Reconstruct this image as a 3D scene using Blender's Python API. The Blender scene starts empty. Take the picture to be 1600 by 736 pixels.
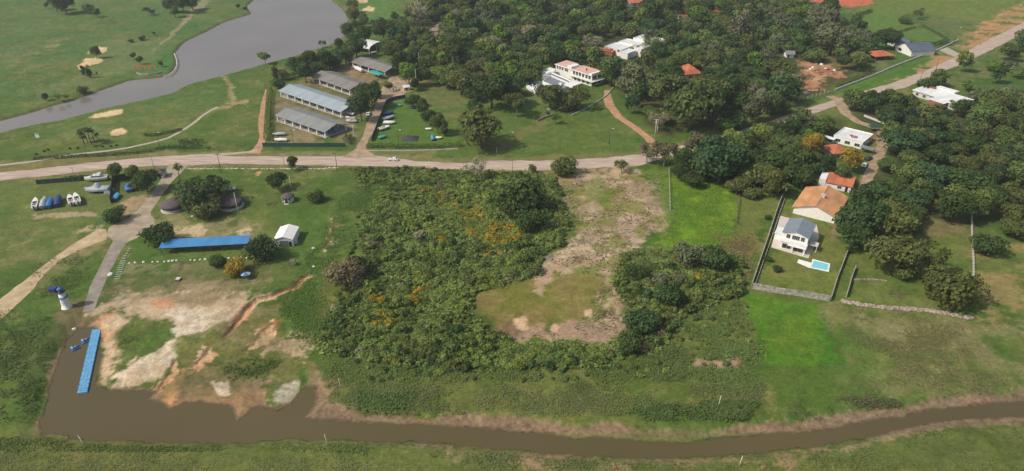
import bpy, math, random
import numpy as np
from mathutils import Vector, Matrix
R = math.radians
random.seed(7); RNG = np.random.default_rng(11)
S = bpy.context.scene; COL = S.collection

# ------------------------------------------------------------------ camera, sky, sun, exposure
PITCH, F, H = 30.0, 1080.0, 125.0
cd = bpy.data.cameras.new('camera'); cam = bpy.data.objects.new('camera', cd); COL.objects.link(cam)
cam.location = (0, 0, H); cam.rotation_euler = (R(90 - PITCH), 0, 0)
cd.sensor_width = 36; cd.lens = 36 * F / 1600; cd.clip_start = 1; cd.clip_end = 30000
S.camera = cam
SUN_EL = 46.0
sd = Vector((-0.93, -0.34, 0)).normalized() * math.cos(R(SUN_EL)); sd.z = math.sin(R(SUN_EL))
w = bpy.data.worlds.new('World'); S.world = w; w.use_nodes = True
nt = w.node_tree; bg = nt.nodes['Background']; sky = nt.nodes.new('ShaderNodeTexSky')
sky.sky_type = 'NISHITA'; sky.sun_disc = False; sky.sun_elevation = R(SUN_EL)
sky.sun_rotation = math.atan2(sd.x, sd.y); sky.air_density = 1.4; sky.dust_density = 4.0; sky.ozone_density = 1.0
nt.links.new(sky.outputs[0], bg.inputs[0]); bg.inputs[1].default_value = 0.105
sl = bpy.data.lights.new('sun', 'SUN'); sl.energy = 3.2; sl.angle = R(0.8); sl.color = (1.0, 0.93, 0.82)
so = bpy.data.objects.new('sun', sl); COL.objects.link(so); so.location = (0, 0, 300)
so.rotation_euler = sd.to_track_quat('Z', 'Y').to_euler()
S.view_settings.view_transform = 'Standard'; S.view_settings.look = 'None'
S.view_settings.exposure = 0.0; S.view_settings.gamma = 1.0

# ------------------------------------------------------------------ pixel <-> world
_ct, _st = math.cos(R(PITCH)), math.sin(R(PITCH))
def G(px, py, z=0.0):
    u = (px - 800) / F; v = (368 - py) / F
    dx, dy, dz = u, _ct + v * _st, -_st + v * _ct
    k = (z - H) / dz
    return Vector((dx * k, dy * k, z))
def P(p):
    x, y, z = p[0], p[1], p[2] - H
    dep = y * _ct - z * _st; up = y * _st + z * _ct
    return 800 + F * x / dep, 368 - F * up / dep
def sc_at(py):
    return (py - (368 - F * _st / _ct)) * _ct / H          # px per metre across, on the ground
def top_h(bx, by, ty):
    b = G(bx, by); lo, hi = 0.0, 60.0
    for _ in range(40):
        m = (lo + hi) / 2
        if P((b.x, b.y, m))[1] > ty: lo = m
        else: hi = m
    return lo

# ------------------------------------------------------------------ noise
_T = np.random.default_rng(5).random((256, 256)).astype(np.float32)
def vn(x, y, s=0):
    x = x + s * 37.17; y = y + s * 71.93
    xi = np.floor(x).astype(np.int64); yi = np.floor(y).astype(np.int64)
    fx = (x - xi); fy = (y - yi); fx = fx * fx * (3 - 2 * fx); fy = fy * fy * (3 - 2 * fy)
    a = _T[xi & 255, yi & 255]; b = _T[(xi + 1) & 255, yi & 255]; c = _T[xi & 255, (yi + 1) & 255]; d = _T[(xi + 1) & 255, (yi + 1) & 255]
    return (a * (1 - fx) + b * fx) * (1 - fy) + (c * (1 - fx) + d * fx) * fy
def fbm(x, y, scale, octv=4, s=0, g=0.55):
    o = 0; a = 1.0; t = 0; x = x / scale; y = y / scale
    for k in range(octv):
        c_, s_ = math.cos(.7 * k + .3), math.sin(.7 * k + .3)
        o = o + a * vn(x * c_ - y * s_, x * s_ + y * c_, s + k * 3); t += a; a *= g; x = x * 2.03; y = y * 2.03
    return o / t
def polysd(x, y, poly):
    """signed distance in metres, positive inside"""
    p = np.array([(q[0], q[1]) for q in poly], dtype=np.float64); n = len(p)
    best = np.full(x.shape, 1e9); ins = np.zeros(x.shape, bool)
    for i in range(n):
        a = p[i]; b = p[(i + 1) % n]; ex, ey = b - a; L = ex * ex + ey * ey + 1e-9
        t = np.clip(((x - a[0]) * ex + (y - a[1]) * ey) / L, 0, 1)
        best = np.minimum(best, np.hypot(x - a[0] - t * ex, y - a[1] - t * ey))
        with np.errstate(divide='ignore', invalid='ignore'):
            c = ((a[1] > y) != (b[1] > y)) & (x < (b[0] - a[0]) * (y - a[1]) / (b[1] - a[1] + 1e-12) + a[0])
        ins ^= c
    return np.where(ins, best, -best)
def GP(pts, z=0.0): return [G(a, b, z) for a, b in pts]
def sm(t): t = np.clip(t, 0, 1); return t * t * (3 - 2 * t)
def lin(r, g, b):
    f = lambda c: c / 255 / 12.92 if c / 255 <= .04045 else ((c / 255 + .055) / 1.055) ** 2.4
    return (f(r), f(g), f(b))

# ------------------------------------------------------------------ objects
def tag(o, label=None, cat=None, group=None, kind=None):
    if label: o['label'] = label
    if cat: o['category'] = cat
    if group: o['group'] = group
    if kind: o['kind'] = kind
    return o
def empty(name, loc, rz=0.0):
    o = bpy.data.objects.new(name, None); COL.objects.link(o); o.location = loc; o.rotation_euler = (0, 0, rz); o.empty_display_size = 1
    return o
def thing(name, label, cat, loc, rz=0.0, group=None): return tag(empty(name, loc, rz), label, cat, group)
class MB:
    def __init__(s): s.v = []; s.f = []; s.m = []; s.sm = []
    def add(s, vs, fs, mi=0, smooth=False):
        n = len(s.v); s.v += [tuple(q) for q in vs]
        for f in fs: s.f.append(tuple(i + n for i in f)); s.m.append(mi); s.sm.append(smooth)
        return s
    def prism(s, poly, z0, z1, mi=0):
        n = len(poly); a = sum(poly[i][0] * poly[(i + 1) % n][1] - poly[(i + 1) % n][0] * poly[i][1] for i in range(n))
        if a < 0: poly = poly[::-1]
        vs = [(q[0], q[1], z0) for q in poly] + [(q[0], q[1], z1) for q in poly]
        fs = [tuple(range(n))[::-1], tuple(range(n, 2 * n))] + [(i, (i + 1) % n, n + (i + 1) % n, n + i) for i in range(n)]
        return s.add(vs, fs, mi)
    def box(s, x0, x1, y0, y1, z0, z1, mi=0): return s.prism([(x0, y0), (x1, y0), (x1, y1), (x0, y1)], z0, z1, mi)
    def tube(s, p0, p1, r0, r1=None, n=8, mi=0, caps=True):
        r1 = r0 if r1 is None else r1; p0 = Vector(p0); p1 = Vector(p1); d = (p1 - p0).normalized()
        a = d.orthogonal().normalized(); b = d.cross(a)
        vs = [p0 + (a * math.cos(2 * math.pi * i / n) + b * math.sin(2 * math.pi * i / n)) * r0 for i in range(n)] + \
             [p1 + (a * math.cos(2 * math.pi * i / n) + b * math.sin(2 * math.pi * i / n)) * r1 for i in range(n)]
        fs = [(i, (i + 1) % n, n + (i + 1) % n, n + i) for i in range(n)]
        if caps: fs += [tuple(range(n))[::-1], tuple(range(n, 2 * n))]
        return s.add(vs, fs, mi, n > 6)
    def lathe(s, prof, n=24, mi=0, cx=0, cy=0):
        vs = []; fs = []
        for r, z in prof: vs += [(cx + r * math.cos(2 * math.pi * i / n), cy + r * math.sin(2 * math.pi * i / n), z) for i in range(n)]
        for k in range(len(prof) - 1):
            for i in range(n): fs.append((k * n + i, k * n + (i + 1) % n, (k + 1) * n + (i + 1) % n, (k + 1) * n + i))
        fs += [tuple(range(n))[::-1], tuple(range((len(prof) - 1) * n, len(prof) * n))]
        return s.add(vs, fs, mi, True)
    def slab(s, a, b, c, d, t, mi=0):
        """a roof plane through four points, thickness t downwards"""
        q = [Vector(p) for p in (a, b, c, d)]; dn = Vector((0, 0, -t))
        vs = q + [p + dn for p in q]
        return s.add(vs, [(0, 1, 2, 3), (7, 6, 5, 4), (0, 4, 5, 1), (1, 5, 6, 2), (2, 6, 7, 3), (3, 7, 4, 0)], mi)
    def build(s, name, mats, parent=None, smooth=None):
        me = bpy.data.meshes.new(name); me.from_pydata(s.v, [], s.f)
        for m in (mats if isinstance(mats, (list, tuple)) else [mats]): me.materials.append(m)
        me.polygons.foreach_set('material_index', s.m)
        me.polygons.foreach_set('use_smooth', s.sm if smooth is None else [smooth] * len(s.f))
        me.update(); o = bpy.data.objects.new(name, me); COL.objects.link(o)
        if parent: o.parent = parent
        return o

# ------------------------------------------------------------------ materials
def nodes(name):
    m = bpy.data.materials.new(name); m.use_nodes = True; t = m.node_tree
    return m, t, t.nodes['Principled BSDF']
def mat(name, col, rough=0.8, var=0.12, scale=2.0, bump=0.0, metal=0.0, spec=0.3, col2=None, detail=5, stretch=None):
    """surface with procedural mottling: the base colour drifts between two tones"""
    m, t, p = nodes(name); N = t.nodes.new; L = t.links.new
    tc = N('ShaderNodeTexCoord'); nz = N('ShaderNodeTexNoise'); nz.inputs['Scale'].default_value = scale; nz.inputs['Detail'].default_value = detail
    if stretch:
        mp = N('ShaderNodeMapping'); mp.inputs['Scale'].default_value = stretch; L(tc.outputs['Object'], mp.inputs[0]); L(mp.outputs[0], nz.inputs[0])
    else: L(tc.outputs['Object'], nz.inputs[0])
    r = N('ShaderNodeValToRGB'); r.color_ramp.elements[0].position = .32; r.color_ramp.elements[1].position = .68
    a = col if col2 is None else col2
    r.color_ramp.elements[0].color = (*[c * (1 - var) for c in a], 1); r.color_ramp.elements[1].color = (*[min(1, c * (1 + var)) for c in col], 1)
    L(nz.outputs[0], r.inputs[0]); L(r.outputs[0], p.inputs['Base Color'])
    p.inputs['Roughness'].default_value = rough; p.inputs['Metallic'].default_value = metal; p.inputs['Specular IOR Level'].default_value = spec
    if bump:
        b = N('ShaderNodeBump'); b.inputs['Strength'].default_value = bump; b.inputs['Distance'].default_value = .05
        n2 = N('ShaderNodeTexNoise'); n2.inputs['Scale'].default_value = scale * 6; L(tc.outputs['Object'], n2.inputs[0]); L(n2.outputs[0], b.inputs['Height']); L(b.outputs[0], p.inputs['Normal'])
    return m
def rib_mat(name, col, var=.1, period=.9, axis='X', rough=.5, dirt=.25, metal=.0):
    """corrugated or tiled roofing: ribs across one axis plus streaks of wear"""
    m, t, p = nodes(name); N = t.nodes.new; L = t.links.new
    tc = N('ShaderNodeTexCoord'); wv = N('ShaderNodeTexWave'); wv.bands_direction = axis; wv.inputs['Scale'].default_value = 1 / period / 2 * 1.0; wv.inputs['Distortion'].default_value = .4
    nz = N('ShaderNodeTexNoise'); nz.inputs['Scale'].default_value = .35; nz.inputs['Detail'].default_value = 6
    mp = N('ShaderNodeMapping'); mp.inputs['Scale'].default_value = (1, .35, 1) if axis == 'X' else (.35, 1, 1)
    L(tc.outputs['Object'], wv.inputs[0]); L(tc.outputs['Object'], mp.inputs[0]); L(mp.outputs[0], nz.inputs[0])
    n3 = N('ShaderNodeTexNoise'); n3.inputs['Scale'].default_value = 3.5; n3.inputs['Detail'].default_value = 3; L(tc.outputs['Object'], n3.inputs[0])
    m1 = N('ShaderNodeMixRGB'); m1.inputs[1].default_value = (*[c * (1 - var) for c in col], 1); m1.inputs[2].default_value = (*[min(1, c * (1 + var)) for c in col], 1); L(wv.outputs[0], m1.inputs[0])
    r = N('ShaderNodeValToRGB'); r.color_ramp.elements[0].position = .38; r.color_ramp.elements[1].position = .62
    r.color_ramp.elements[0].color = (1 - dirt, 1 - dirt, 1 - dirt * 1.05, 1); r.color_ramp.elements[1].color = (1, 1, 1, 1); L(nz.outputs[0], r.inputs[0])
    r3 = N('ShaderNodeValToRGB'); r3.color_ramp.elements[0].position = .3; r3.color_ramp.elements[1].position = .7
    r3.color_ramp.elements[0].color = (1 - dirt * .6,) * 3 + (1,); r3.color_ramp.elements[1].color = (1, 1, 1, 1); L(n3.outputs[0], r3.inputs[0])
    m2 = N('ShaderNodeMixRGB'); m2.blend_type = 'MULTIPLY'; m2.inputs[0].default_value = 1; L(m1.outputs[0], m2.inputs[1]); L(r.outputs[0], m2.inputs[2])
    m3 = N('ShaderNodeMixRGB'); m3.blend_type = 'MULTIPLY'; m3.inputs[0].default_value = 1; L(m2.outputs[0], m3.inputs[1]); L(r3.outputs[0], m3.inputs[2])
    L(m3.outputs[0], p.inputs['Base Color']); p.inputs['Roughness'].default_value = rough; p.inputs['Metallic'].default_value = metal
    b = N('ShaderNodeBump'); b.inputs['Strength'].default_value = .35; b.inputs['Distance'].default_value = .04; L(wv.outputs[0], b.inputs['Height']); L(b.outputs[0], p.inputs['Normal'])
    return m
def leaf_mat(name='leaf', trans=.35, grain=1.0):
    m = bpy.data.materials.new(name); m.use_nodes = True; t = m.node_tree; N = t.nodes.new; L = t.links.new; t.nodes.clear()
    out = N('ShaderNodeOutputMaterial'); oi = N('ShaderNodeObjectInfo'); at = N('ShaderNodeAttribute'); at.attribute_name = 'tone'
    mx = N('ShaderNodeMixRGB'); mx.blend_type = 'MULTIPLY'; mx.inputs[0].default_value = 1; L(oi.outputs['Color'], mx.inputs[1]); L(at.outputs['Color'], mx.inputs[2])
    d = N('ShaderNodeBsdfDiffuse'); tr = N('ShaderNodeBsdfTranslucent'); s = N('ShaderNodeMixShader'); s.inputs[0].default_value = trans
    L(mx.outputs[0], d.inputs[0]); L(mx.outputs[0], tr.inputs[0]); L(d.outputs[0], s.inputs[1]); L(tr.outputs[0], s.inputs[2]); L(s.outputs[0], out.inputs[0])
    return m
def attr_mat(name, attr, rough=.95, fine=None, spec=.1, bump=.3):
    """base colour from a painted attribute (what grows or lies there), broken up by fine grain"""
    m, t, p = nodes(name); N = t.nodes.new; L = t.links.new
    at = N('ShaderNodeAttribute'); at.attribute_name = attr; tc = N('ShaderNodeTexCoord')
    n1 = N('ShaderNodeTexNoise'); n1.inputs['Scale'].default_value = 1.1; n1.inputs['Detail'].default_value = 8; n1.inputs['Roughness'].default_value = .7
    n2 = N('ShaderNodeTexNoise'); n2.inputs['Scale'].default_value = .16; n2.inputs['Detail'].default_value = 5
    L(tc.outputs['Object'], n1.inputs[0]); L(tc.outputs['Object'], n2.inputs[0])
    r = N('ShaderNodeMapRange'); r.inputs[1].default_value = .25; r.inputs[2].default_value = .75; r.inputs[3].default_value = .62; r.inputs[4].default_value = 1.38; L(n1.outputs[0], r.inputs[0])
    r2 = N('ShaderNodeMapRange'); r2.inputs[1].default_value = .3; r2.inputs[2].default_value = .7; r2.inputs[3].default_value = .92; r2.inputs[4].default_value = 1.08; L(n2.outputs[0], r2.inputs[0])
    mu = N('ShaderNodeMath'); mu.operation = 'MULTIPLY'; L(r.outputs[0], mu.inputs[0]); L(r2.outputs[0], mu.inputs[1])
    mx = N('ShaderNodeVectorMath'); mx.operation = 'SCALE'; L(at.outputs['Color'], mx.inputs[0]); L(mu.outputs[0], mx.inputs['Scale'])
    L(mx.outputs[0], p.inputs['Base Color']); p.inputs['Roughness'].default_value = rough; p.inputs['Specular IOR Level'].default_value = spec
    b = N('ShaderNodeBump'); b.inputs['Strength'].default_value = bump; b.inputs['Distance'].default_value = .25; L(n1.outputs[0], b.inputs['Height']); L(b.outputs[0], p.inputs['Normal'])
    return m
def water_mat(name, col, rough=.06, ripple=.04, scale=.6, spec=.5):
    m, t, p = nodes(name); N = t.nodes.new; L = t.links.new
    tc = N('ShaderNodeTexCoord'); n = N('ShaderNodeTexNoise'); n.inputs['Scale'].default_value = scale; n.inputs['Detail'].default_value = 4; L(tc.outputs['Object'], n.inputs[0])
    b = N('ShaderNodeBump'); b.inputs['Strength'].default_value = ripple; b.inputs['Distance'].default_value = .3; L(n.outputs[0], b.inputs['Height']); L(b.outputs[0], p.inputs['Normal'])
    n2 = N('ShaderNodeTexNoise'); n2.inputs['Scale'].default_value = .02; n2.inputs['Detail'].default_value = 3; L(tc.outputs['Object'], n2.inputs[0])
    r = N('ShaderNodeValToRGB'); r.color_ramp.elements[0].position = .35; r.color_ramp.elements[1].position = .65
    r.color_ramp.elements[0].color = (*[c * .93 for c in col], 1); r.color_ramp.elements[1].color = (*[c * 1.07 for c in col], 1); L(n2.outputs[0], r.inputs[0]); L(r.outputs[0], p.inputs['Base Color'])
    p.inputs['Roughness'].default_value = rough; p.inputs['Specular IOR Level'].default_value = spec
    return m
M = dict(
    white=mat('white_paint', (.82, .81, .78), .6, .06, .8), cream=mat('cream_render', (.55, .50, .42), .8, .1, .6), offwhite=mat('off_white', (.58, .56, .52), .7, .08, .7),
    glass=mat('window_glass', (.03, .04, .05), .12, .2, .5, spec=.6), dark=mat('dark_void', (.03, .03, .03), .8), conc=mat('weathered_concrete', (.42, .40, .36), .9, .22, 1.2, .3),
    wall=mat('garden_wall_concrete', (.42, .39, .34), .9, .25, .9, .3, col2=(.30, .275, .24)), stone=mat('rough_stone', (.36, .29, .23), .9, .35, 1.6, .6, col2=(.25, .2, .17)),
    wood=mat('old_wood', (.16, .12, .09), .85, .25, 3), trunk=mat('bark', (.13, .105, .08), .9, .25, 3, .4), palebark=mat('pale_bark', (.34, .30, .26), .9, .2, 3, .3),
    metal=mat('grey_metal', (.22, .23, .24), .5, .1, 2, metal=.3), tile_o=rib_mat('orange_tile', (.74, .37, .17), .13, .5, 'X', .85, .3), tile_r=rib_mat('red_tile', (.62, .19, .09), .14, .5, 'X', .85, .3),
    tile_p=rib_mat('pink_tile', (.74, .47, .38), .1, .5, 'X', .85, .22), sheet=rib_mat('grey_sheet', (.27, .28, .275), .07, .6, 'X', .55, .18), sheet_b=rib_mat('pale_blue_sheet', (.36, .42, .45), .05, .6, 'X', .5, .16),
    sheet_d=rib_mat('dull_sheet', (.25, .235, .215), .07, .6, 'X', .6, .22), slate=rib_mat('blue_grey_sheet', (.115, .145, .19), .09, .5, 'X', .6, .15), sheet_w=rib_mat('white_sheet', (.82, .83, .83), .05, .7, 'X', .5, .14),
    blue=rib_mat('blue_sheet', (.07, .26, .54), .08, .9, 'X', .45, .15), deckgrey=mat('grey_deck', (.21, .22, .25), .8, .1, .6), pool=mat('pool_water', (.10, .42, .55), .05, .12, .8, spec=.5),
    pool2=mat('deep_pool_water', (.03, .22, .42), .05, .12, .8, spec=.5), terr=mat('terrace', (.60, .54, .46), .8, .08, .7), red=mat('red_paint', (.45, .05, .04), .5), orange=mat('orange_cover', (.75, .20, .05), .6),
    teal=mat('teal_tarp', (.03, .36, .28), .6, .1, .8), tealnet=mat('teal_mesh', (.02, .085, .075), .9, .25, 1.2), greennet=mat('green_mesh', (.02, .06, .05), .9, .25, 1.2), navy=mat('navy_cover', (.03, .06, .20), .6, .15, 1), bluec=mat('blue_cover', (.05, .17, .42), .55, .15, 1.2),
    skyb=mat('light_blue_cover', (.08, .36, .55), .55, .12, 1.2), greyc=mat('pale_grey_cover', (.40, .44, .48), .6, .12, 1.3), gel=mat('gelcoat', (.76, .76, .74), .3, .04, 1), gelc=mat('cream_gelcoat', (.62, .58, .50), .35, .06, 1), bgrey=mat('hull_grey', (.25, .28, .30), .5),
    tyre=mat('rubber', (.02, .02, .02), .9), thatch=mat('thatch', (.115, .098, .092), .95, .28, 2.2, .6, stretch=(1, 1, .3)), dock=None, asph=mat('charcoal_tarp', (.055, .055, .06), .7, .25, 1), brick=mat('brick_red', (.32, .13, .08), .9, .25, 1.5),
    carw=mat('car_white', (.72, .72, .72), .25, .02), carg=mat('car_silver', (.30, .31, .33), .3, .03, metal=.4), card=mat('car_dark', (.03, .035, .05), .25, .05), lime=mat('whitewash', (.66, .66, .56), .9, .12, 3), pole=mat('pole_concrete', (.42, .40, .36), .85, .12, 2), polew=mat('pole_white', (.66, .66, .62), .8, .08, 2), poled=mat('pole_dark', (.10, .09, .08), .85, .15, 2))
LEAF = leaf_mat('leaf')

# ------------------------------------------------------------------ outlines in plan (traced points dropped onto the ground)
ZW, ZL = -1.1, -0.9
canal_px = [(99,548),(84.6,585),(74,630.5),(64.6,657),(67,676),(98,681),(138,688),(236,690),(350,693),(456,687),(510,686),(579,688),(650,690),(738,697),(788,701),(847,708),(950,714),(1011,716),(1054,716),(1120,713),(1190,706),(1250,700),(1303,693),(1348,684),(1410,670),(1450,660),(1490,655),(1547,652),(1700,645),(1900,640),(1900,610),(1700,619),(1547,631),(1489,637),(1447,642.5),(1410,652),(1367,656),(1311,668),(1250,676),(1184,680),(1123,686),(1075,692),(1022,692),(950,686),(895,685),(836,676),(783,673),(698,666),(650,664),(571,662),(520,656),(472.5,654.5),(488.5,633),(495,617),(491,606.5),(478,604),(467,617),(454,633),(432.5,640),(398,637),(382,649),(370,660),(365,646),(355,634.5),(343,632),(290,629),(272,637),(263,640),(255,633),(228,625),(242,612),(210,610.5),(170,612),(150,600),(155,570),(158,540),(157,528.5),(144,515),(123,512),(118,520),(104,537)]
lake_px = [(50,196),(99,187.5),(159,171),(227,156),(267,147),(294.5,132),(350,118),(404,103),(459,88),(513,71),(537.5,56),(543.5,38),(541.6,26),(535,14),(520,3),(512,-14),(560,-30),(520,-55),(430,-45),(402,-5),(385,11),(393.5,22),(366,30),(350,35),(322,50),(290,65),(281,74),(273,84),(277,95),(275,106),(267,116),(252,121),(202,126),(159,141),(118,156),(77,167),(50,176),(-60,205),(-260,255),(-260,300),(-60,222)]
CANAL = GP(canal_px, ZW); LAKE = GP(lake_px, ZL)
gully_px = [[(484,429),(470,437),(460,447),(440,455),(425,463),(405,468),(390,478),(377,490),(371,500),(366,512),(352,528)],[(430,505),(408,520),(395,540),(380,550)],[(330,545),(318,560),(300,575)],[(275,560),(262,590),(250,605)],[(527,345),(525,362),(515,380),(508,392)]]

# ------------------------------------------------------------------ ground sheet
cols = np.concatenate([np.linspace(-900, -260, 20)[:-1], np.arange(-260, 0, 5), np.arange(0, 1600, 2.1), np.arange(1600, 1880, 5), np.linspace(1880, 2500, 20)])
rows = np.concatenate([np.arange(1000, 760, -8.), np.arange(760, -12, -1.7), np.arange(-12, -150, -4.), np.arange(-150, -253, -3.)])
v = (368 - rows) / F; k = -H / (-_st + v * _ct); yy = (_ct + v * _st) * k; dep = yy * _ct + H * _st
yy = np.concatenate([[-400., -150., 0., 40.], yy]); dep = np.concatenate([[170.] * 4, dep])
u = (cols - 800) / F
X = u[None, :] * dep[:, None]; Y = np.repeat(yy[:, None], len(cols), 1)
nr, nc = X.shape; X = X.ravel(); Y = Y.ravel()
col = np.zeros((len(X), 3), np.float32); Z = np.zeros(len(X))
NB = fbm(X, Y, 45, 4, 1); NM = fbm(X, Y, 11, 4, 2); NF = fbm(X, Y, 2.6, 4, 3, .65); NG = fbm(X, Y, 1.0, 3, 4, .7)
WX = (fbm(X, Y, 9, 4, 61, .62) - .5) * 2; WY = (fbm(X, Y, 9, 4, 67, .62) - .5) * 2
def C(r, g, b, k=1.0): return np.array(lin(r, g, b)) * k
gA, gB = C(80,105,44), C(103,115,58)
t = sm((NB * .5 + NM * .5 - .36) / .28)[:, None]; col[:] = gA * (1 - t) + gB * t
far = sm((Y - 330) / 200)[:, None]; col[:] = col * (1 - far * .5) + (C(84,112,60) * (1 - t) + C(104,118,72) * t) * far * .5
dry = sm((NM * .6 + NF * .4 - .56) / .1)[:, None] * .45; col[:] = col * (1 - dry) + C(128,120,78) * dry
def zone(pts, c, feather=1.5, amp=2.0, strength=1.0, patch=None, world=False, c2=None, nz=1):
    """blend a ground cover into a patch; the edge is frayed by noise"""
    poly = pts if world else GP(pts)
    xs = [p[0] for p in poly]; ys = [p[1] for p in poly]; pad = feather + amp + 3
    i = np.where((X > min(xs) - pad) & (X < max(xs) + pad) & (Y > min(ys) - pad) & (Y < max(ys) + pad))[0]
    if not len(i): return
    d = polysd(X[i] + WX[i] * amp * 1.8, Y[i] + WY[i] * amp * 1.8, poly) + (NM[i] - .5) * amp * 1.2 + (NF[i] - .5) * amp * 2.4 + (NG[i] - .5) * amp * 1.0; feather = feather * .6
    m = sm(d / feather * .5 + .5) * strength
    if patch is not None:
        q = (fbm(X[i], Y[i], patch[0], 5, 20 + nz, .62)); m = m * sm((q - patch[1]) / patch[2])
    m = m[:, None]; cc = np.array(c)[None, :]
    if c2 is not None:
        t2 = sm((fbm(X[i], Y[i], 5 + nz, 4, 30 + nz, .65) - .38) / .24)[:, None]; cc = cc * (1 - t2) + np.array(c2)[None, :] * t2
    col[i] = col[i] * (1 - m) + cc * m
def ribbon_poly(px, wd, z=0):
    c = [G(a, b, z) if not isinstance(a, Vector) else a for a, b in px]; L = []; Rr = []
    for i, p in enumerate(c):
        a = c[max(0, i - 1)]; b = c[min(len(c) - 1, i + 1)]; d = (b - a); d.z = 0; d.normalize(); n = Vector((-d.y, d.x, 0))
        ww = wd[i] if isinstance(wd, (list, tuple)) else wd
        L.append(p + n * ww / 2); Rr.append(p - n * ww / 2)
    return L + Rr[::-1]
sand, sand2, pale, orng, pink, dust = C(200,174,142), C(178,150,120), C(216,198,172), C(196,142,102), C(158,132,110), C(140,124,98)
olive, tan, lush, dark = C(118,112,58), C(150,136,96), C(84,120,38), C(62,80,38)
# golf course
zone([(-200,0),(330,-20),(380,10),(270,80),(200,120),(60,165),(-200,230)], C(86,116,62), 12, 8, .55, (30,.4,.15))
zone([(60,195),(300,140),(420,110),(400,150),(330,165),(250,215),(100,240),(50,235)], C(84,112,58), 6, 5, .5, (25,.4,.15))
zone([(90,212),(150,196),(190,200),(140,222)], C(112,126,78), 3, 2, .6)
zone([(232,90),(268,84),(272,108),(250,112),(228,108)], C(62,112,52), 2, 1, .8)
zone([(265,45),(300,35),(335,36),(310,52),(280,64)], C(70,112,56), 3, 2, .6)
zone([(180,55),(260,60),(250,90),(215,110),(140,128),(100,140),(60,160),(50,140),(140,110)], C(112,122,76), 6, 5, .55)
zone([(560,0),(620,0),(625,25),(590,45),(570,30)], C(90,128,62), 5, 3, .7)
zone([(75,74),(100,60),(94,70),(60,84),(50,88),(50,80)], C(150,138,100), 3, 2, .7, (9,.42,.12))
zone([(300,15),(320,-5),(330,2),(300,26),(275,52),(245,76),(236,82),(255,64),(285,34)], C(150,142,112), 1.5, 1.2, .8)
zone([(349,118),(356,120),(370,155),(362,158)], C(158,142,102), 2, 1.2, .8)
zone([(336,172),(360,158),(388,156),(385,164),(352,170)], C(166,146,110), 2, 1.5, .8, (6,.38,.12))
for b in ([(404,-10),(440,-60),(382,-30)],): pass
zone([(-100,245),(240,228),(330,215),(405,225),(400,240),(250,240),(-100,262)], C(70,92,42), 4, 3, .6, (10,.4,.15))
zone([(415,130),(440,235),(428,235),(412,160)], C(58,84,36), 1.2, 1, .9)
# verges of the main road
zone([(-100,258),(240,238),(400,236),(540,236),(700,246),(900,240),(1000,236),(1090,216),(1180,190),(1300,150),(1380,128),(1378,140),(1310,168),(1190,212),(1040,250),(960,268),(800,273),(640,266),(500,262),(350,260),(240,266),(-100,290)], C(126,120,78), 2.5, 2, .75)
zone([(160,236),(300,236),(530,238),(700,250),(560,252),(300,252)], C(134,126,86), 3, 2, .5)
# boat yard and the lane into it
zone([(425,195),(432,150),(485,110),(556,95),(600,118),(590,160),(560,200),(545,222),(425,224)], C(132,118,86), 3, 3, .8, (9,.34,.14), c2=C(104,106,62))
zone([(429,165),(446,158),(552,195),(560,215),(530,220),(520,205)], C(142,126,104), 2, 1.5, .7)
zone([(440,200),(500,205),(490,222),(445,222)], C(150,130,98), 3, 2, .7, (5,.42,.1))
zone([(503,110),(556,92),(590,110),(600,130),(560,128),(530,112)], C(150,128,100), 2, 1.5, .8, (7,.34,.12))
zone([(592,150),(640,115),(650,140),(620,160),(600,160)], C(160,138,112), 3, 2, .8)
zone([(598,160),(648,155),(690,170),(715,228),(575,230)], C(84,116,46), 3, 2, .8)
zone([(640,130),(700,120),(760,150),(840,160),(945,165),(1010,228),(960,240),(740,246),(720,225),(700,180)], C(92,114,54), 8, 5, .8, (20,.34,.15))
zone([(655,150),(720,150),(740,180),(700,190),(670,170)], C(120,116,72), 5, 4, .7, (10,.4,.15))
zone([(745,232),(840,190),(870,180),(850,200),(790,232)], C(124,114,74), 2.5, 2, .55)
zone([(640,110),(690,118),(665,135),(650,130)], C(140,120,84), 3, 2, .7)
zone([(655,20),(720,0),(716,22),(690,40),(668,52),(690,68),(680,68),(664,48),(640,50)], C(140,118,92), 3, 2, .8)
zone([(618,50),(628,50),(630,58),(620,60)], C(180,134,104), 1.5, 1, .9)
zone([(750,0),(800,0),(802,18),(755,20)], C(118,124,74), 4, 3, .8)
# forest floor
for q in ([(600,60),(640,20),(700,-60),(1240,-60),(1300,15),(1360,60),(1340,120),(1250,160),(1100,205),(1040,215),(980,165),(930,110),(830,90),(800,155),(720,140),(650,120)], [(1060,235),(1200,185),(1310,190),(1300,250),(1230,300),(1090,285)], [(1320,160),(1440,175),(1547,140),(1700,140),(1700,350),(1520,350),(1310,395),(1340,310),(1385,240)]):
    zone(q, C(84,82,54), 5, 4, .9, c2=C(62,76,38))
zone([(1358,40),(1430,20),(1500,30),(1547,40),(1700,0),(1700,-60),(1300,-60),(1330,10)], C(104,128,54), 6, 5, .85, c2=C(116,124,64))
zone([(1338,32),(1372,20),(1480,60),(1460,72),(1400,55),(1350,50)], C(96,124,54), 3, 2, .8)
zone([(1265,2),(1290,-8),(1362,-6),(1366,6),(1330,12),(1300,8)], C(196,112,78), 2, 1.5, 1)
zone([(1060,18),(1078,20),(1070,34),(1052,30)], C(180,110,78), 2, 1.5, .9); zone([(1115,12),(1142,10),(1138,18),(1118,20)], C(180,110,78), 2, 1.5, .9)
zone([(1246,100),(1262,88),(1285,98),(1312,104),(1318,114),(1290,128),(1284,140),(1256,140),(1245,134),(1262,118)], C(172,118,88), 2.5, 5, .95, c2=C(192,152,116))
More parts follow.
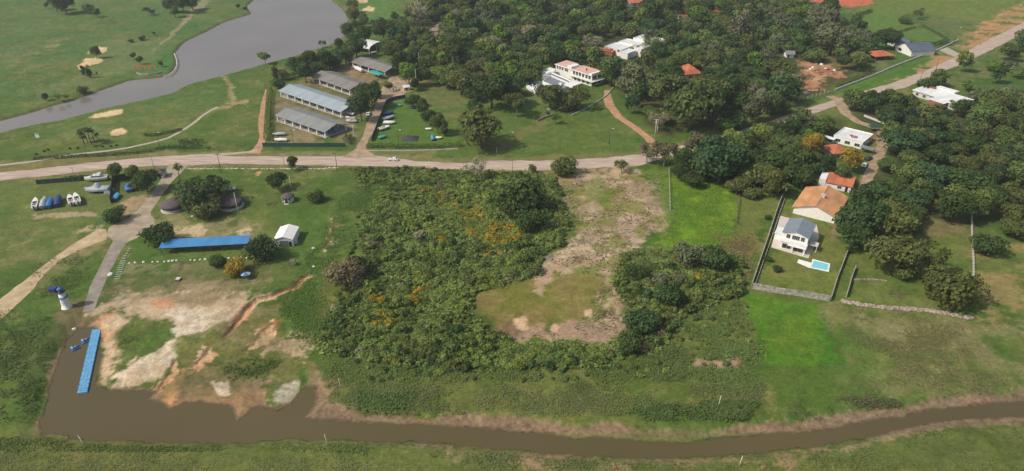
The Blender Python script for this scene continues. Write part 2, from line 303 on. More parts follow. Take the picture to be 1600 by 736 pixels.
zone([(1215,108),(1232,106),(1238,120),(1218,122)], C(150,108,84), 2, 2, .8)
zone([(1275,80),(1300,84),(1340,96),(1330,110),(1300,102)], C(120,108,64), 3, 2, .8)
zone([(1310,140),(1400,106),(1465,82),(1470,90),(1420,118),(1380,136),(1330,150)], C(82,118,44), 2, 2, .9)
zone([(1380,130),(1435,112),(1480,78),(1500,60),(1560,20),(1640,-10),(1640,30),(1550,62),(1500,92),(1440,120)], C(190,146,104), 3, 3, .8, (9,.36,.12))
zone([(1460,76),(1496,62),(1520,50),(1500,80),(1475,88)], C(98,112,58), 3, 2, .7, (8,.4,.12))
zone([(1250,158),(1330,150),(1330,160),(1270,172),(1190,186),(1120,205),(1100,206),(1180,180)], C(104,122,60), 3, 2, .85)
zone([(1370,200),(1392,205),(1385,225),(1376,250),(1362,270),(1352,300),(1346,316),(1338,312),(1352,270),(1365,235)], C(166,136,106), 2, 2, .85)
zone([(1362,212),(1374,216),(1370,232),(1360,236)], C(150,128,80), 2, 1.5, .6)
# middle lots
zone([(870,280),(900,270),(1000,262),(1040,300),(1042,350),(1000,375),(985,400),(968,420),(975,470),(985,510),(965,540),(900,545),(800,530),(775,515),(830,500),(925,498),(945,470),(920,430),(870,430),(845,410),(885,390),(895,350),(880,310)], C(160,139,110), 5, 5, .97, c2=C(188,166,136))
zone([(895,300),(1020,300),(1020,350),(920,360)], C(154,128,108), 4, 4, .7, (6,.4,.15), nz=3)
zone([(880,285),(1010,270),(1030,330),(1000,370),(960,440),(960,520),(800,525),(900,500),(940,430),(890,400)], C(124,126,60), 2, 3, .8, (8,.48,.1), nz=5)
zone([(905,285),(935,275),(960,300),(950,330),(935,310)], C(104,124,46), 2, 2, .7); zone([(905,420),(945,412),(925,430),(890,432)], C(100,126,44), 2, 2, .7)
zone([(720,480),(760,450),(850,430),(900,432),(935,440),(940,480),(910,500),(860,505),(780,520),(735,505)], C(132,120,72), 3, 3, .95, c2=C(112,114,52))
zone([(845,425),(870,410),(872,425),(850,450),(842,460),(836,455)], C(178,150,124), 1.5, 1.5, .9)
zone([(835,400),(870,395),(870,410),(840,408)], C(140,132,120), 1.5, 1.5, .8)
zone([(775,520),(800,502),(870,508),(960,498),(985,515),(960,535),(820,530)], C(160,136,114), 3, 3, .9, (4,.3,.12), c2=C(120,96,78), nz=4)
for q in ([(806,505),(818,497),(826,503),(822,515),(812,518)], [(855,512),(866,504),(874,512),(862,518)], [(912,488),(922,480),(926,492),(916,498)]): zone(q, C(206,176,142), 1, 1, .9)
zone([(1035,275),(1090,265),(1155,290),(1155,330),(1140,395),(1080,392),(1030,380),(1045,330)], C(112,140,38), 2, 3, .95, c2=C(88,122,36), nz=2)
zone([(1000,262),(1045,262),(1045,360),(1030,340),(1020,290)], C(98,124,48), 2, 3, .8)
zone([(1155,300),(1215,308),(1190,360),(1172,400),(1140,400),(1150,340)], C(112,118,60), 3, 2, .9)
zone([(1140,375),(1185,365),(1175,410),(1160,450),(1120,440)], C(128,120,76), 3, 3, .7, (6,.4,.15))
zone([(1090,440),(1160,440),(1175,455),(1120,460),(1095,450)], C(148,128,92), 2, 2, .8)
zone([(1165,455),(1225,470),(1300,478),(1295,520),(1308,560),(1280,575),(1200,575),(1180,540)], C(78,120,38), 1.8, 1.0, .95, c2=C(88,126,34), nz=2)
zone([(1285,480),(1300,480),(1296,520),(1312,560),(1300,572),(1278,570),(1285,530)], C(62,110,34), 2, 1.5, .7)
zone([(1215,490),(1265,490),(1275,550),(1220,550)], C(112,118,44), 8, 4, .35)
zone([(1300,478),(1540,500),(1700,510),(1700,600),(1500,620),(1340,620),(1310,560)], C(120,120,72), 6, 6, .75, (14,.36,.18), c2=C(134,126,88))
zone([(1200,580),(1310,575),(1310,625),(1200,635),(1190,600)], C(84,106,44), 5, 3, .7)
zone([(1185,445),(1225,310),(1330,380),(1297,465)], C(118,122,64), 3, 2, .9, c2=C(106,118,56))
zone([(1330,395),(1440,345),(1515,345),(1520,480),(1318,465)], C(110,118,62), 4, 3, .9, c2=C(96,114,50))
zone([(1400,345),(1440,340),(1515,345),(1500,365),(1450,370)], C(134,120,84), 4, 3, .7)
zone([(1520,380),(1600,380),(1600,500),(1530,520),(1520,440)], C(150,130,84), 4, 3, .8, (10,.34,.2))
zone([(1290,345),(1320,350),(1310,375),(1292,362)], C(140,126,88), 2, 2, .8)
zone([(500,540),(700,575),(960,575),(1060,500),(1170,480),(1190,590),(1200,640),(1000,660),(800,650),(600,650),(500,620)], C(84,102,46), 4, 4, .85, c2=C(104,112,58), nz=3)
zone([(530,600),(700,600),(860,610),(1190,610),(1190,640),(900,650),(700,640),(540,630)], C(124,122,70), 4, 4, .7, (8,.42,.14))
zone([(1070,562),(1100,556),(1155,562),(1160,576),(1080,576)], C(160,136,112), 2, 2, .95)
zone([(560,600),(600,590),(620,640),(560,640)], C(60,88,42), 4, 3, .6); zone([(980,620),(1100,630),(1100,655),(1000,655)], C(56,84,42), 4, 3, .6)
zone([(572,266),(870,276),(888,350),(838,425),(746,452),(738,500),(800,536),(700,566),(525,552),(505,520),(575,440),(592,320)], C(66,88,38), 3, 3, .9); zone([(974,402),(1160,402),(1168,452),(1060,492),(1000,550),(955,550),(985,500)], C(66,84,38), 3, 3, .9)
# left park
zone([(60,290),(240,280),(225,320),(60,330)], C(98,110,58), 4, 2, .7)
zone([(50,336),(160,328),(165,335),(110,340),(50,345)], C(170,150,120), 1.5, 1.5, .85, (6,.36,.1))
zone([(175,330),(205,306),(235,303),(222,320),(200,345)], C(172,146,116), 2, 1.5, .9, (8,.3,.1))
zone([(110,356),(140,350),(165,354),(160,362),(120,362)], C(184,160,126), 1.5, 1.5, .8, (5,.38,.1))
zone([(50,440),(150,366),(200,345),(205,352),(170,372),(60,460)], C(150,134,96), 2, 1.5, .6)
zone([(60,430),(150,400),(135,450),(125,490),(60,520)], C(84,104,46), 4, 3, .7)
zone([(105,470),(160,462),(160,500),(125,510),(90,540),(80,520)], C(122,104,76), 3, 3, .8)
zone([(52,500),(90,490),(100,540),(70,600),(52,640)], C(72,88,44), 4, 3, .7)
zone([(250,330),(270,300),(280,330),(400,345),(400,372),(250,378),(240,350)], C(150,138,100), 3, 3, .7, (6,.4,.14))
zone([(270,352),(330,352),(385,358),(385,372),(330,375),(280,368)], C(196,176,142), 2, 2, .9, (5,.44,.08), nz=7)
zone([(400,268),(406,268),(407,274),(401,275)], C(200,160,110), .8, .5, .9)
zone([(430,320),(520,330),(520,400),(470,420),(440,400)], C(84,112,48), 4, 3, .6)
zone([(520,290),(580,280),(590,330),(540,420),(515,440),(520,380)], C(94,118,54), 4, 3, .7, c2=C(104,116,58))
zone([(190,412),(310,412),(300,425),(190,430)], C(148,132,102), 2.5, 2, .6, (6,.42,.12))
zone([(180,430),(400,410),(420,440),(380,480),(180,470)], C(104,106,62), 4, 4, .6)
zone([(150,478),(170,462),(280,452),(370,452),(400,470),(390,510),(330,515),(250,500),(170,500)], sand2, 3, 4, .9, c2=sand, nz=6)
zone([(240,468),(275,460),(270,476),(235,480)], C(196,128,84), 3, 3, .7)
zone([(265,480),(300,475),(345,482),(340,500),(300,520),(262,530),(240,545),(200,560),(165,600),(195,604),(235,590),(275,565),(275,530)], pale, 1.5, 2, .95, c2=C(188,166,134), nz=8)
zone([(140,505),(175,490),(200,510),(180,560),(165,600),(150,590),(160,540),(150,520)], sand, 2, 2, .95, c2=orng, nz=9)
zone([(285,500),(345,478),(360,500),(320,520),(290,540)], pale, 1.5, 3, .7, (4,.45,.08)); zone([(182,522),(215,500),(262,496),(258,516),(225,532),(194,538)], C(92,104,50), 2.5, 2, .95)
zone([(300,520),(390,490),(440,470),(500,480),(500,560),(440,600),(330,600),(290,575)], C(96,104,52), 4, 4, .85, c2=C(118,114,66))
zone([(150,606),(240,604),(300,560),(350,590),(420,590),(400,640),(370,660),(340,634),(250,640),(230,625),(160,614)], C(140,118,92), 2, 3, .9, c2=C(158,124,92), nz=5)
zone([(228,622),(250,608),(290,570),(292,590),(266,634)], C(196,152,104), 1.5, 1.5, .85)
zone([(230,590),(330,560),(390,590),(360,612),(290,620)], C(90,98,52), 3, 3, .6)
zone([(330,600),(350,598),(350,615),(338,612)], pale, 1, 1, .8)
zone([(425,625),(440,600),(472,588),(470,600),(455,625),(430,630)], C(196,186,160), 1, 1, .95)
zone([(430,530),(460,508),(490,515),(495,540),(480,560),(440,545),(400,560),(415,545)], C(190,166,134), 2, 2, .95, (5,.28,.12))
zone([(405,510),(440,495),(430,515),(405,525)], C(190,128,92), 1.5, 1.5, .85, (3,.35,.1))
zone([(490,560),(520,600),(495,640),(480,600)], C(136,116,88), 3, 2, .8)
zone([(430,485),(480,440),(510,450),(490,500),(440,515)], C(76,108,40), 3, 2, .8)
zone([(405,385),(520,300),(560,290),(600,330),(540,430),(500,450)], C(84,110,46), 3, 3, .4)
zone([(500,440),(525,430),(520,470),(500,520),(490,500)], C(120,116,66), 2, 2, .6)
# near bank of the canal
zone([(-100,680),(500,690),(740,700),(950,718),(1150,716),(1547,655),(1700,650),(1700,780),(-100,780)], C(96,106,54), 4, 4, .8, c2=C(108,114,62), nz=4)
zone([(640,694),(760,700),(900,714),(1050,720),(1200,712),(1300,696),(1300,704),(1200,722),(1000,732),(820,724),(700,706)], C(148,124,94), 1.5, 2.5, .8, (6,.36,.14))
zone([(1240,706),(1360,686),(1460,664),(1560,656),(1560,662),(1460,674),(1360,696),(1250,712)], C(146,132,94), 1.2, 1, .7)
zone([(100,705),(250,702),(240,725),(110,728)], C(118,116,70), 4, 4, .6, (6,.42,.12)); zone([(700,720),(1000,726),(980,745),(720,738)], C(130,122,78), 3, 3, .6, (7,.44,.12))
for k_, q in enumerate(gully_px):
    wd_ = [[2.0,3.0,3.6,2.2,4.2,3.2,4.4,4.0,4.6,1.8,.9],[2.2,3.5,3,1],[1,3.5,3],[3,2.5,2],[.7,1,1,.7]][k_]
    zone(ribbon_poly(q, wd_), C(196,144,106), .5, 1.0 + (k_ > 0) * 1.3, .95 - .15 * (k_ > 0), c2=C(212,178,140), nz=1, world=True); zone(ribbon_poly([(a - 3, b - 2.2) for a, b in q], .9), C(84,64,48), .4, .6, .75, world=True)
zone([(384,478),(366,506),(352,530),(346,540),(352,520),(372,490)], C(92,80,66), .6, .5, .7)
zone([(560,604),(150,604),(240,606),(262,600)], C(120,104,84), 1, 1, .5)
zone([(146,600),(240,606),(262,618),(232,622),(190,616),(150,612)], C(118,98,80), 1.5, 1.5, .85)
zone([(150,530),(158,530),(160,600),(150,606),(146,580)], C(150,122,92), 1, 1, .7)
zone([(104,520),(100,548),(86,585),(75,630),(64,657),(68,678),(100,683),(100,686),(62,682),(58,655),(70,628),(80,585),(95,545),(100,520)], C(76,60,46), .8, .8, .9)
zone([(160,430),(185,430),(185,470),(150,478)], C(110,98,72), 2, 2, .6, (4,.42,.12))
zone([(330,500),(440,470),(500,520),(470,560),(350,560)], C(134,120,84), 2, 3, .6, (6,.46,.12)); zone([(170,440),(400,436),(430,470),(300,470),(170,462)], C(142,124,92), 2.5, 3, .75, (5,.44,.12))
# bunkers
for q in ([(147,76),(155,73),(168,75),(166,81),(155,83),(140,82),(137,86),(136,80)], [(121,103),(135,91),(150,90),(160,92),(158,98),(145,101),(132,105),(124,108)], [(139,184),(150,178),(180,171),(193,172),(190,178),(170,182),(150,184)], [(171,209),(178,203),(190,200),(198,203),(196,209),(184,212),(174,212)], [(556,2),(562,-3),(574,-2),(575,4),(562,5)], [(566,15),(575,10),(585,11),(585,17),(575,19),(568,18)]):
    zone(q, C(214,186,142), .7, .5, 1.0)
# relief: canal bed and lake bed sunk below grade, gullies cut, low swells kept under 0
dc = polysd(X, Y, CANAL) + (NF - .5) * 2.2; dl = np.full(len(X), -1e3); il = np.where(Y > 250)[0]; dl[il] = polysd(X[il], Y[il], LAKE) + (NF[il] - .5) * 1.2
bankw = np.where(Y < G(0,690).y + (X * 0), 3.0, 5.5)
def bed(d, zw, wdt): return np.where(d > 0, zw - np.minimum(d * .35, 1.6), zw * (1 - sm(-d / wdt)))
Z = np.minimum(Z, bed(dc, ZW, bankw)); Z = np.minimum(Z, bed(dl, ZL, 2.2))
for q in gully_px[:1]:
    i = np.where((np.abs(X - np.mean([G(*p).x for p in q])) < 40) & (np.abs(Y - np.mean([G(*p).y for p in q])) < 40))[0]
    d = polysd(X[i], Y[i], ribbon_poly(q, 2.6)) + (NF[i] - .5) * 1.6; Z[i] -= sm(d / .8 * .5 + .3) * 1.1
ero = polysd(X, Y, GP([(150,500),(270,470),(400,470),(480,500),(490,600),(380,650),(230,630),(160,600)])); Z -= .7 * sm(ero / 6) * (fbm(X, Y, 4, 4, 9) - .3).clip(0) * 1.3
Z = np.where((dc < 0) & (dc > -60) & (Y < 200), np.maximum(Z, np.where(dc < -1.5, -.85, -1.02)), Z)
mud = sm(1 - np.abs(dc + 1.4) / 3.2) * np.where(Y > 0, 1, 0)
# bare earth where the bank meets the water
farb = sm((Y - (G(0,668).y - 3)) / 4)
m = (sm((dc + np.where(X < G(470,650).x, 1.6, 4.2) + (NM - .5) * 5 + (NG - .5) * 2) / 1.8) * np.clip(.25 + farb, 0, 1))[:, None]
mc = C(120,99,78)[None] * (1 - NG[:, None]) * 1.05 + C(142,124,97)[None] * NG[:, None]
col[:] = col * (1 - m) + mc * m
wet = sm((dc + .9) / .8)[:, None]; col[:] = col * (1 - wet * .45)
ml = sm((dl + 1.3) / .8)[:, None]; col[:] = col * (1 - ml * .6) + C(92,84,62) * ml * .6
# grain shared by all covers
streak = fbm(X * .35 + Y * .08, Y * 1.6, 2.2, 3, 15) - .5
big = fbm(X, Y, 70, 3, 16) - .5; col[:, 0] *= 1 + .16 * big; col[:, 2] *= 1 - .1 * big
grain = (.70 + .40 * NG + .5 * (NF - .5) + .22 * streak + .16 * (fbm(X, Y, 24, 3, 17) - .5))[:, None]; col *= grain; col[:] = np.clip(col, .004, .9)
me = bpy.data.meshes.new('ground'); me.vertices.add(len(X)); me.vertices.foreach_set('co', np.stack([X, Y, Z], 1).astype(np.float32).ravel())
ii = np.arange(nr * nc).reshape(nr, nc); q = np.stack([ii[:-1, :-1], ii[:-1, 1:], ii[1:, 1:], ii[1:, :-1]], -1).reshape(-1, 4)
me.loops.add(q.size); me.loops.foreach_set('vertex_index', q.ravel().astype(np.int32)); me.polygons.add(len(q))
me.polygons.foreach_set('loop_start', np.arange(0, q.size, 4, dtype=np.int32)); me.polygons.foreach_set('loop_total', np.full(len(q), 4, np.int32))
me.polygons.foreach_set('use_smooth', np.ones(len(q), bool)); me.update(); me.validate()
ca = me.color_attributes.new('cover', 'FLOAT_COLOR', 'POINT'); ca.data.foreach_set('color', np.concatenate([col, np.ones((len(X), 1), np.float32)], 1).astype(np.float32).ravel())
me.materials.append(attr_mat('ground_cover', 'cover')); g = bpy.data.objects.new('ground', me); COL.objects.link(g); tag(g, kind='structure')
_gx, _gy, _gz = X, Y, Z
def ground_z(x, y):
    dcc = polysd(np.array([x]), np.array([y]), CANAL)[0]
    return 0.0 if dcc < -6 else float(bed(np.array([dcc]), ZW, 5.)[0])

# ------------------------------------------------------------------ roads, paths, water as sheets
def frayed(poly, step=1.2, amp=.5, seed=0):
    out = []
    n = len(poly)
    for i in range(n):
        a, b = poly[i], poly[(i + 1) % n]; L = (b - a).length; m = max(1, int(L / step)); d = (b - a).normalized(); nn = Vector((-d.y, d.x, 0))
        for j in range(m):
            p = a + (b - a) * (j / m); o = (float(fbm(np.array([p.x]), np.array([p.y]), 4, 3, 40 + seed)[0]) - .5) * 2 * amp
            out.append(p + nn * o)
    return out
def sheet(name, poly, z, m, amp=.5, step=1.2, seed=0, kind='structure', smooth=False):
    p = frayed(poly, step, amp, seed) if amp else poly
    b = MB(); b.add([(q.x, q.y, z) for q in p], [tuple(range(len(p)))])
    o = b.build(name, m); 
    if o.data.polygons[0].normal.z < 0: o.data.flip_normals()
    return tag(o, kind=kind) if kind else o
M['road'] = mat('packed_earth_road', C(190,171,156), .95, .13, 1.0, .2, col2=C(166,147,132), stretch=(.09, 1.1, 1)); M['drive'] = mat('dusty_concrete', C(168,156,134), .9, .12, .25, .2, col2=C(156,140,118))
M['ramp'] = mat('ramp_concrete', C(148,140,128), .9, .12, .3, .2, col2=C(132,124,112)); M['clay'] = mat('clay_track', C(184,142,110), .95, .12, .3, .2, col2=C(166,130,102)); M['asph2'] = mat('grey_road', C(150,140,134), .9, .1, .3, .2)
M['slate_l'] = rib_mat('light_slate', (.24, .28, .33), .07, .5, 'Y', .5, .12); M['path'] = mat('pale_path', C(172,164,146), .95, .1, .5); M['lane'] = mat('lane_dirt', C(172,148,120), .95, .12, .25, .2, col2=C(150,130,110)); M['sandt'] = mat('sandy_track', C(192,170,136), .95, .1, .3, .2, col2=C(172,150,116))
road_px = [(-250,298),(-100,277),(52,265),(150,253),(240,245),(300,242),(350,244),(445,244.5),(527,244),(560,242),(595,244),(649,252),(723,255),(764,251),(867,251),(950,246),(1000,241),(1031,234),(1072,226),(1113,217),(1189,194),(1250,173),(1300,157),(1345,143),(1383,133),(1435,115),(1494,89),(1547,61),(1640,15),(1640,32),(1547,79),(1495,103),(1454,119),(1418,136),(1350,153),(1300,167),(1250,185),(1189,207),(1086,235),(1037,246),(999,259),(950,261.5),(908,264),(840,267),(786,266),(718,266),(650,261.5),(608,260),(527,259),(445,257),(350,255.5),(300,258),(240,259),(165,264),(50,277),(-100,292),(-250,314)]
sheet('road', GP(road_px), .012, M['road'], .7, 1.6, 1)
drive_px = [(264,256),(250,283),(240,297),(224,318.6),(202,340),(180,350),(169.6,356),(165.5,367.5),(176,376),(196.7,380),(218.5,370),(243,354),(241,345),(234.8,333),(245.7,316),(264.7,288.7),(283.7,269.7),(297,256)]
sheet('driveway', GP(drive_px), .018, M['drive'], .4, 1.2, 2)
sheet('boat_ramp', GP([(178,374),(156,417),(139.7,449.7),(129,488),(146.5,486),(158.7,455),(169.6,428),(188.6,392.6),(198,378)]), .026, M['ramp'], .12, 1.2, 3)
sheet('dirt_track', GP([(0,468),(50,429),(85,401),(123,376),(153,358),(166,358),(167,374),(129,388),(96,406),(72,425),(50,454),(0,500)]), .022, M['sandt'], .5, 1.2, 4)
sheet('lane', GP([(535,246),(556.5,231.6),(567,212.6),(575.5,188),(589,160),(594.5,141),(611,119.6),(630,120),(638,141),(624.5,155),(605,157.6),(594.6,185),(586,200),(578,215),(571,231.6),(589,246)]), .02, M['lane'], .5, 1.4, 5)
def ribbon(name, px, wd, z, m, amp=.25, seed=0): return sheet(name, ribbon_poly(px, wd), z, m, amp, 1.3, seed)
ribbon('cart_path', [(-120,272),(50,252.5),(110,242),(165,236),(200,231),(240,222),(262,216),(285,204),(303,192),(316,181),(330,172),(340,167)], [1.8] * 7 + [1.7] * 5, .014, M['path'], .12, 6)
ribbon('clay_path', [(418,139),(412,163),(408,195),(411,212),(408,224),(402,233),(396,240)], [2.6,2.8,3,3.2,3.4,4,6], .014, M['clay'], .3, 7)
ribbon('side_path', [(300,243),(345,241.5),(385,238),(402,235)], 2.2, .016, M['path'], .3, 8)
ribbon('garden_path', [(948,141),(950,155),(953,165),(966,182),(993,200),(1012,215),(1031,238)], [3,5,5,4,4,4,4.5], .02, M['clay'], .4, 9)
ribbon('back_lane', [(712,-20),(712.5,8),(706,24),(689.5,37),(676,48),(686,64)], [4,4,4,6,7,4], .016, M['lane'], .6, 10)
ribbon('side_lane', [(1296,150),(1310,156),(1317,168),(1322,178),(1339.7,190),(1360,197),(1377,203),(1383,215),(1376,235),(1368,255),(1357,275),(1350,295),(1345,312)], [5,6,6,5,4.5,4.5,5,5,4.5,4,4,4,3], .016, M['lane'], .4, 11)
sheet('apron', GP([(1465,78),(1480,74),(1500,84),(1492,89)]), .02, M['path'], .1, 1.2, 12)
WM = water_mat('canal_water', C(92,82,54), .14, .03, .5, .3); LM = water_mat('lake_water', C(126,118,112), .12, .02, .3, .5)
def water(name, px, z, m, grow):
    c = GP(px, z); cx = sum(p.x for p in c) / len(c)
    b = MB(); pts = []
    n = len(c); ar = sum(c[i].x * c[(i + 1) % n].y - c[(i + 1) % n].x * c[i].y for i in range(n))
    for i in range(n):
        a, d = c[i - 1], c[(i + 1) % n]; t = (d - a).normalized(); nn = Vector((t.y, -t.x, 0)) * (1 if ar > 0 else -1); pts.append(c[i] + nn * grow)
    b.add([(p.x, p.y, z) for p in pts], [tuple(range(n))]); o = b.build(name, m)
    if o.data.polygons[0].normal.z < 0: o.data.flip_normals()
    return tag(o, kind='structure')
water('canal_water', [(40,505),(170,500),(500,590),(560,645),(900,655),(1250,650),(1547,615),(1950,590),(1950,680),(1560,672),(1250,725),(900,730),(500,706),(30,700)], ZW, WM, 0); water('lake_water', lake_px, ZL, LM, 1.2)

# ------------------------------------------------------------------ foliage prototypes
def leaf_quads(centers, normals, size, rng, jitter=.7, aspect=.75):
    n = len(centers); nr_ = normals + rng.normal(0, jitter, (n, 3)); nr_ /= np.linalg.norm(nr_, axis=1)[:, None] + 1e-9
    a = np.cross(nr_, rng.normal(0, 1, (n, 3))); a /= np.linalg.norm(a, axis=1)[:, None] + 1e-9; b = np.cross(nr_, a)
    s = (size * rng.uniform(.6, 1.35, n))[:, None]; a = a * s; b = b * s * aspect
    return np.stack([centers - a - b * .3, centers - b, centers + a + b * .2, centers + b], 1)
def np_mesh(name, V, tone, mats, quads=None, mi=None):
    """V (n,4,3) quads with one tone per quad"""
    n = len(V); me = bpy.data.meshes.new(name); me.vertices.add(n * 4); me.vertices.foreach_set('co', V.reshape(-1).astype(np.float32))
    me.loops.add(n * 4); me.loops.foreach_set('vertex_index', np.arange(n * 4, dtype=np.int32)); me.polygons.add(n)
    me.polygons.foreach_set('loop_start', np.arange(0, n * 4, 4, dtype=np.int32)); me.polygons.foreach_set('loop_total', np.full(n, 4, np.int32)); me.update()
    c = me.color_attributes.new('tone', 'FLOAT_COLOR', 'POINT'); tt = np.repeat(tone, 4, 0) if tone.ndim == 2 else np.repeat(np.repeat(tone[:, None], 3, 1), 4, 0)
    c.data.foreach_set('color', np.concatenate([tt, np.ones((n * 4, 1))], 1).astype(np.float32).ravel())
    for m in mats: me.materials.append(m)
    return me
def crown_data(seed, lobes=16, leaves=2400, leaf=.075, squash=.62, spread=.62, lr=(.30, .48), fill=.12, base=-.35, yellow=0):
    """a crown of radius 1 centred on z=0: leaves on the skins of many overlapping lobes"""
    rng = np.random.default_rng(seed); cs = []; rs = []
    for i in range(lobes):
        a = rng.uniform(0, 2 * math.pi); r = spread * math.sqrt(rng.uniform(0, 1)); z = rng.uniform(base, 1) * squash * math.sqrt(max(0, 1 - (r / 1.05) ** 2)) * .75
        cs.append((r * math.cos(a), r * math.sin(a), z)); rs.append(rng.uniform(*lr))
    cs = np.array(cs); rs = np.array(rs); w_ = rs ** 2 / np.sum(rs ** 2)
    li = rng.choice(lobes, leaves, p=w_); d = rng.normal(0, 1, (leaves, 3)); d /= np.linalg.norm(d, axis=1)[:, None]; d[:, 2] = np.where((d[:, 2] < -.2) & (rng.random(leaves) < .6), -d[:, 2], d[:, 2])
    rr = rs[li] * rng.uniform(.78, 1.08, leaves); deep = rng.random(leaves) < fill; rr[deep] *= rng.uniform(.1, .7, deep.sum())
    pos = cs[li] + d * rr[:, None] * np.array([1, 1, .82])
    V = leaf_quads(pos, d, leaf, rng, .5)
    lt = rng.uniform(.78, 1.25, lobes)[li]; tone = lt * rng.uniform(.86, 1.14, leaves)
    T = np.stack([tone * rng.uniform(.92, 1.12, leaves), tone, tone * rng.uniform(.8, 1.1, leaves)], 1)
    if yellow:
        y = (rng.random(leaves) < yellow) & (pos[:, 2] > -.1); T[y] *= np.array([2.2, 1.08, .35])
    return V, T
def trunk_mb(h, r, seed, limbs=5, crown_r=1., forks=True):
    rg = random.Random(seed); b = MB(); lean = (rg.uniform(-.06, .06) * h, rg.uniform(-.06, .06) * h)
    f = .55 if forks else .95; t = (lean[0] * f, lean[1] * f, h * f); b.tube((0, 0, -.15), t, r * 1.25, r * .8, 8)
    if forks:
        for i in range(limbs):
            a = 2 * math.pi * i / limbs + rg.uniform(-.4, .4); e = crown_r * rg.uniform(.35, .6); q = (t[0] + e * math.cos(a), t[1] + e * math.sin(a), h * rg.uniform(.85, 1.12))
            b.tube(t, q, r * .55, r * .2, 6); a2 = a + rg.uniform(-.7, .7)
            b.tube(q, (q[0] + crown_r * .25 * math.cos(a2), q[1] + crown_r * .25 * math.sin(a2), q[2] + crown_r * .15), r * .2, r * .08, 5)
    return b
class Kind:
    def __init__(s, name, crown, height, trunk_r=.05, trunkmat='trunk', limbs=5, n=3, seed=0):
        """height: crown centre above ground in crown radii"""
        s.name = name; s.h = height; s.cr = []; s.tr = []
        for i in range(n):
            V, T = crown_data(seed * 100 + i, **crown); V = V + np.array([0, 0, height]); s.cr.append((np_mesh('crown', V, T, [LEAF]), V, T))
            o = trunk_mb(height, trunk_r, seed * 10 + i, limbs).build('trunk', M[trunkmat]); s.tr.append(o.data); bpy.data.objects.remove(o)
KIND = dict(
    broad=Kind('tree', dict(lobes=20, leaves=3000, leaf=.07, squash=.62), .80, seed=1, n=4),
    round=Kind('tree', dict(lobes=14, leaves=2400, leaf=.075, squash=.9, spread=.5, lr=(.34,.5)), 1.0, seed=2, n=3),
    airy=Kind('tree', dict(lobes=22, leaves=1500, leaf=.06, squash=.7, spread=.75, lr=(.18,.32), fill=.3), .95, trunkmat='palebark', seed=3, n=3),
    bare=Kind('tree', dict(lobes=18, leaves=750, leaf=.05, squash=.75, spread=.7, lr=(.2,.34), fill=.4), .95, trunkmat='palebark', limbs=9, seed=4, n=2),
    low=Kind('tree', dict(lobes=22, leaves=2600, leaf=.07, squash=.5, spread=.66, base=-.6), .52, seed=5, n=3),
    column=Kind('tree', dict(lobes=16, leaves=1800, leaf=.08, squash=1.5, spread=.32, lr=(.3,.42), base=-.9), 1.35, seed=6, n=2))
SHRUB = []
for i in range(6):
    V, T = crown_data(900 + i, lobes=11, leaves=430, leaf=.15, squash=.6, spread=.6, lr=(.28, .5), base=-.5); V = V + np.array([0, 0, .42]); V[:, :, 2] = np.maximum(V[:, :, 2], -.05); SHRUB.append((np_mesh('foliage', V, T, [LEAF]), V, T))
YSHRUB = []
for i in range(3):
    V, T = crown_data(950 + i, lobes=9, leaves=430, leaf=.12, squash=.6, spread=.6, lr=(.28, .5), base=-.5, yellow=.6); V = V + np.array([0, 0, .42]); V[:, :, 2] = np.maximum(V[:, :, 2], -.05); YSHRUB.append((np_mesh('foliage', V, T, [LEAF]), V, T))
GREENS = dict(dark=(.078, .130, .046), mid=(.132, .190, .062), olive=(.150, .185, .064), light=(.20, .265, .072), bright=(.15, .25, .05), grey=(.175, .20, .115), brown=(.20, .18, .11), yellow=(.34, .28, .05), blueg=(.078, .140, .062), pale=(.33, .32, .21))
def jit(c, a=.14):
    k = random.uniform(1 - a, 1 + a); return (c[0] * k * random.uniform(.93, 1.07), c[1] * k, c[2] * k * random.uniform(.9, 1.1), 1)
TREES = []      # (object, label stem)
def place_tree(x, y, r, kind, tone, label, name='tree', group=None, sz=1.0, cat='tree', z=0.0):
    K = KIND[kind]; i = random.randrange(len(K.cr)); root = empty(name, (x, y, z), random.uniform(0, 6.28)); root.scale = (r, r, r * sz)
    tag(root, label, cat, group)
    c = bpy.data.objects.new('crown', K.cr[i][0]); COL.objects.link(c); c.parent = root; c.color = jit(GREENS[tone])
    t = bpy.data.objects.new('trunk', K.tr[i]); COL.objects.link(t); t.parent = root
    return root
def tree_px(px, py, wpx, kind, tone, label, name='tree', sz=1.0, group=None, cat='tree'):
    """crown centre at a pixel, crown width in pixels"""
    wpx = wpx * 1.13; r = wpx / 2 / sc_at(py); z = 0
    for _ in range(3): z = KIND[kind].h * r * sz; p = G(px, py, z); r = wpx / 2 / (sc_at(py) * H / (H - z))
    return place_tree(p.x, p.y, r, kind, tone, label, name, group, sz, cat)
def shrub_px(px, py, wpx, tone, label, name='shrub', yellow=False, sz=1.0, group=None):
    r = wpx / 2 / sc_at(py); p = G(px, py, .4 * r * sz); me = random.choice(YSHRUB if yellow else SHRUB)[0]
    o = bpy.data.objects.new(name, me); COL.objects.link(o); o.location = (p.x, p.y, ground_z(p.x, p.y)); o.rotation_euler.z = random.uniform(0, 6.28); o.scale = (r, r, r * sz); o.color = jit(GREENS[tone])
    return tag(o, label, 'shrub', group)

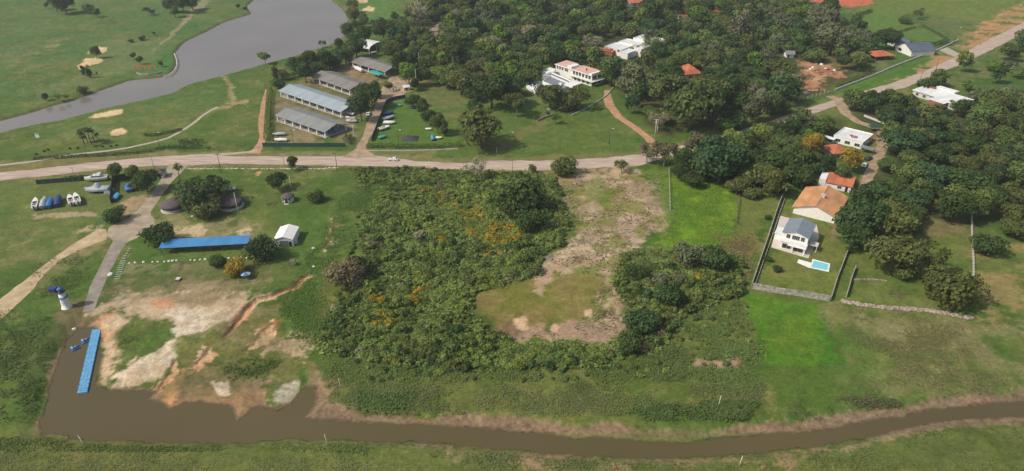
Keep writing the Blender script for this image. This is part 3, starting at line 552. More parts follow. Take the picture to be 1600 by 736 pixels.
# ------------------------------------------------------------------ buildings
def frame(A, B, z=0.0, C_=None):
    """local frame: origin at A, x towards B, y away from the camera; returns empty pose, length, depth"""
    a, b = G(*A, z), G(*B, z); d = b - a; L = d.length; rz = math.atan2(d.y, d.x); D = None
    if C_ is not None:
        c = G(*C_, z) - a; D = abs(-c.x * math.sin(rz) + c.y * math.cos(rz))
    return Vector((a.x, a.y, 0)), rz, L, D
def gable_roof(b, x0, x1, y0, y1, ze, zr, t=.12, along='x', over=.4, mi=0):
    if along == 'x':
        ym = (y0 + y1) / 2; s = (zr - ze) / (ym - y0); zo = ze - s * over
        b.slab((x0 - over, y0 - over, zo), (x1 + over, y0 - over, zo), (x1 + over, ym, zr), (x0 - over, ym, zr), t, mi)
        b.slab((x0 - over, ym, zr + .004), (x1 + over, ym, zr + .004), (x1 + over, y1 + over, zo + .004), (x0 - over, y1 + over, zo + .004), t, mi)
    else:
        xm = (x0 + x1) / 2; s = (zr - ze) / (xm - x0); zo = ze - s * over
        b.slab((x0 - over, y0 - over, zo), (xm, y0 - over, zr), (xm, y1 + over, zr), (x0 - over, y1 + over, zo), t, mi)
        b.slab((xm, y0 - over, zr + .004), (x1 + over, y0 - over, zo + .004), (x1 + over, y1 + over, zo + .004), (xm, y1 + over, zr + .004), t, mi)
    return b
def hip_roof(b, x0, x1, y0, y1, ze, zr, over=.5, mi=0, t=.15):
    X0, X1, Y0, Y1 = x0 - over, x1 + over, y0 - over, y1 + over; w_, d_ = X1 - X0, Y1 - Y0
    if w_ >= d_: r0, r1 = (X0 + d_ / 2, (Y0 + Y1) / 2, zr), (X1 - d_ / 2, (Y0 + Y1) / 2, zr)
    else: r0, r1 = ((X0 + X1) / 2, Y0 + w_ / 2, zr), ((X0 + X1) / 2, Y1 - w_ / 2, zr)
    vs = [(X0, Y0, ze), (X1, Y0, ze), (X1, Y1, ze), (X0, Y1, ze), r0, r1] + [(X0, Y0, ze - t), (X1, Y0, ze - t), (X1, Y1, ze - t), (X0, Y1, ze - t)]
    if w_ >= d_: fs = [(0, 1, 5, 4), (1, 2, 5), (2, 3, 4, 5), (3, 0, 4)]
    else: fs = [(0, 1, 4), (1, 2, 5, 4), (2, 3, 5), (3, 0, 4, 5)]
    fs += [(0, 6, 7, 1), (1, 7, 8, 2), (2, 8, 9, 3), (3, 9, 6, 0), (9, 8, 7, 6)]
    return b.add(vs, fs, mi)
def gable_wall(b, x0, x1, y, ze, zr, th=.2, mi=0):
    """closes a gable end that faces the viewer (ridge along y)"""
    xm = (x0 + x1) / 2; vs = [(x0, y, ze), (x1, y, ze), (xm, y, zr - .02), (x0, y + th, ze), (x1, y + th, ze), (xm, y + th, zr - .02)]
    return b.add(vs, [(0, 1, 2), (5, 4, 3), (0, 3, 4, 1), (1, 4, 5, 2), (2, 5, 3, 0)], mi)
def gable_wall_x(b, y0, y1, x, ze, zr, th=.2, mi=0):
    ym = (y0 + y1) / 2; vs = [(x, y0, ze), (x, y1, ze), (x, ym, zr - .02), (x + th, y0, ze), (x + th, y1, ze), (x + th, ym, zr - .02)]
    return b.add(vs, [(2, 1, 0), (3, 4, 5), (1, 4, 3, 0), (2, 5, 4, 1), (0, 3, 5, 2)], mi)
def window(parent, x, z, w_=1.4, h_=1.2, y=-.05, axis='y', name='window', mat_='glass'):
    """window with a proud frame in a wall; axis 'y' = wall facing the viewer, 'x+' = wall on the right side"""
    f = MB(); t = .09
    if axis == 'y':
        f.box(x - w_/2 - t, x + w_/2 + t, y - .06, y + .04, z + h_/2, z + h_/2 + t); f.box(x - w_/2 - t, x + w_/2 + t, y - .10, y + .04, z - h_/2 - t, z - h_/2)
        f.box(x - w_/2 - t, x - w_/2, y - .06, y + .04, z - h_/2, z + h_/2); f.box(x + w_/2, x + w_/2 + t, y - .06, y + .04, z - h_/2, z + h_/2); f.box(x - .03, x + .03, y - .05, y + .04, z - h_/2, z + h_/2)
        o = f.build(name, M['offwhite'], parent); MB().box(x - w_/2, x + w_/2, y - .02, y + .06, z - h_/2, z + h_/2).build('pane', M[mat_], o)
    else:
        f.box(y - .04, y + .06, x - w_/2 - t, x + w_/2 + t, z + h_/2, z + h_/2 + t); f.box(y - .04, y + .10, x - w_/2 - t, x + w_/2 + t, z - h_/2 - t, z - h_/2)
        f.box(y - .04, y + .06, x - w_/2 - t, x - w_/2, z - h_/2, z + h_/2); f.box(y - .04, y + .06, x + w_/2, x + w_/2 + t, z - h_/2, z + h_/2); f.box(y - .04, y + .05, x - .03, x + .03, z - h_/2, z + h_/2)
        o = f.build(name, M['offwhite'], parent); MB().box(y - .06, y + .02, x - w_/2, x + w_/2, z - h_/2, z + h_/2).build('pane', M[mat_], o)
    return o
def door(parent, x, y=-.05, w_=1.0, h_=2.1, m='dark', name='door', z=0):
    o = MB().box(x - w_/2, x + w_/2, y - .03, y + .06, z + .02, z + h_).build(name, M[m], parent); MB().box(x + w_/2 - .2, x + w_/2 - .1, y - .08, y - .03, z + 1, z + 1.1).build('handle', M['metal'], o); return o
def wall_box(b, L, D, h, t=.2, z0=-.15, mi=0):
    b.box(0, L, 0, t, z0, h, mi); b.box(0, L, D - t, D, z0, h, mi); b.box(0, t, t, D - t, z0, h, mi); b.box(L - t, L, t, D - t, z0, h, mi); return b

# --- open boat sheds
def boat_shed(A, B, C_, n, m, label, ze=3.4, zr=5.2, D=None):
    loc, rz, L, D0 = frame(A, B, 0); D = D or 13.0
    t = thing('boat_shed', label, 'shed', loc, rz, 'open boat storage sheds')
    gable_roof(MB(), 0, L, 0, D, ze, zr, .12, 'x', .7).build('roof', M[m], t)
    for i in range(n):
        x = .2 + (L - .4) * i / (n - 1)
        for y in (.2, D - .2): MB().box(x - .26, x + .26, y - .26, y + .26, -.15, ze).build('post', M['white'], t)
    for i in range(n):
        x = .2 + (L - .4) * i / (n - 1); MB().tube((x, .2, ze - .1), (x, D / 2, zr - .2), .08, n=5).tube((x, D - .2, ze - .1), (x, D / 2, zr - .2), .08, n=5).tube((x, .2, ze - .15), (x, D - .2, ze - .15), .07, n=5).build('truss', M['metal'], t)
    MB().box(0, L, -.06, .06, ze - .35, ze - .15).build('fascia', M['metal'], t)
    f = MB().box(-.3, L + .3, -.3, D + .3, -.1, .06).build('floor_slab', M['conc'], t)
    return t, loc, rz, L, D
def dim(A, B, C_):
    a, b, c = G(*A), G(*B), G(*C_); d = (b - a).normalized(); return abs((c - b).cross(d).z)
D1 = dim((433.7,189), (508.9,215.4), (542.4,202.6))
sheds = [
 boat_shed((433.7,189.5), (508.9,215.6), 0, 7, 'sheet', 'grey roofed open boat shed nearest the main road', D=D1 * .98),
 boat_shed((438.9,150.5), (533.6,183.8), 0, 9, 'sheet_b', 'longest open boat shed with pale blue metal roof', D=D1),
 boat_shed((489,128), (547,149), 0, 6, 'sheet_d', 'dull brown grey open boat shed behind the pale blue one', D=D1 * 1.02),
 boat_shed((551.5,105), (602,120.5), 0, 5, 'sheet_d', 'dull grey open boat shed beside the teal tarp', D=D1 * .95)]
# curved roof shed at the back
loc, rz, L, _ = frame((578,84), (612,72)); t = thing('storage_shed', 'white shed with curved roof half hidden by trees above the boat yard', 'shed', loc, rz)
b = MB(); n = 10; Ls, Ds = 15.0, 15.0
for i in range(n):
    a0, a1 = math.pi * i / n, math.pi * (i + 1) / n; f = lambda a: (Ls / 2 - (Ls / 2 + .5) * math.cos(a), 3.2 + 2.6 * math.sin(a))
    (xa, za), (xb, zb) = f(a0), f(a1); b.slab((xa, -.5, za), (xb, -.5, zb), (xb, Ds, zb), (xa, Ds, za), .12)
b.build('roof', M['sheet_w'], t)
for x in (0, Ls / 2, Ls):
    for y in (.2, Ds - .3): MB().box(x - .15, x + .15, y, y + .3, -.1, 3.3).build('post', M['white'], t)

# --- boats
def boat(bow, stern, wd, hull, cover, label, kind='covered', h=None, name='boat', group=None, z=0.0, cat='boat'):
    """bow and stern given as pixels; hull is lofted, on a cradle, with deck or cover"""
    a, c = G(*bow, z), G(*stern, z); L = (a - c).length; rz = math.atan2(a.y - c.y, a.x - c.x); h = h or L * .16
    t = thing(name, label, cat, (c.x, c.y, z), rz, group); lift = .35
    st = [(0, .86, 0), (.15, .95, 0), (.4, 1.0, 0), (.6, .95, .02), (.78, .74, .06), (.9, .45, .12), (.985, .10, .2)]
    V = []; n = 7
    for x, wf, up in st:
        hw = wd / 2 * wf; zb = lift + h * (up * 1.3); zt = lift + h * (1 + up)
        V += [(x * L, -hw, zt), (x * L, -hw * .92, zb + h * .5), (x * L, -hw * .6, zb + h * .14), (x * L, 0, zb), (x * L, hw * .6, zb + h * .14), (x * L, hw * .92, zb + h * .5), (x * L, hw, zt)]
    Fc = []
    for i in range(len(st) - 1):
        for j in range(n - 1): Fc.append((i * n + j, i * n + j + 1, (i + 1) * n + j + 1, (i + 1) * n + j))
    Fc += [(6, 5, 4, 3, 2, 1, 0), tuple(range((len(st) - 1) * n, len(st) * n))]
    MB().add(V, Fc, 0, True).build('hull', M[hull], t)
    MB().box(L * .1, L * .2, -wd * .4, wd * .4, -.05, lift + .1).build('cradle', M['wood'], t); MB().box(L * .6, L * .7, -wd * .35, wd * .35, -.05, lift + .15).build('cradle', M['wood'], t)
    top = lift + h
    if kind == 'covered':
        V = []; k = 7
        for i, (x, wf, up) in enumerate(st):
            hw = wd / 2 * wf * 1.05; hump = h * (.55 if .1 < x < .7 else .2)
            for j in range(k):
                s_ = -1 + 2 * j / (k - 1); V.append((x * L - (.1 if i == 0 else 0), s_ * hw, top + h * up - h * .12 + hump * (1 - s_ * s_) + h * .12 * math.sin(i * 2.1 + j * 1.7) * .4))
        Fc = [(i * k + j, (i + 1) * k + j, (i + 1) * k + j + 1, i * k + j + 1) for i in range(len(st) - 1) for j in range(k - 1)]
        b = MB().add(V, Fc, 0, True); m0 = len(b.v)
        for i in (0, len(st) - 1):
            pts = [V[i * k + j] for j in range(k)]; b.add(pts + [(p[0], p[1], p[2] - h * .35) for p in pts], [(j, j + 1, k + j + 1, k + j) for j in range(k - 1)], 0)
        for jj in (0, k - 1):
            pts = [V[i * k + jj] for i in range(len(st))]; q = len(st); b.add(pts + [(p[0], p[1], p[2] - h * .45) for p in pts], [(j, j + 1, q + j + 1, q + j) for j in range(q - 1)], 0)
        b.build('cover', M[cover], t)
    else:
        dk = [(x * L, wd / 2 * wf * .98, top + h * up + .02) for x, wf, up in st]
        # side decks and foredeck around an open well
        b = MB(); inner = [(.06, .62), (.15, .68), (.4, .7), (.58, .55)]
        for sgn in (1, -1):
            for i in range(3):
                x0, w0 = inner[i]; x1, w1 = inner[i + 1]; p = dk[i]; q = dk[i + 1]
                b.add([(p[0], sgn * p[1], p[2]), (q[0], sgn * q[1], q[2]), (x1 * L, sgn * wd / 2 * w1, q[2]), (x0 * L, sgn * wd / 2 * w0, p[2])], [(0, 1, 2, 3)] if sgn < 0 else [(3, 2, 1, 0)])
        b.add([(dk[i][0], dk[i][1], dk[i][2]) for i in range(3, 7)] + [(dk[i][0], -dk[i][1], dk[i][2]) for i in range(6, 2, -1)], [tuple(range(8))[::-1]])
        b.add([(0, -dk[0][1], top), (0, dk[0][1], top), (.06 * L, wd / 2 * .62, top), (.06 * L, -wd / 2 * .62, top)], [(3, 2, 1, 0)]); b.build('deck', M['gel'], t)
        MB().box(.06 * L, .58 * L, -wd * .34, wd * .34, lift + h * .4, lift + h * .5).build('cockpit', M[cover], t)
        MB().box(.1 * L, .2 * L, -wd * .3, wd * .3, lift + h * .5, top + .08).box(.32 * L, .38 * L, -wd * .3, -wd * .08, lift + h * .5, top + .1).box(.32 * L, .38 * L, wd * .08, wd * .3, lift + h * .5, top + .1).build('seat', M['gelc'], t)
        MB().slab((.55 * L, -wd * .34, top + .05), (.55 * L, wd * .34, top + .05), (.48 * L, wd * .3, top + .5), (.48 * L, -wd * .3, top + .5), .04).build('windscreen', M['glass'], t)
        MB().box(-.25, .03, -.18, .18, lift + .2, top + .35).tube((-.15, 0, lift - .2), (-.15, 0, lift + .3), .07, n=5).build('outboard_motor', M['dark'], t)
    return t, L, top
BG = 'boats stored on the lawn left of the driveway'
def cabin(t, L, wd, top, mcol='gel'):
    V = lambda x0, x1, w0, z0, x2, x3, w1, z1: ([(x0, -w0, z0), (x1, -w0 * .8, z0), (x1, w0 * .8, z0), (x0, w0, z0), (x2, -w1, z1), (x3, -w1 * .8, z1), (x3, w1 * .8, z1), (x2, w1, z1)], [(3, 2, 1, 0), (4, 5, 6, 7), (0, 1, 5, 4), (1, 2, 6, 5), (2, 3, 7, 6), (3, 0, 4, 7)])
    c = MB().add(*V(.22 * L, .72 * L, wd * .38, top - .02, .27 * L, .60 * L, wd * .32, top + 1.0)).build('cabin', M[mcol], t)
    MB().add(*V(.235 * L, .705 * L, wd * .386, top + .25, .262 * L, .635 * L, wd * .345, top + .78)).build('window', M['glass'], c)
    f = MB().add(*V(.26 * L, .50 * L, wd * .28, top + 1.0, .27 * L, .44 * L, wd * .25, top + 1.45)).build('flybridge', M[mcol], t)
    MB().slab((.5 * L, -wd * .22, top + 1.42), (.5 * L, wd * .22, top + 1.42), (.46 * L, wd * .22, top + 1.85), (.46 * L, -wd * .22, top + 1.85), .04).build('windscreen', M['glass'], f)
    MB().tube((.28 * L, -wd * .22, top + 1.4), (.25 * L, -wd * .22, top + 2.2), .04, n=5).tube((.28 * L, wd * .22, top + 1.4), (.25 * L, wd * .22, top + 2.2), .04, n=5).tube((.25 * L, -wd * .22, top + 2.2), (.25 * L, wd * .22, top + 2.2), .05, n=5).build('radar_arch', M['gel'], t)
    r = MB()
    for s in (1, -1):
        pts = [(.70 * L, s * wd * .40), (.82 * L, s * wd * .32), (.92 * L, s * wd * .18), (.985 * L, 0)]
        for p, q in zip(pts, pts[1:]): r.tube((p[0], p[1], top + .75), (q[0], q[1], top + .8), .025, n=4).tube((p[0], p[1], top), (p[0], p[1], top + .75), .02, n=4)
    r.build('railing', M['metal'], t)
t, L, top = boat((133,284), (170,281), 3.6, 'gel', 'gelc', 'large white motor yacht with cabin standing by the dark green mesh fence', 'open', 1.5, 'motor_yacht', cat='yacht')
cabin(t, L, 3.6, top)
t, L, top = boat((134,301), (172,299), 3.8, 'greyc', 'greyc', 'large cabin boat shrouded in pale grey cover with a raised hump', 'covered', 1.6, 'covered_yacht', cat='yacht')
MB().add([(.3*L, -1.5, top), (.7*L, -1.3, top), (.7*L, 1.3, top), (.3*L, 1.5, top), (.42*L, -.8, top+1.9), (.52*L, -.7, top+1.9), (.52*L, .7, top+1.9), (.42*L, .8, top+1.9)], [(4,5,6,7),(0,1,5,4),(1,2,6,5),(2,3,7,6),(3,0,4,7)], 0, True).build('cover_hump', M['greyc'], t)
MB().add([(-1.2,-1.8,0),(1.5,-2.4,0),(1.6,2.2,0),(-1.0,1.9,0),(.1,-1.5,top+.1),(1.2,-1.5,top+.2),(1.2,1.5,top+.2),(.1,1.5,top+.1)], [(4,5,6,7),(0,1,5,4),(1,2,6,5),(2,3,7,6),(3,0,4,7)], 0).build('cover_skirt', M['greyc'], t)
boat((58,315), (55,330), 2.2, 'gel', 'dark', 'white open boat at the left end of the stored boat row', 'open', group=BG)
boat((72,313), (67,328), 2.2, 'greyc', 'greyc', 'boat under a pale grey blue cover, beside the first white boat', group=BG)
boat((82,313), (77,327), 2.2, 'bluec', 'bluec', 'boat under a bright blue cover between grey and dark blue ones', group=BG)
boat((95,310), (90,325), 2.2, 'navy', 'navy', 'boat under a dark blue cover ending the row of four', group=BG)
boat((110,310), (113.5,323), 2.3, 'gel', 'red', 'small white open boat, left one of the white pair on the lawn', 'open', group=BG)
boat((119,308), (124,322), 2.4, 'gel', 'gelc', 'small white open boat, right one of the white pair on the lawn', 'open', group=BG)
boat((201,291), (203,301), 2.9, 'bluec', 'bluec', 'blue covered boat inside the dark mesh enclosure')
boat((185,305), (179,314), 2.4, 'skyb', 'skyb', 'light blue covered boat just outside the dark mesh enclosure')
LG = 'boats on the lawn right of the lane'
boat((615,177), (601,181), 2.6, 'bgrey', 'navy', 'boat half under a dark blue cover, first of the lawn row', group=LG)
boat((616,184), (599,189), 2.7, 'gel', 'greyc', 'boat under a grey cover beside the dark blue one', group=LG)
boat((618,194), (600,193.5), 2.7, 'gel', 'gel', 'plain white covered boat on the lawn between grey and beige boats', group=LG)
boat((609,200), (592,205), 2.7, 'gel', 'gelc', 'beige and white open boat near the lane fence', 'open', group=LG)
boat((603,214), (592,217.5), 2.2, 'bgrey', 'teal', 'small boat with teal green cover by the front hedge', group=LG)
boat((664,203), (674,203), 1.7, 'gel', 'gel', 'small white dinghy beside the dark tree clump', name='dinghy')
boat((691,217), (681,216.5), 1.9, 'gel', 'gel', 'white dinghy lying next to a blue board', name='dinghy')
boat((675.5,214), (676.5,221), 1.6, 'bluec', 'skyb', 'small pale blue boat standing beside the white dinghy', name='dinghy')
boat((426,212.5), (446,211.5), 2.0, 'bgrey', 'greyc', 'long grey boat lying upside the white hull inside the yard fence')
boat((429,221), (449,221), 2.1, 'gel', 'gel', 'slim white covered hull lying just inside the teal fence')
boat((553,108), (566.5,114), 2.2, 'gel', 'gel', 'white covered boat on bare dirt beside the teal tarp')
for i, (a, c_) in enumerate([((541,178), (553,180.5)), ((540,186), (556,188)), ((541,191), (558,192))]):
    boat(a, c_, 2.1, 'gel', 'gelc' if i == 1 else 'gel', ['white covered boat behind the two others at the shed corner', 'cream white open boat in the middle of three by the shed', 'white open boat nearest of three at the pale blue shed'][i], 'covered' if i == 0 else 'open')
boat((527,206), (512,203), 2.3, 'gel', 'dark', 'white boat poking out of the open end of the nearest shed', 'open')
boat((558,147), (550,147), 1.7, 'orange', 'orange', 'orange covered dinghy at the corner of the dull grey shed', name='dinghy')
boat((650,170), (642,169), 2.2, 'navy', 'navy', 'dark blue covered boat under the trees behind the lawn')
boat((628,166.5), (622,165), 1.8, 'bgrey', 'teal', 'dark green covered dinghy near the bend of the teal fence', name='dinghy')
boat((590,82), (581,84), 2.2, 'gel', 'gel', 'white boat under the curved roof shed')
# boats stored inside the sheds
for si, (t_, loc_, rz_, L_, D_) in enumerate(sheds):
    nb = [6, 8, 5, 4][si]
    for i in range(nb):
        x = L_ * (i + .55) / nb; y = 2.2 + random.uniform(-.3, .8); ln = random.uniform(5, 6.5)
        f = lambda lx, ly: (loc_.x + lx * math.cos(rz_) - ly * math.sin(rz_), loc_.y + lx * math.sin(rz_) + ly * math.cos(rz_), 0)
        q0 = P(f(x, y)); q1 = P(f(x + random.uniform(-.4, .4), y + ln)); hl, cv = random.choice([('gel', 'gel'), ('gel', 'bluec'), ('gelc', 'greyc'), ('gel', 'gelc')])
        sn = ['nearest grey', 'pale blue', 'brown grey', 'tarp side'][si]
        boat(q0, q1, 2.1, hl, cv, f'{"white" if cv in ("gel", "gelc") else "blue covered" if cv == "bluec" else "grey covered"} boat parked under the {sn} shed roof', random.choice(['covered', 'open']), group=f'boats parked under the {sn} shed')
# teal tarp awning
loc, rz, L, _ = frame((575.6,111.8), (591.5,118), 2.8); t = thing('tarp_awning', 'bright teal tarp awning in front of the dull grey shed', 'awning', loc, rz)
b = MB(); nx, ny = 8, 5; vs = []
for i in range(nx + 1):
    for j in range(ny + 1): vs.append((L * i / nx, 4.6 * j / ny, 2.6 + .5 * math.sin(math.pi * j / ny) + .18 * math.sin(i * 1.7) * math.sin(j * 1.1) + .3 * abs(math.sin(math.pi * i / 4))))
b.add(vs, [(i * (ny + 1) + j, (i + 1) * (ny + 1) + j, (i + 1) * (ny + 1) + j + 1, i * (ny + 1) + j + 1) for i in range(nx) for j in range(ny)], 0, True); b.build('tarp', M['teal'], t)
for x, y in ((.1, .1), (L - .1, .1), (.1, 4.5), (L - .1, 4.5)): MB().tube((x, y, -.1), (x, y, 2.62), .06, n=6).build('pole', M['metal'], t)

# --- cars
def car(front, rear, m, label, group=None, wd=1.8):
    a, c = G(*front), G(*rear); L = 4.4; rz = math.atan2(a.y - c.y, a.x - c.x); mid = (a + c) / 2; t = thing('car', label, 'car', (mid.x, mid.y, .03), rz, group)
    prof = [(-2.2, .35), (-2.2, .85), (-1.9, .95), (-1.75, 1.0), (-1.3, 1.42), (.2, 1.45), (.95, 1.0), (2.0, .85), (2.2, .65), (2.2, .35)]
    V = []; 
    for s, ww in ((-1, 1), (1, 1)):
        for x, z in prof: V.append((x, s * (wd / 2 if z < 1.05 else wd / 2 * .82), z))
    n = len(prof); Fc = [tuple(range(n)), tuple(range(n, 2 * n))[::-1]] + [(i, n + i, n + (i + 1) % n, (i + 1) % n) for i in range(n)]
    MB().add(V, Fc).build('body', M[m], t)
    g_ = MB().add([(-1.72, -wd*.405, 1.03), (.88, -wd*.405, 1.03), (.22, -wd*.375, 1.40), (-1.28, -wd*.375, 1.40)], [(0,1,2,3)]).build('window', M['glass'], t)
    for s in (-1, 1):
        MB().add([(-1.6, s*(wd/2*.95), 1.02), (.75, s*(wd/2*.95), 1.02), (.15, s*(wd/2*.86), 1.36), (-1.2, s*(wd/2*.86), 1.36), (-1.6, s*(wd/2*.8), 1.02), (.75, s*(wd/2*.8), 1.02), (.15, s*(wd/2*.7), 1.36), (-1.2, s*(wd/2*.7), 1.36)], [(0,1,2,3),(7,6,5,4),(0,4,5,1),(1,5,6,2),(2,6,7,3),(3,7,4,0)]).build('window', M['glass'], t)
    bpy.data.objects.remove(g_)
    MB().slab((.93, -.72, 1.04), (.93, .72, 1.04), (.26, .66, 1.44), (.26, -.66, 1.44), .03).build('windscreen', M['glass'], t)
    MB().slab((-1.74, .7, 1.03), (-1.74, -.7, 1.03), (-1.36, -.64, 1.41), (-1.36, .64, 1.41), .03).build('rear_window', M['glass'], t)
    for x in (-1.35, 1.35):
        for s in (-1, 1):
            o = MB().tube((x, s * (wd/2 - .18), .32), (x, s * (wd/2 + .02), .32), .34, n=14).build('wheel', M['tyre'], t); MB().tube((x, s * (wd/2), .32), (x, s * (wd/2 + .03), .32), .18, n=10).build('rim', M['metal'], o)
    for s in (-1, 1): MB().box(2.16, 2.22, s * .62 - .18, s * .62 + .18, .62, .76).build('headlight', M['gel'], t)
    return t
car((608,250.5), (621,251), 'carw', 'white hatchback driving on the main dirt road beside the scrub')
car((577.5,176), (574,183), 'carw', 'white car parked in the lane beside the boat shed trees')
car((368,296.5), (352,298), 'carw', 'white car parked behind the thatched shelters under the tree')
car((1255,145), (1262,149), 'carg', 'silver car with dark windows by the fence gate and red clay yard')
car((1360,248), (1353,251), 'card', 'dark car parked under the carport edge near the yellow green tree')
car((1351,257), (1349,262), 'carw', 'white car half hidden beside the dark one on the lane')
car((1134,187), (1141,184), 'carw', 'white car behind the hedge by the pale gate pillars')

# --- poles and masts
def pole(base, ty, m, label, r=.15, arms=0, lamp=False, name='utility_pole', cat='pole', group=None, lx=0, hmax=12):
    b = G(*base); h = min(top_h(base[0], base[1], ty), hmax); t = thing(name, label, cat, (b.x, b.y, ground_z(b.x, b.y)), 0, group)
    MB().tube((0, 0, -.2), (lx, 0, h), r, r * .65, 8).build('shaft', M[m], t)
    for k in range(arms):
        z = h - .4 - k * 1.1; a = MB().box(lx - 1.0, lx + 1.0, -.08, .08, z - .08, z + .08).build('crossarm', M[m], t)
        for x in (-.85, 0, .85): MB().tube((lx + x, 0, z + .08), (lx + x, 0, z + .3), .06, n=6).build('insulator', M['offwhite'], a)
    if lamp:
        MB().tube((lx, 0, h - .1), (lx + 1.2, -.3, h + .15), .05, n=6).build('lamp_arm', M['metal'], t); MB().box(lx + .9, lx + 1.6, -.5, -.1, h + .05, h + .22).build('lamp_head', M['gel'], t)
    return t
UG = 'utility poles along the main road'
pole((119,283), 261, 'pole', 'pale concrete pole beside the dark mesh fence left of the yacht', arms=1, group=UG)
pole((242,267), 240, 'pole', 'leaning concrete pole next to the guard hut', arms=1, group=UG)
pole((346,270), 240, 'poled', 'dark pole south of the road between the palm and the round bush', arms=1, group=UG)
pole((445,262), 241, 'pole', 'concrete pole directly left of the round roadside bush', arms=1, group=UG)
pole((527,266), 239, 'poled', 'dark pole at the road opposite the boat yard entrance', arms=1, group=UG)
pole((373,335), 301, 'polew', 'bright white pole in front of the large thatched shelter', .14)
pole((455.5,297), 275, 'polew', 'white pole beside the tree above the round thatched hut', .12)
pole((250.5,232), 207, 'poled', 'dark lamp pole beside the cart path hedge', .13, lamp=True)
pole((459,226), 203, 'poled', 'dark lamp pole inside the boat yard by the white hull', .13, lamp=True)
pole((553.5,218), 195, 'polew', 'white pole at the end of the nearest boat shed', .15, arms=1)
pole((623.5,233), 203, 'poled', 'dark lamp pole behind the long clipped hedge', .13, lamp=True)
pole((797,238), 207, 'poled', 'rusty dark lamp pole above the road on the open meadow', .14, arms=1, lamp=True)
pole((776,240), 230, 'polew', 'short white stake on the meadow left of the rusty lamp pole', .1)
pole((875,234), 215, 'poled', 'thin dark pole in the middle of the meadow', .1)
pole((801,268), 249, 'poled', 'thin dark pole standing against the pale road above the scrub', .1)
pole((952,226), 201, 'poled', 'dark lamp pole on the meadow left of the clay driveway', .13, lamp=True)
pole((978,172), 147, 'polew', 'white H shaped pole with two crossarms beside the clay driveway', .18, arms=2)
pole((1023,215), 186, 'polew', 'white pole with two crossarms at the foot of the clay driveway', .18, arms=2)
pole((1182,168), 154, 'polew', 'white street lamp rising from the hedge by the wood', .15, lamp=True)
pole((1490,68), 43, 'poled', 'street lamp beside the grey garden wall at upper right', .14, lamp=True)
pole((1461,113), 92, 'poled', 'dark utility pole on the right edge of the upper road', .15, arms=1)
pole((1437,128), 112, 'poled', 'dark utility pole near the big pale roofed house', .15, arms=1)
pole((132.5,696), 678, 'polew', 'leaning white marker post left on the near canal bank', .11, lx=-.6)
pole((512,697), 677, 'polew', 'white marker post in the middle of the near canal bank', .11, lx=-.25)
pole((1155,728), 712, 'polew', 'white marker post on the near bank at lower right', .11, lx=.25)
pole((1122,636), 618, 'polew', 'white marker post in the tall grass beyond the canal', .11, lx=.2)
pole((532,606), 591, 'polew', 'white marker post in the weeds beside the sandy cove', .1, lx=-.1)
pole((156,368), 353, 'polew', 'thin pale post beside the fork of the dirt track', .09)
pole((651,140), 100, 'polew', 'tall thin white mast among the trees right of the lane', .12)
pole((656,110), 82, 'polew', 'white mast deep among trees above the lane', .12)

# --- lighthouse, dock, small craft
b_ = G(104.5, 480); t = thing('lighthouse', 'small white lighthouse tower with blue cap on the left bank', 'lighthouse', (b_.x, b_.y, 0)); hh = min(9, top_h(104.5, 480, 449)) ; k = hh
MB().lathe([(1.5, -.3), (1.5, .15), (1.25, .2), (1.15, k * .3), (.92, k * .78)], 24).build('tower', M['white'], t)
MB().lathe([(.94, k * .50), (1.45, k * .52), (1.45, k * .535), (.93, k * .55)], 24).build('gallery', M['bluec'], t)
r = MB()
for z in (k * .60, k * .57):
    for i in range(16): a, c_ = i * math.pi / 8, (i + 1) * math.pi / 8; r.tube((1.42 * math.cos(a), 1.42 * math.sin(a), z), (1.42 * math.cos(c_), 1.42 * math.sin(c_), z), .03, n=4)
for i in range(16): a = i * math.pi / 8; r.tube((1.42 * math.cos(a), 1.42 * math.sin(a), k * .53), (1.42 * math.cos(a), 1.42 * math.sin(a), k * .6), .025, n=4)
r.build('railing', M['navy'], t)
MB().lathe([(1.25, k * .78), (1.25, k * .80), (.75, k * .81), (.75, k * .90)], 20).build('lantern_room', M['glass'], t)
MB().lathe([(.95, k * .90), (.85, k * .94), (.4, k * .99), (.08, k * 1.01), (.05, k * 1.06)], 20).build('cap', M['bluec'], t)
o = MB().box(-3.0, -1.1, -.8, .9, k * .80, k * .97).build('tank', M['navy'], t); MB().box(-3.1, -1.0, -.9, 1.0, k * .775, k * .795).tube((-2, 0, k * .6), (-.8, 0, k * .79), .06, n=5).build('bracket', M['red'], o)
MB().tube((-.9, 1.2, k * .75), (-1.6, 1.2, k * 1.45), .045, .02, 5).build('antenna', M['metal'], t)
M['dock'] = mat('dock_float', (.13, .36, .60), .6, .14, .9, .1)
c4 = [G(a, b, -.7) for a, b in [(143.8,514.5), (157.2,514.9), (136.2,612.5), (120.3,614)]]
t = thing('floating_dock', 'long light blue floating dock reaching into the muddy water', 'dock', (c4[0].x, c4[0].y, -1.1))
n = 30; m_ = 3; b = MB(); tops = MB()
rng2 = random.Random(3)
for i in range(n):
    for j in range(m_):
        def q(u_, v_): 
            a = c4[0].lerp(c4[3], u_); c_ = c4[1].lerp(c4[2], u_); return a.lerp(c_, v_) - c4[0]
        e = .015; u0, u1, v0, v1 = (i + e * 3) / n, (i + 1 - e * 3) / n, (j + e * 1.5) / m_, (j + 1 - e * 1.5) / m_
        b.prism([tuple(q(u0, v0))[:2], tuple(q(u0, v1))[:2], tuple(q(u1, v1))[:2], tuple(q(u1, v0))[:2]], -.1, .40 + rng2.uniform(-.015, .015))
b.build('deck', M['dock'], t)
fl = MB()
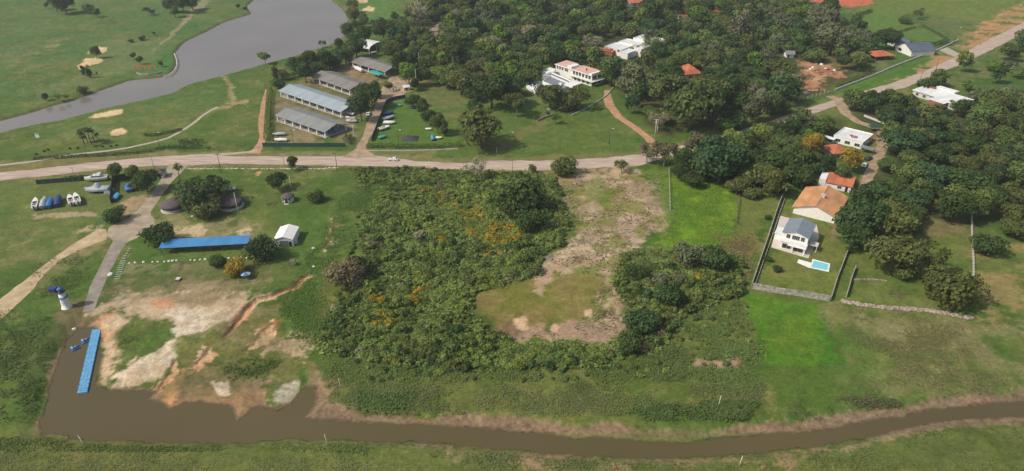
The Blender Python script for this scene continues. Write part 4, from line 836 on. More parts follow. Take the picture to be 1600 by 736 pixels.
for i in range(0, n, 2):
    for v_ in (.02, .98): p = c4[0].lerp(c4[3], (i + .5) / n).lerp(c4[1].lerp(c4[2], (i + .5) / n), v_) - c4[0]; fl.tube((p.x, p.y, .40), (p.x, p.y, .58), .1, n=8)
fl.build('cleat', M['bluec'], t)
def pontoon_craft(bow, stern, label):
    a, c = G(*bow, ZW), G(*stern, ZW); rz = math.atan2(a.y - c.y, a.x - c.x); L = max(2.6, (a - c).length); t = thing('pedal_boat', label, 'pedal boat', (c.x, c.y, ZW - .1), rz, 'small blue boats by the dock')
    for s in (-.65, .65): MB().tube((.2, s, .2), (L - .4, s, .2), .28, n=10).tube((L - .4, s, .2), (L, s, .35), .28, .1, 10).build('float', M['bluec'], t)
    MB().box(.3, L - .5, -.7, .7, .42, .52).build('deck', M['navy'], t); MB().box(.5, .9, -.6, -.05, .52, .95).box(.5, .9, .05, .6, .52, .95).build('seat', M['greyc'], t); MB().box(1.3, 1.8, -.25, .25, .52, .85).build('console', M['skyb'], t)
pontoon_craft((122,543), (109.5,548.5), 'small dark blue pedal boat farther from the dock'); pontoon_craft((138,531.5), (126,536.5), 'small blue pedal boat moored right against the dock')

# --- park buildings
loc, rz, L, _ = frame((430.3,385.5), (458.5,385.2)); t = thing('white_shed', 'white gabled shed with a grey roller door beside the dark round tree', 'shed', loc, rz); D = 8.8
wall_box(MB(), L, D, 3.0).build('wall', M['white'], t); gable_wall(MB(), 0, L, 0, 3.0, 4.0).build('gable', M['white'], t); gable_wall(MB(), 0, L, D - .2, 3.0, 4.0).build('gable', M['white'], t)
gable_roof(MB(), 0, L, 0, D, 3.05, 4.1, .1, 'y', .25).build('roof', M['white'], t); MB().box(L * .3, L * .75, -.06, .02, 0, 2.4).build('roller_door', M['metal'], t); door(t, L * .86)
MB().box(L + .05, L + .9, 1.5, 3.2, -.05, 1.2).build('tank', M['offwhite'], t)
loc, rz, L, _ = frame((247.8,388), (387.2,380.6), 2.6); t = thing('blue_roofed_shelter', 'long narrow shelter with a bright blue metal roof', 'shelter', loc, rz); D = 5.0
MB().slab((0, 0, 2.6), (L, 0, 2.6), (L, D, 3.2), (0, D, 3.2), .1).build('roof', M['blue'], t)
for i in range(8):
    x = .4 + (L - .8) * i / 7
    for y in (.4, D - .4): MB().box(x - .09, x + .09, y - .09, y + .09, -.1, 2.55 + y * .1).build('post', M['poled'], t)
MB().box(0, L, .35, .45, 2.3, 2.5).build('beam', M['poled'], t)
def rotunda(px, py, r, hw, hr, label, open_=True, wallm='cream', name='thatched_shelter'):
    b = G(px, py); t = thing(name, label, 'shelter' if open_ else 'hut', (b.x, b.y, 0))
    MB().lathe([(r * 1.02, hw - .1), (r * 1.03, hw + .12), (r * .82, hw + hr * .36), (r * .5, hw + hr * .72), (r * .2, hw + hr * .95), (.1, hw + hr)], 32).build('thatched_roof', M['thatch'], t)
    if open_:
        w0 = MB()
        for i in range(32):
            a, c_ = i * math.pi / 16, (i + 1) * math.pi / 16
            w0.prism([(r * .9 * math.cos(a), r * .9 * math.sin(a)), (r * .9 * math.cos(c_), r * .9 * math.sin(c_)), (r * .84 * math.cos(c_), r * .84 * math.sin(c_)), (r * .84 * math.cos(a), r * .84 * math.sin(a))], -.1, .9)
        w0.build('low_wall', M[wallm], t); MB().lathe([(r * 1.0, -.1), (r * 1.0, .1)], 32).build('floor_slab', M['conc'], t)
        for i in range(10): a = i * math.pi / 5; MB().tube((r * .87 * math.cos(a), r * .87 * math.sin(a), .1), (r * .87 * math.cos(a), r * .87 * math.sin(a), hw + .1), .12, n=6).build('post', M['wood'], t)
    else:
        MB().lathe([(r * .88, -.1), (r * .88, hw)], 28).build('wall', M[wallm], t); MB().box(-.5, .5, -r * .9, -r * .84, 0, 2.0).build('door', M['dark'], t)
        for x in (-1.2, 1.2): MB().box(x - .3, x + .3, -r * .82, -r * .70, 1.1, 1.8).build('window', M['dark'], t)
        MB().box(-.9, .9, -r * 1.3, -r * .9, -.05, .1).build('step', M['greyc'], t)
    return t
rotunda(271,326, 4.6, 2.2, 1.9, 'round thatched shelter half under the left side of the big tree')
rotunda(361.5,322, 4.9, 2.2, 2.1, 'round thatched shelter right of the big tree, behind the white pole')
rotunda(450.5,314, 2.55, 2.1, 1.3, 'small round white hut with thatched roof and dark doorway', False, 'white', 'thatched_hut')
loc, rz, L, _ = frame((245,279), (256,278)); t = thing('guard_hut', 'small white guard hut with brown hipped roof beside the driveway', 'hut', loc, rz)
wall_box(MB(), L, 3.2, 2.4).build('wall', M['white'], t); hip_roof(MB(), 0, L, 0, 3.2, 2.45, 3.7, .6).build('roof', M['thatch'], t); door(t, L * .5, w_=.9); window(t, L * .18, 1.5, .6, .9); window(t, L * .83, 1.5, .6, .9)
b_ = G(259.5,272); t = thing('white_tank', 'upright white tank next to the guard hut', 'tank', (b_.x, b_.y, 0)); MB().lathe([(.55, -.1), (.6, .1), (.6, 2.0), (.3, 2.3), (.2, 2.4)], 16).build('body', M['white'], t); MB().tube((0, 0, 2.4), (0, 0, 2.55), .22, n=10).build('lid', M['bluec'], t)
# barrier along the driveway
b = MB(); pts = [G(280,283), G(275,290), G(270,296), G(266,301)]
t = thing('post_fence', 'low dark post and rail fence on the right edge of the driveway', 'fence', pts[0])
for i in range(7): p = pts[0].lerp(pts[-1], i / 6) - pts[0]; MB().tube((p.x, p.y, -.1), (p.x, p.y, .9), .08, n=6).build('post', M['wood'], t)
d = pts[-1] - pts[0]; MB().tube((0, 0, .8), (d.x, d.y, .8), .05, n=5).build('rail', M['wood'], t)

# --- fences and walls
def fence(px, h, m, label, name='fence', step=3.0, postm='pole', solid=True, cat='fence', t_=.08, ph=.1, rails=False, posts=True, group=None):
    pts = [G(a, b) for a, b in px]; o0 = pts[0]; root = thing(name, label, cat, o0, 0, group); pan = MB(); np_ = 0
    for a, c in zip(pts, pts[1:]):
        L = (c - a).length; n = max(1, round(L / step)); d = (c - a).normalized(); nn = Vector((-d.y, d.x, 0)) * t_ / 2
        for i in range(n):
            p, q = a + d * L * i / n - o0, a + d * L * (i + 1) / n - o0
            if posts and np_ < 98: MB().box(p.x - .11, p.x + .11, p.y - .11, p.y + .11, -.15, h + ph).build('post', M[postm], root); np_ += 1
            if rails:
                for z in (.35, .75, 1.1): pan.tube((p.x, p.y, z * h / 1.2), (q.x, q.y, z * h / 1.2), .045, n=4)
            else:
                hz = h + random.uniform(-.05, .05); g0, g1 = p + d * .12, q - d * .12
                pan.prism([((g0 + nn).x, (g0 + nn).y), ((g1 + nn).x, (g1 + nn).y), ((g1 - nn).x, (g1 - nn).y), ((g0 - nn).x, (g0 - nn).y)], -.1, hz)
    pan.build('rail' if rails else 'panel', M[m], root); return root
fence([(58,288), (92,285.5), (126,283), (143,280)], 2.0, 'greennet', 'dark green mesh fence behind the white yacht', 'mesh_fence', postm='poled')
fence([(174,318), (178,284), (206,278)], 2.6, 'greennet', 'dark mesh screen around the enclosure with the blue boat', 'mesh_fence', postm='poled')
fence([(411,229), (470,229.5), (541,229.5)], 1.9, 'tealnet', 'teal mesh fence along the front of the boat yard', 'mesh_fence', postm='poled')
fence([(581,221), (592,192), (604,162), (612,157.5), (634,153)], 2.0, 'tealnet', 'teal mesh fence curving along the lane beside the boat lawn', 'mesh_fence', postm='poled')
fence([(1221,310), (1212,335), (1199,375), (1187,410), (1174,449)], 1.7, 'wall', 'weathered concrete garden wall left of the white two storey house', 'garden_wall', 2.6, 'conc', cat='wall', t_=.25)
fence([(1226,312), (1217,337), (1204,377), (1192,411), (1179.5,447)], .7, 'wall', 'low concrete kerb wall inside the left garden wall', 'kerb_wall', 2.6, 'conc', cat='wall', t_=.15, ph=.02)
fence([(1176,451), (1215,458), (1257,464), (1297,471)], 2.1, 'wall', 'weathered grey panel wall along the front of the pool garden', 'garden_wall', 2.4, 'conc', cat='wall', t_=.18)
fence([(1297.5,470), (1308,436), (1325,392)], 1.4, 'wall', 'grey concrete wall closing the pool garden on its right side', 'garden_wall', 2.6, 'conc', cat='wall', t_=.2)
fence([(1322,465), (1329,440), (1336,420)], 1.6, 'wall', 'short ruined concrete wall right of the pool garden', 'ruined_wall', 2.6, 'conc', cat='wall', t_=.2)
fence([(1331,438), (1360,438), (1386,440)], .5, 'stone', 'low rubble wall running right from the short ruined wall', 'rubble_wall', 2.6, 'stone', cat='wall', t_=.5, posts=False)
fence([(1304,142), (1364,119), (1402,102.5), (1465,79), (1496,64)], 1.0, 'offwhite', 'long grey wall beside the grass strip of the upper road', 'boundary_wall', 3.2, 'offwhite', cat='wall', t_=.45)
fence([(1248,158), (1275,151), (1300,144)], 1.5, 'conc', 'pale post fence in front of the red clay yard', 'post_fence', 3.4, 'offwhite', rails=True, ph=.3)
fence([(1350,182), (1366,188), (1381,194)], 1.0, 'offwhite', 'low white wall above the bend of the side lane', 'low_wall', 3, 'offwhite', cat='wall', t_=.2)
fence([(1517,341), (1518,380), (1520,412), (1520,440)], 1.6, 'offwhite', 'white rail fence with stone posts at the right field edge', 'rail_fence', 2.2, 'offwhite', rails=True)
fence([(1045,266), (1046,300), (1047,332)], 1.5, 'pole', 'thin post and rail fence up the left edge of the lush meadow', 'rail_fence', 3, 'pole', rails=True)
fence([(1156,288), (1155,320), (1150,350)], 1.2, 'wood', 'thin wire fence between the lush meadow and dry lot', 'wire_fence', 4, 'wood', rails=True)
fence([(573,236), (650,236), (716,233)], .5, 'offwhite', 'low pale kerb in front of the clipped hedge', 'low_kerb', 6, 'offwhite', cat='wall', t_=.15, posts=False)
fence([(700,192), (682,200),(690,197)], .1, 'conc', 'low concrete edging beside the dark tree clump', 'edging', 4, 'conc', posts=False, cat='wall')
fence([(839,190), (852,184), (866,180)], 1.0, 'stone', 'rough low stone wall below the white villa garden', 'rubble_wall', 3, 'stone', cat='wall', t_=.5, posts=False)
fence([(893,181), (920,168), (948,150), (958,138)], .6, 'offwhite', 'pale wall along the villa driveway', 'driveway_wall', 3, 'offwhite', cat='wall', t_=.25)
# seawall curb on the lake
fence([(272,84), (275.5,92), (276.5,102), (273,110), (266,116), (256,119.5)], .35, 'offwhite', 'pale curved lake edge kerb around the golf green', 'lake_kerb', 2, 'offwhite', cat='kerb', t_=.5, posts=False)
fence([(213.5,115), (221,117.3), (233,117.3), (245,115.8), (253,113.5)], .9, 'sheet_b', 'curved pale turquoise wall below the orange banners', 'curved_wall', 2, 'sheet_b', cat='wall', t_=.5, posts=False)
for i, x in enumerate((213,219,226,234,242)):
    b_ = G(x, 111.5 - i * .2); t = thing('banner_flag', 'orange banner on a pole behind the curved turquoise wall', 'flag', (b_.x, b_.y, 0), 0, 'orange banners above the curved wall')
    MB().tube((0, 0, -.1), (0, 0, 4.2), .06, n=6).build('pole', M['metal'], t); MB().add([(.08, -.02, 1.3), (1.1, -.1, 1.5), (1.3, .08, 2.7), (.9, .02, 3.8), (.08, -.02, 4.1), (.08, .02, 1.3), (1.1, -.06, 1.5), (1.3, .12, 2.7), (.9, .06, 3.8), (.08, .02, 4.1)], [(0,1,2,3,4),(9,8,7,6,5),(0,5,6,1),(1,6,7,2),(2,7,8,3),(3,8,9,4)]).build('banner', M['orange'], t)
b_ = G(60, 218); t = thing('golf_sign', 'upright white and blue panel standing on the golf course', 'sign', (b_.x, b_.y, 0)); MB().box(-.9, .9, -.08, .08, 1.0, 3.2).build('panel', M['white'], t); MB().box(-.9, .9, -.09, -.081, 2.6, 3.1).build('blue_band', M['bluec'], t); MB().tube((-.7, 0, -.1), (-.7, 0, 1), .07, n=6).tube((.7, 0, -.1), (.7, 0, 1), .07, n=6).build('post', M['metal'], t)
# stones along the road and whitewashed stones in the park
def stone_mesh(name, r, seed, m):
    rg = random.Random(seed); b = MB(); n = 8; prof = [(.55, -.3), (.95, 0), (.9, .35), (.5, .62), (.1, .7)]; vs = []
    for pr, z in prof: vs += [(r * pr * math.cos(2 * math.pi * i / n) * rg.uniform(.8, 1.15), r * pr * math.sin(2 * math.pi * i / n) * rg.uniform(.8, 1.15), z * r * rg.uniform(.85, 1.1)) for i in range(n)]
    fs = [(k * n + i, k * n + (i + 1) % n, (k + 1) * n + (i + 1) % n, (k + 1) * n + i) for k in range(4) for i in range(n)] + [tuple(range(4 * n, 5 * n))]
    b.add(vs, fs, 0); o = b.build(name, m); me = o.data; bpy.data.objects.remove(o); return me
WST = [stone_mesh('stone', .42, i, M['lime']) for i in range(3)]; RST = [stone_mesh('stone', .4, 10 + i, M['stone']) for i in range(3)]
def stone(mesh, px, py, s, label, group, cat='stone'):
    p = G(px, py); o = bpy.data.objects.new('stone', mesh); COL.objects.link(o); o.location = (p.x, p.y, ground_z(p.x, p.y)); o.scale = (s, s, s); o.rotation_euler.z = random.uniform(0, 6); return tag(o, label, cat, group)
for i, x in enumerate([202.5,211.5,224.5,238.5,247,257,264,270,276,298,304.5,313,321,330,340,350,358,366,376,386]):
    stone(random.choice(WST), x, 411 - (x - 202) * .045 + random.uniform(-.5, .5), random.uniform(.9, 1.35), 'small whitewashed stone edging the park lawn', 'whitewashed stones edging the lawn')
def stone_line(pts, mats, name, label, smin, smax, m):
    o0 = G(*pts[0]); b = MB()
    for px, py in pts:
        p = G(px, py) - o0; me_ = random.choice(mats); s_ = random.uniform(smin, smax); a = random.uniform(0, 6); c_, d_ = math.cos(a) * s_, math.sin(a) * s_
        b.add([(v_.co.x * c_ - v_.co.y * d_ + p.x, v_.co.x * d_ + v_.co.y * c_ + p.y, v_.co.z * s_) for v_ in me_.vertices], [tuple(f_.vertices) for f_ in me_.polygons])
    o = b.build(name, m); o.location = o0; tag(o, label, 'wall')
stone_line([(292 + i * 2.6 + random.uniform(-1, 1), 263.8 + random.uniform(-.5, .5) - (1.5 if i > 85 else 0)) for i in range(92)], RST, 'boulder_kerb', 'broken line of pale boulders below the main road above the park lawn', .6, 1.5, M['cream'])
stone_line([(1316 + 202 * u_ + random.uniform(-1, 1), 471 + 25 * u_ + 2 * math.sin(u_ * 7) + random.uniform(-1.6, 1.6)) for u_ in np.linspace(0, 1, 230)], RST, 'rubble_wall', 'long heaped rubble wall of brown stones along the lower lawn', 1.0, 2.1, M['stone'])
# timber steps, platform, small post pair
def steps(A, B, n, wd, label, m='offwhite'):
    a, c = G(*A), G(*B); d = c - a; t = thing('garden_steps', label, 'steps', a, math.atan2(d.y, d.x)); L = d.length
    for i in range(n): MB().box(L * i / n, L * i / n + .35, -wd / 2, wd / 2, -.1, .16 + .0 * i).build('tread', M[m], t)
    return t
steps((192,408), (182,439), 9, 1.8, 'flight of pale slab steps between the boat ramp and lawn', 'conc')
steps((203,388), (191,407), 5, .9, 'short pale slab path above the steps beside the ramp', 'conc')
steps((284.5,408), (281,423), 7, 1.4, 'narrow timber steps dropping from the whitewashed stones', 'wood')
loc, rz, L, _ = frame((273,440), (279,440)); t = thing('timber_platform', 'small square timber platform below the narrow steps', 'platform', loc, rz); MB().box(0, 1.5, 0, 1.6, -.05, .5).build('base', M['wood'], t); MB().box(.15, 1.45, .3, 1.7, .5, .6).build('top', M['offwhite'], t)
b_ = G(173.5, 429.5); o = stone(WST[0], 173.5, 429.5, 2.6, 'large rounded white boulder beside the slab steps', None, 'boulder')
loc, rz, L, _ = frame((453,416), (462,416)); t = thing('wooden_frame', 'small wooden frame stand near the gully head', 'frame', loc, rz)
for x in (0, 1.6):
    for y in (0, 1.8): MB().box(x - .08, x + .08, y - .08, y + .08, -.1, 1.7).build('post', M['wood'], t)
MB().box(-.1, 1.7, -.1, 1.9, 1.7, 1.8).build('top', M['wood'], t)
b_ = G(385.5, 435); t = thing('blue_parasol', 'blue and white garden parasol beside the yellow shrub', 'parasol', (b_.x, b_.y, 0)); MB().tube((0, 0, -.1), (0, 0, 2.3), .05, n=6).build('pole', M['metal'], t)
for i in range(10):
    a, c_ = i * math.pi / 5, (i + 1) * math.pi / 5; MB().add([(0, 0, 2.5), (1.6 * math.cos(a), 1.6 * math.sin(a), 1.85), (1.6 * math.cos(c_), 1.6 * math.sin(c_), 1.85), (0, 0, 2.44), (1.6 * math.cos(a), 1.6 * math.sin(a), 1.79), (1.6 * math.cos(c_), 1.6 * math.sin(c_), 1.79)], [(0,1,2),(5,4,3),(1,4,5,2),(0,3,4,1),(2,5,3,0)]).build('canopy_panel', M['bluec' if i % 3 else 'greyc'], t)
for px, py, lb in ((301,338,'small white box on the lawn below the big tree'), (489.5,388,'white bag lying on the lawn right of the white shed'), (490,417,'white sack beside the grassy ditch'), (114,510,'white lump of debris on the muddy corner of the bay')):
    b_ = G(px, py); o = bpy.data.objects.new('sack', WST[1]); COL.objects.link(o); o.location = (b_.x, b_.y, ground_z(b_.x, b_.y)); o.scale = (1.6, 1.3, 1.3); tag(o, lb, 'sack')
b_ = G(641, 217); t = thing('tarp_heap', 'dark grey tarp heap on the boat lawn', 'tarp', (b_.x, b_.y, 0))
vs = []; rg = random.Random(4); nx = 9
for i in range(nx):
    for j in range(nx): x, y = (i / 8 - .5) * 8, (j / 8 - .5) * 7; e = max(0, 1 - max(abs(i / 4 - 1), abs(j / 4 - 1))); vs.append((x, y, -.05 + 1.8 * e ** .7 * rg.uniform(.7, 1.1)))
MB().add(vs, [(i * nx + j, (i + 1) * nx + j, (i + 1) * nx + j + 1, i * nx + j + 1) for i in range(nx - 1) for j in range(nx - 1)], 0, True).build('tarp', M['asph'], t)
# round stone well house at the lane end, little hut
b_ = G(615, 141); t = thing('stone_fountain', 'round stone fountain with rough rocks at the end of the lane', 'fountain', (b_.x, b_.y, 0)); MB().lathe([(3.2, -.1), (3.2, .7), (2.8, .75), (2.8, .4)], 20).build('basin', M['stone'], t)
for i in range(7): a = i * .9; o = bpy.data.objects.new('rock', RST[i % 3]); COL.objects.link(o); o.parent = t; o.location = (1.3 * math.cos(a), 1.3 * math.sin(a), .4); o.scale = (2.2, 2.2, 3.2 + i % 3)
loc, rz, L, _ = frame((631,142), (640,141)); t = thing('small_hut', 'tiny hut with pale roof right of the stone fountain', 'hut', loc, rz); wall_box(MB(), 3.4, 2.6, 2.1).build('wall', M['offwhite'], t); gable_roof(MB(), 0, 3.4, 0, 2.6, 2.15, 2.9).build('roof', M['sheet_w'], t); door(t, 1.6)

# --- the white two storey house with pool
tl = GP([(1205,386.6), (1263,404), (1280,372), (1276,352), (1219,338)], 0); t = thing('white_house', 'white two storey house with grey gabled roof beside the swimming pool', 'house', tl[0], 0)
sl_ = MB().prism([((p - tl[0]).x, (p - tl[0]).y) for p in tl], -.2, .25).build('terrace', M['terr'], t)
loc, rz, L, _ = frame((1217.8,387.5), (1256.5,397.5)); D = 12.5; hb = 5.8
hs = empty('storey_block', (0, 0, 0)); bpy.data.objects.remove(hs)
sub = thing('house_body', None, None, loc - tl[0], rz); sub.parent = t
HB = []
def hp(o): o.parent = t; o.location = sub.location; o.rotation_euler = sub.rotation_euler; HB.append(o); return o
hp(wall_box(MB(), L, D, 3.0).box(.2, L - .2, .2, D - .2, 2.8, 2.98).build('lower_wall', M['white']))
b = wall_box(MB(), L, D - 1.6, 2.8, z0=0); 
for i_, v_ in enumerate(b.v): b.v[i_] = (v_[0], v_[1] + 1.6, v_[2] + 3.0)
hp(b.build('upper_wall', M['white']))
hp(gable_wall(MB(), 0, L, 1.6, 5.8, 7.0).build('gable', M['white'])); hp(gable_wall(MB(), 0, L, D - .2, 5.8, 7.0).build('gable', M['white']))
hp(gable_roof(MB(), 0, L, 1.6, D, 5.85, 7.15, .12, 'y', .45).build('roof', M['slate_l']))
hp(MB().box(-.3, L + .3, -.4, 1.7, 2.98, 3.14).build('balcony', M['white'])); r = MB()
for x in np.linspace(-.2, L + .2, 14): r.tube((x, -.35, 3.1), (x, -.35, 4.0), .03, n=4)
r.tube((-.2, -.35, 4.0), (L + .2, -.35, 4.0), .04, n=4); hp(r.build('railing', M['metal']))
for x in (L * .22, L * .45, L * .6, L * .8): hp(window(None, x, 4.6, 1.15, 1.5, 1.57))
hp(window(None, L * .25, 1.4, 2.8, 1.7, -.03)); hp(window(None, L * .72, 1.45, 3.2, 2.1, -.03, name='patio_door'))
for y in (3.5, 6.5, 9.5): hp(window(None, y, 4.5, 1.3, 1.3, L + .02, 'x+'));
for y in (3, 7.5): hp(window(None, y, 1.5, 1.6, 1.5, L + .02, 'x+'))
hp(MB().box(L * .5, L * .5 + .3, -1.4, -1.1, .2, 2.98).box(L - .3, L, -1.4, -1.1, .2, 2.98).box(L * .3, L + .3, -1.6, -.02, 2.6, 2.8).build('porch', M['white']))
hp(MB().box(L + .3, L + 3.4, 3.0, 6.0, 2.4, 2.6).box(L + 3.0, L + 3.2, 3.1, 3.3, 0, 2.4).box(L + 3.0, L + 3.2, 5.7, 5.9, 0, 2.4).build('carport', M['offwhite']))
hp(MB().box(-3.2, -.2, 5.5, 10.5, 0, 2.4).build('side_annex', M['white'])); hp(MB().box(-3.4, -.1, 5.3, 10.7, 2.4, 2.55).build('annex_roof', M['sheet_w']))
bpy.data.objects.remove(sub)
pq = GP([(1266,418.7), (1295,425), (1296.9,412.5), (1269.4,404.9)], 0); pc = pq[0]; t = thing('swimming_pool', 'pale turquoise swimming pool in the walled garden of the white house', 'pool', pc)
rel = [((p - pc).x, (p - pc).y) for p in pq]; cx = sum(p[0] for p in rel) / 4; cy = sum(p[1] for p in rel) / 4; inn = [(cx + (x - cx) * .86, cy + (y - cy) * .78) for x, y in rel]
rim = MB(); vs = [(x, y, .14) for x, y in rel] + [(x, y, .14) for x, y in inn] + [(x, y, -.05) for x, y in rel] + [(x, y, .03) for x, y in inn]
rim.add(vs, [(i, (i + 1) % 4, 4 + (i + 1) % 4, 4 + i) for i in range(4)] + [(8 + i, 8 + (i + 1) % 4, (i + 1) % 4, i) for i in range(4)] + [(4 + i, 4 + (i + 1) % 4, 12 + (i + 1) % 4, 12 + i) for i in range(4)]); rim.build('coping', M['white'], t)
M['poolpale'] = mat('pale_pool_water', (.22, .62, .70), .05, .1, .8, spec=.5)
MB().add([(x, y, .06) for x, y in inn], [(0, 1, 2, 3)]).build('water', M['poolpale'], t)
dq = GP([(1245.5,410.5), (1265.5,419), (1268,411), (1247.5,405.5)], 0); MB().prism([((p - pc).x, (p - pc).y) for p in dq], -.05, .12).build('pool_deck', M['white'], t)
# --- the orange tiled house
loc, rz, L, _ = frame((1238.5,333), (1303,349.5)); D = 19.5; t = thing('tiled_house', 'large white walled house with a broad faded orange tiled roof', 'house', loc, rz)
wall_box(MB(), L, D, 3.0, .25).build('wall', M['white'], t); gable_wall(MB(), 0, L, 0, 3.0, 5.5, .25).build('gable', M['white'], t); gable_wall(MB(), 0, L, D - .25, 3.0, 5.5, .25).build('gable', M['white'], t)
rf = gable_roof(MB(), 0, L, 0, D, 3.1, 5.7, .18, 'y', .7).build('roof', M['tile_o'], t); MB().box(L / 2 - .1, L / 2 + 1.1, 8.2, 9.0, 4.6, 6.5).box(L / 2 - .25, L / 2 + 1.25, 8.05, 9.15, 6.5, 6.62).build('chimney', M['offwhite'], rf); MB().box(L / 2 - .12, L / 2 + .12, -.7, D + .7, 5.66, 5.82).build('ridge_cap', M['tile_p'], rf)
for y in (3, 7, 11, 15): window(t, y, 1.5, 1.4, 1.2, L + .02, 'x+')
loc, rz, L, _ = frame((1284,292), (1328,301), 0); t = thing('tiled_annex', 'low annex with bright red tiled roof behind the orange tiled house', 'house', loc, rz); wall_box(MB(), L, 7, 2.6).build('wall', M['white'], t)
MB().slab((1.0, -.5, 2.7), (L + .5, -.5, 2.7), (L + .5, 7.6, 4.0), (1.0, 7.6, 4.0), .16).build('roof', M['tile_r'], t); MB().box(-1.6, .95, -.2, 7.3, -.1, 3.6).build('white_block', M['white'], t); window(t, L * .6, 1.4, 1.5, 1.0); door(t, L * .85)
# --- flat white villa and its neighbours by the side lane
def flat_house(A, B, D, h, label, name='flat_roofed_house', wallm='white', roofm='sheet_w', par=.35, cat='house', z0=0, group=None, wins=3, side=True):
    loc, rz, L, _ = frame(A, B); t = thing(name, label, cat, loc + Vector((0, 0, z0)), rz, group)
    wall_box(MB(), L, D, h).build('wall', M[wallm], t); MB().box(.05, L - .05, .05, D - .05, h - .35, h - .15).build('roof', M[roofm], t)
    p = MB().box(-.12, L + .12, -.12, .22, h, h + .15).box(-.12, L + .12, D - .22, D + .12, h, h + .15).box(-.12, .22, .22, D - .22, h, h + .15).box(L - .22, L + .12, .22, D - .22, h, h + .15); p.build('parapet', M['white'], t)
    for i in range(wins): window(t, L * (i + .5) / wins, 1.6, min(2.2, L / wins * .6), 1.3)
    if side:
        for i in range(2): window(t, D * (i + .5) / 2, 1.6, 1.6, 1.3, L + .02, 'x+')
    return t, L
t, L = flat_house((1300.5,222), (1345.5,233.5), 14, 3.4, 'flat roofed white house with a maroon roof hatch by the side lane')
M['maroon'] = mat('faded_maroon', (.36, .15, .16), .8, .3, 1.5); MB().box(L * .50, L * .68, 3.2, 5.4, 3.26, 3.7).box(L * .42, L * .49, 4.4, 6.2, 3.26, 3.6).build('roof_hatch', M['maroon'], t)
loc, rz, L, _ = frame((1301,249), (1326,247)); t = thing('hip_roofed_house', 'small house with red hipped tile roof in front of the flat white one', 'house', loc, rz); wall_box(MB(), L, 9, 2.8).build('wall', M['cream'], t); hip_roof(MB(), 0, L, 0, 9, 2.85, 5.0, .6).build('roof', M['tile_r'], t); window(t, 2.2, 1.4, 1.3, 1.1); door(t, 4.5)
loc, rz, L, _ = frame((1341,238), (1362,243)); t = thing('carport', 'narrow grey carport roof beside the flat white house', 'carport', loc, rz); MB().slab((0, 0, 2.6), (L, 0, 2.5), (L, 3.4, 2.6), (0, 3.4, 2.7), .12).build('roof', M['sheet'], t)
for x in (.2, L - .2):
    for y in (.2, 3.2): MB().tube((x, y, -.1), (x, y, 2.5), .08, n=6).build('post', M['metal'], t)
loc, rz, L, _ = frame((1279,219), (1301,226)); t = thing('pergola_roof', 'pale lean-to roof left of the red hipped roof', 'shelter', loc, rz); MB().slab((0, 0, 2.3), (L, 0, 2.3), (L, 2.2, 2.6), (0, 2.2, 2.6), .1).build('roof', M['sheet_w'], t)
for x in (.2, L - .2): MB().tube((x, .2, -.1), (x, .2, 2.3), .08, n=6).build('post', M['metal'], t)
b_ = G(1364.5, 204); t = thing('green_awning', 'small green mesh awning at the bend of the side lane', 'awning', (b_.x, b_.y, 0)); MB().slab((-2.3, -1.8, 2.1), (2.3, -1.8, 2.1), (2.3, 2, 2.4), (-2.3, 2, 2.4), .08).build('cover', M['tealnet'], t)
for x in (-2, 2):
    for y in (-1.5, 1.7): MB().tube((x, y, -.1), (x, y, 2.1), .05, n=6).build('pole', M['metal'], t)
# big pale roofed house at right
loc, rz, L, _ = frame((1425,149), (1499,172)); t = thing('pale_roofed_house', 'big house with stepped pale metal roofs below the upper road', 'house', loc, rz)
wall_box(MB(), L * .55, 12, 3.0).build('wall', M['offwhite'], t); MB().slab((-.6, -.6, 3.1), (L * .55, -.6, 3.1), (L * .55, 12.6, 4.3), (-.6, 12.6, 4.3), .15).build('roof', M['sheet_w'], t)
b = MB().box(L * .55, L, -3, 9, -.1, 3.0); b.build('right_wing', M['offwhite'], t); MB().slab((L * .5, -3.6, 3.15), (L + .8, -3.6, 3.15), (L + .8, 9.6, 4.4), (L * .5, 9.6, 4.4), .15).build('right_roof', M['sheet_w'], t)
MB().box(L * .25, L * .62, 9.5, 13, 4.3, 5.2).box(L * .23, L * .64, 9.3, 13.2, 5.2, 5.3).build('raised_skylight', M['white'], t); MB().box(L * .12, L * .24, 8.5, 11.5, 3.9, 4.6).build('brick_box', M['brick'], t)
MB().box(L * .5, L * .8, -6.6, -3.05, -.1, 2.9).build('brick_porch', M['brick'], t); MB().slab((L * .48, -7.0, 3.0), (L * .82, -7.0, 3.0), (L * .82, -3.7, 3.3), (L * .48, -3.7, 3.3), .12).build('porch_roof', M['sheet_w'], t)
for i in range(3): window(t, L * (.1 + .15 * i), 1.5, 1.5, 1.3); window(t, L * (.87 + .04 * i), 1.5, .7, 1.3, -3.03)
b_ = G(1432, 176); t = thing('covered_pool', 'dark blue covered oval pool in the garden left of the pale roofed house', 'pool', (b_.x, b_.y, 0), .0)
o = MB().lathe([(1.0, -.05), (1.0, .5), (.9, .55)], 28).build('rim', M['navy'], t); o.scale = (5.5, 3.0, 1); o = MB().lathe([(.92, .5), (.5, .56), (.02, .58)], 28).build('cover', M['navy'], t); o.scale = (5.4, 2.9, 1)
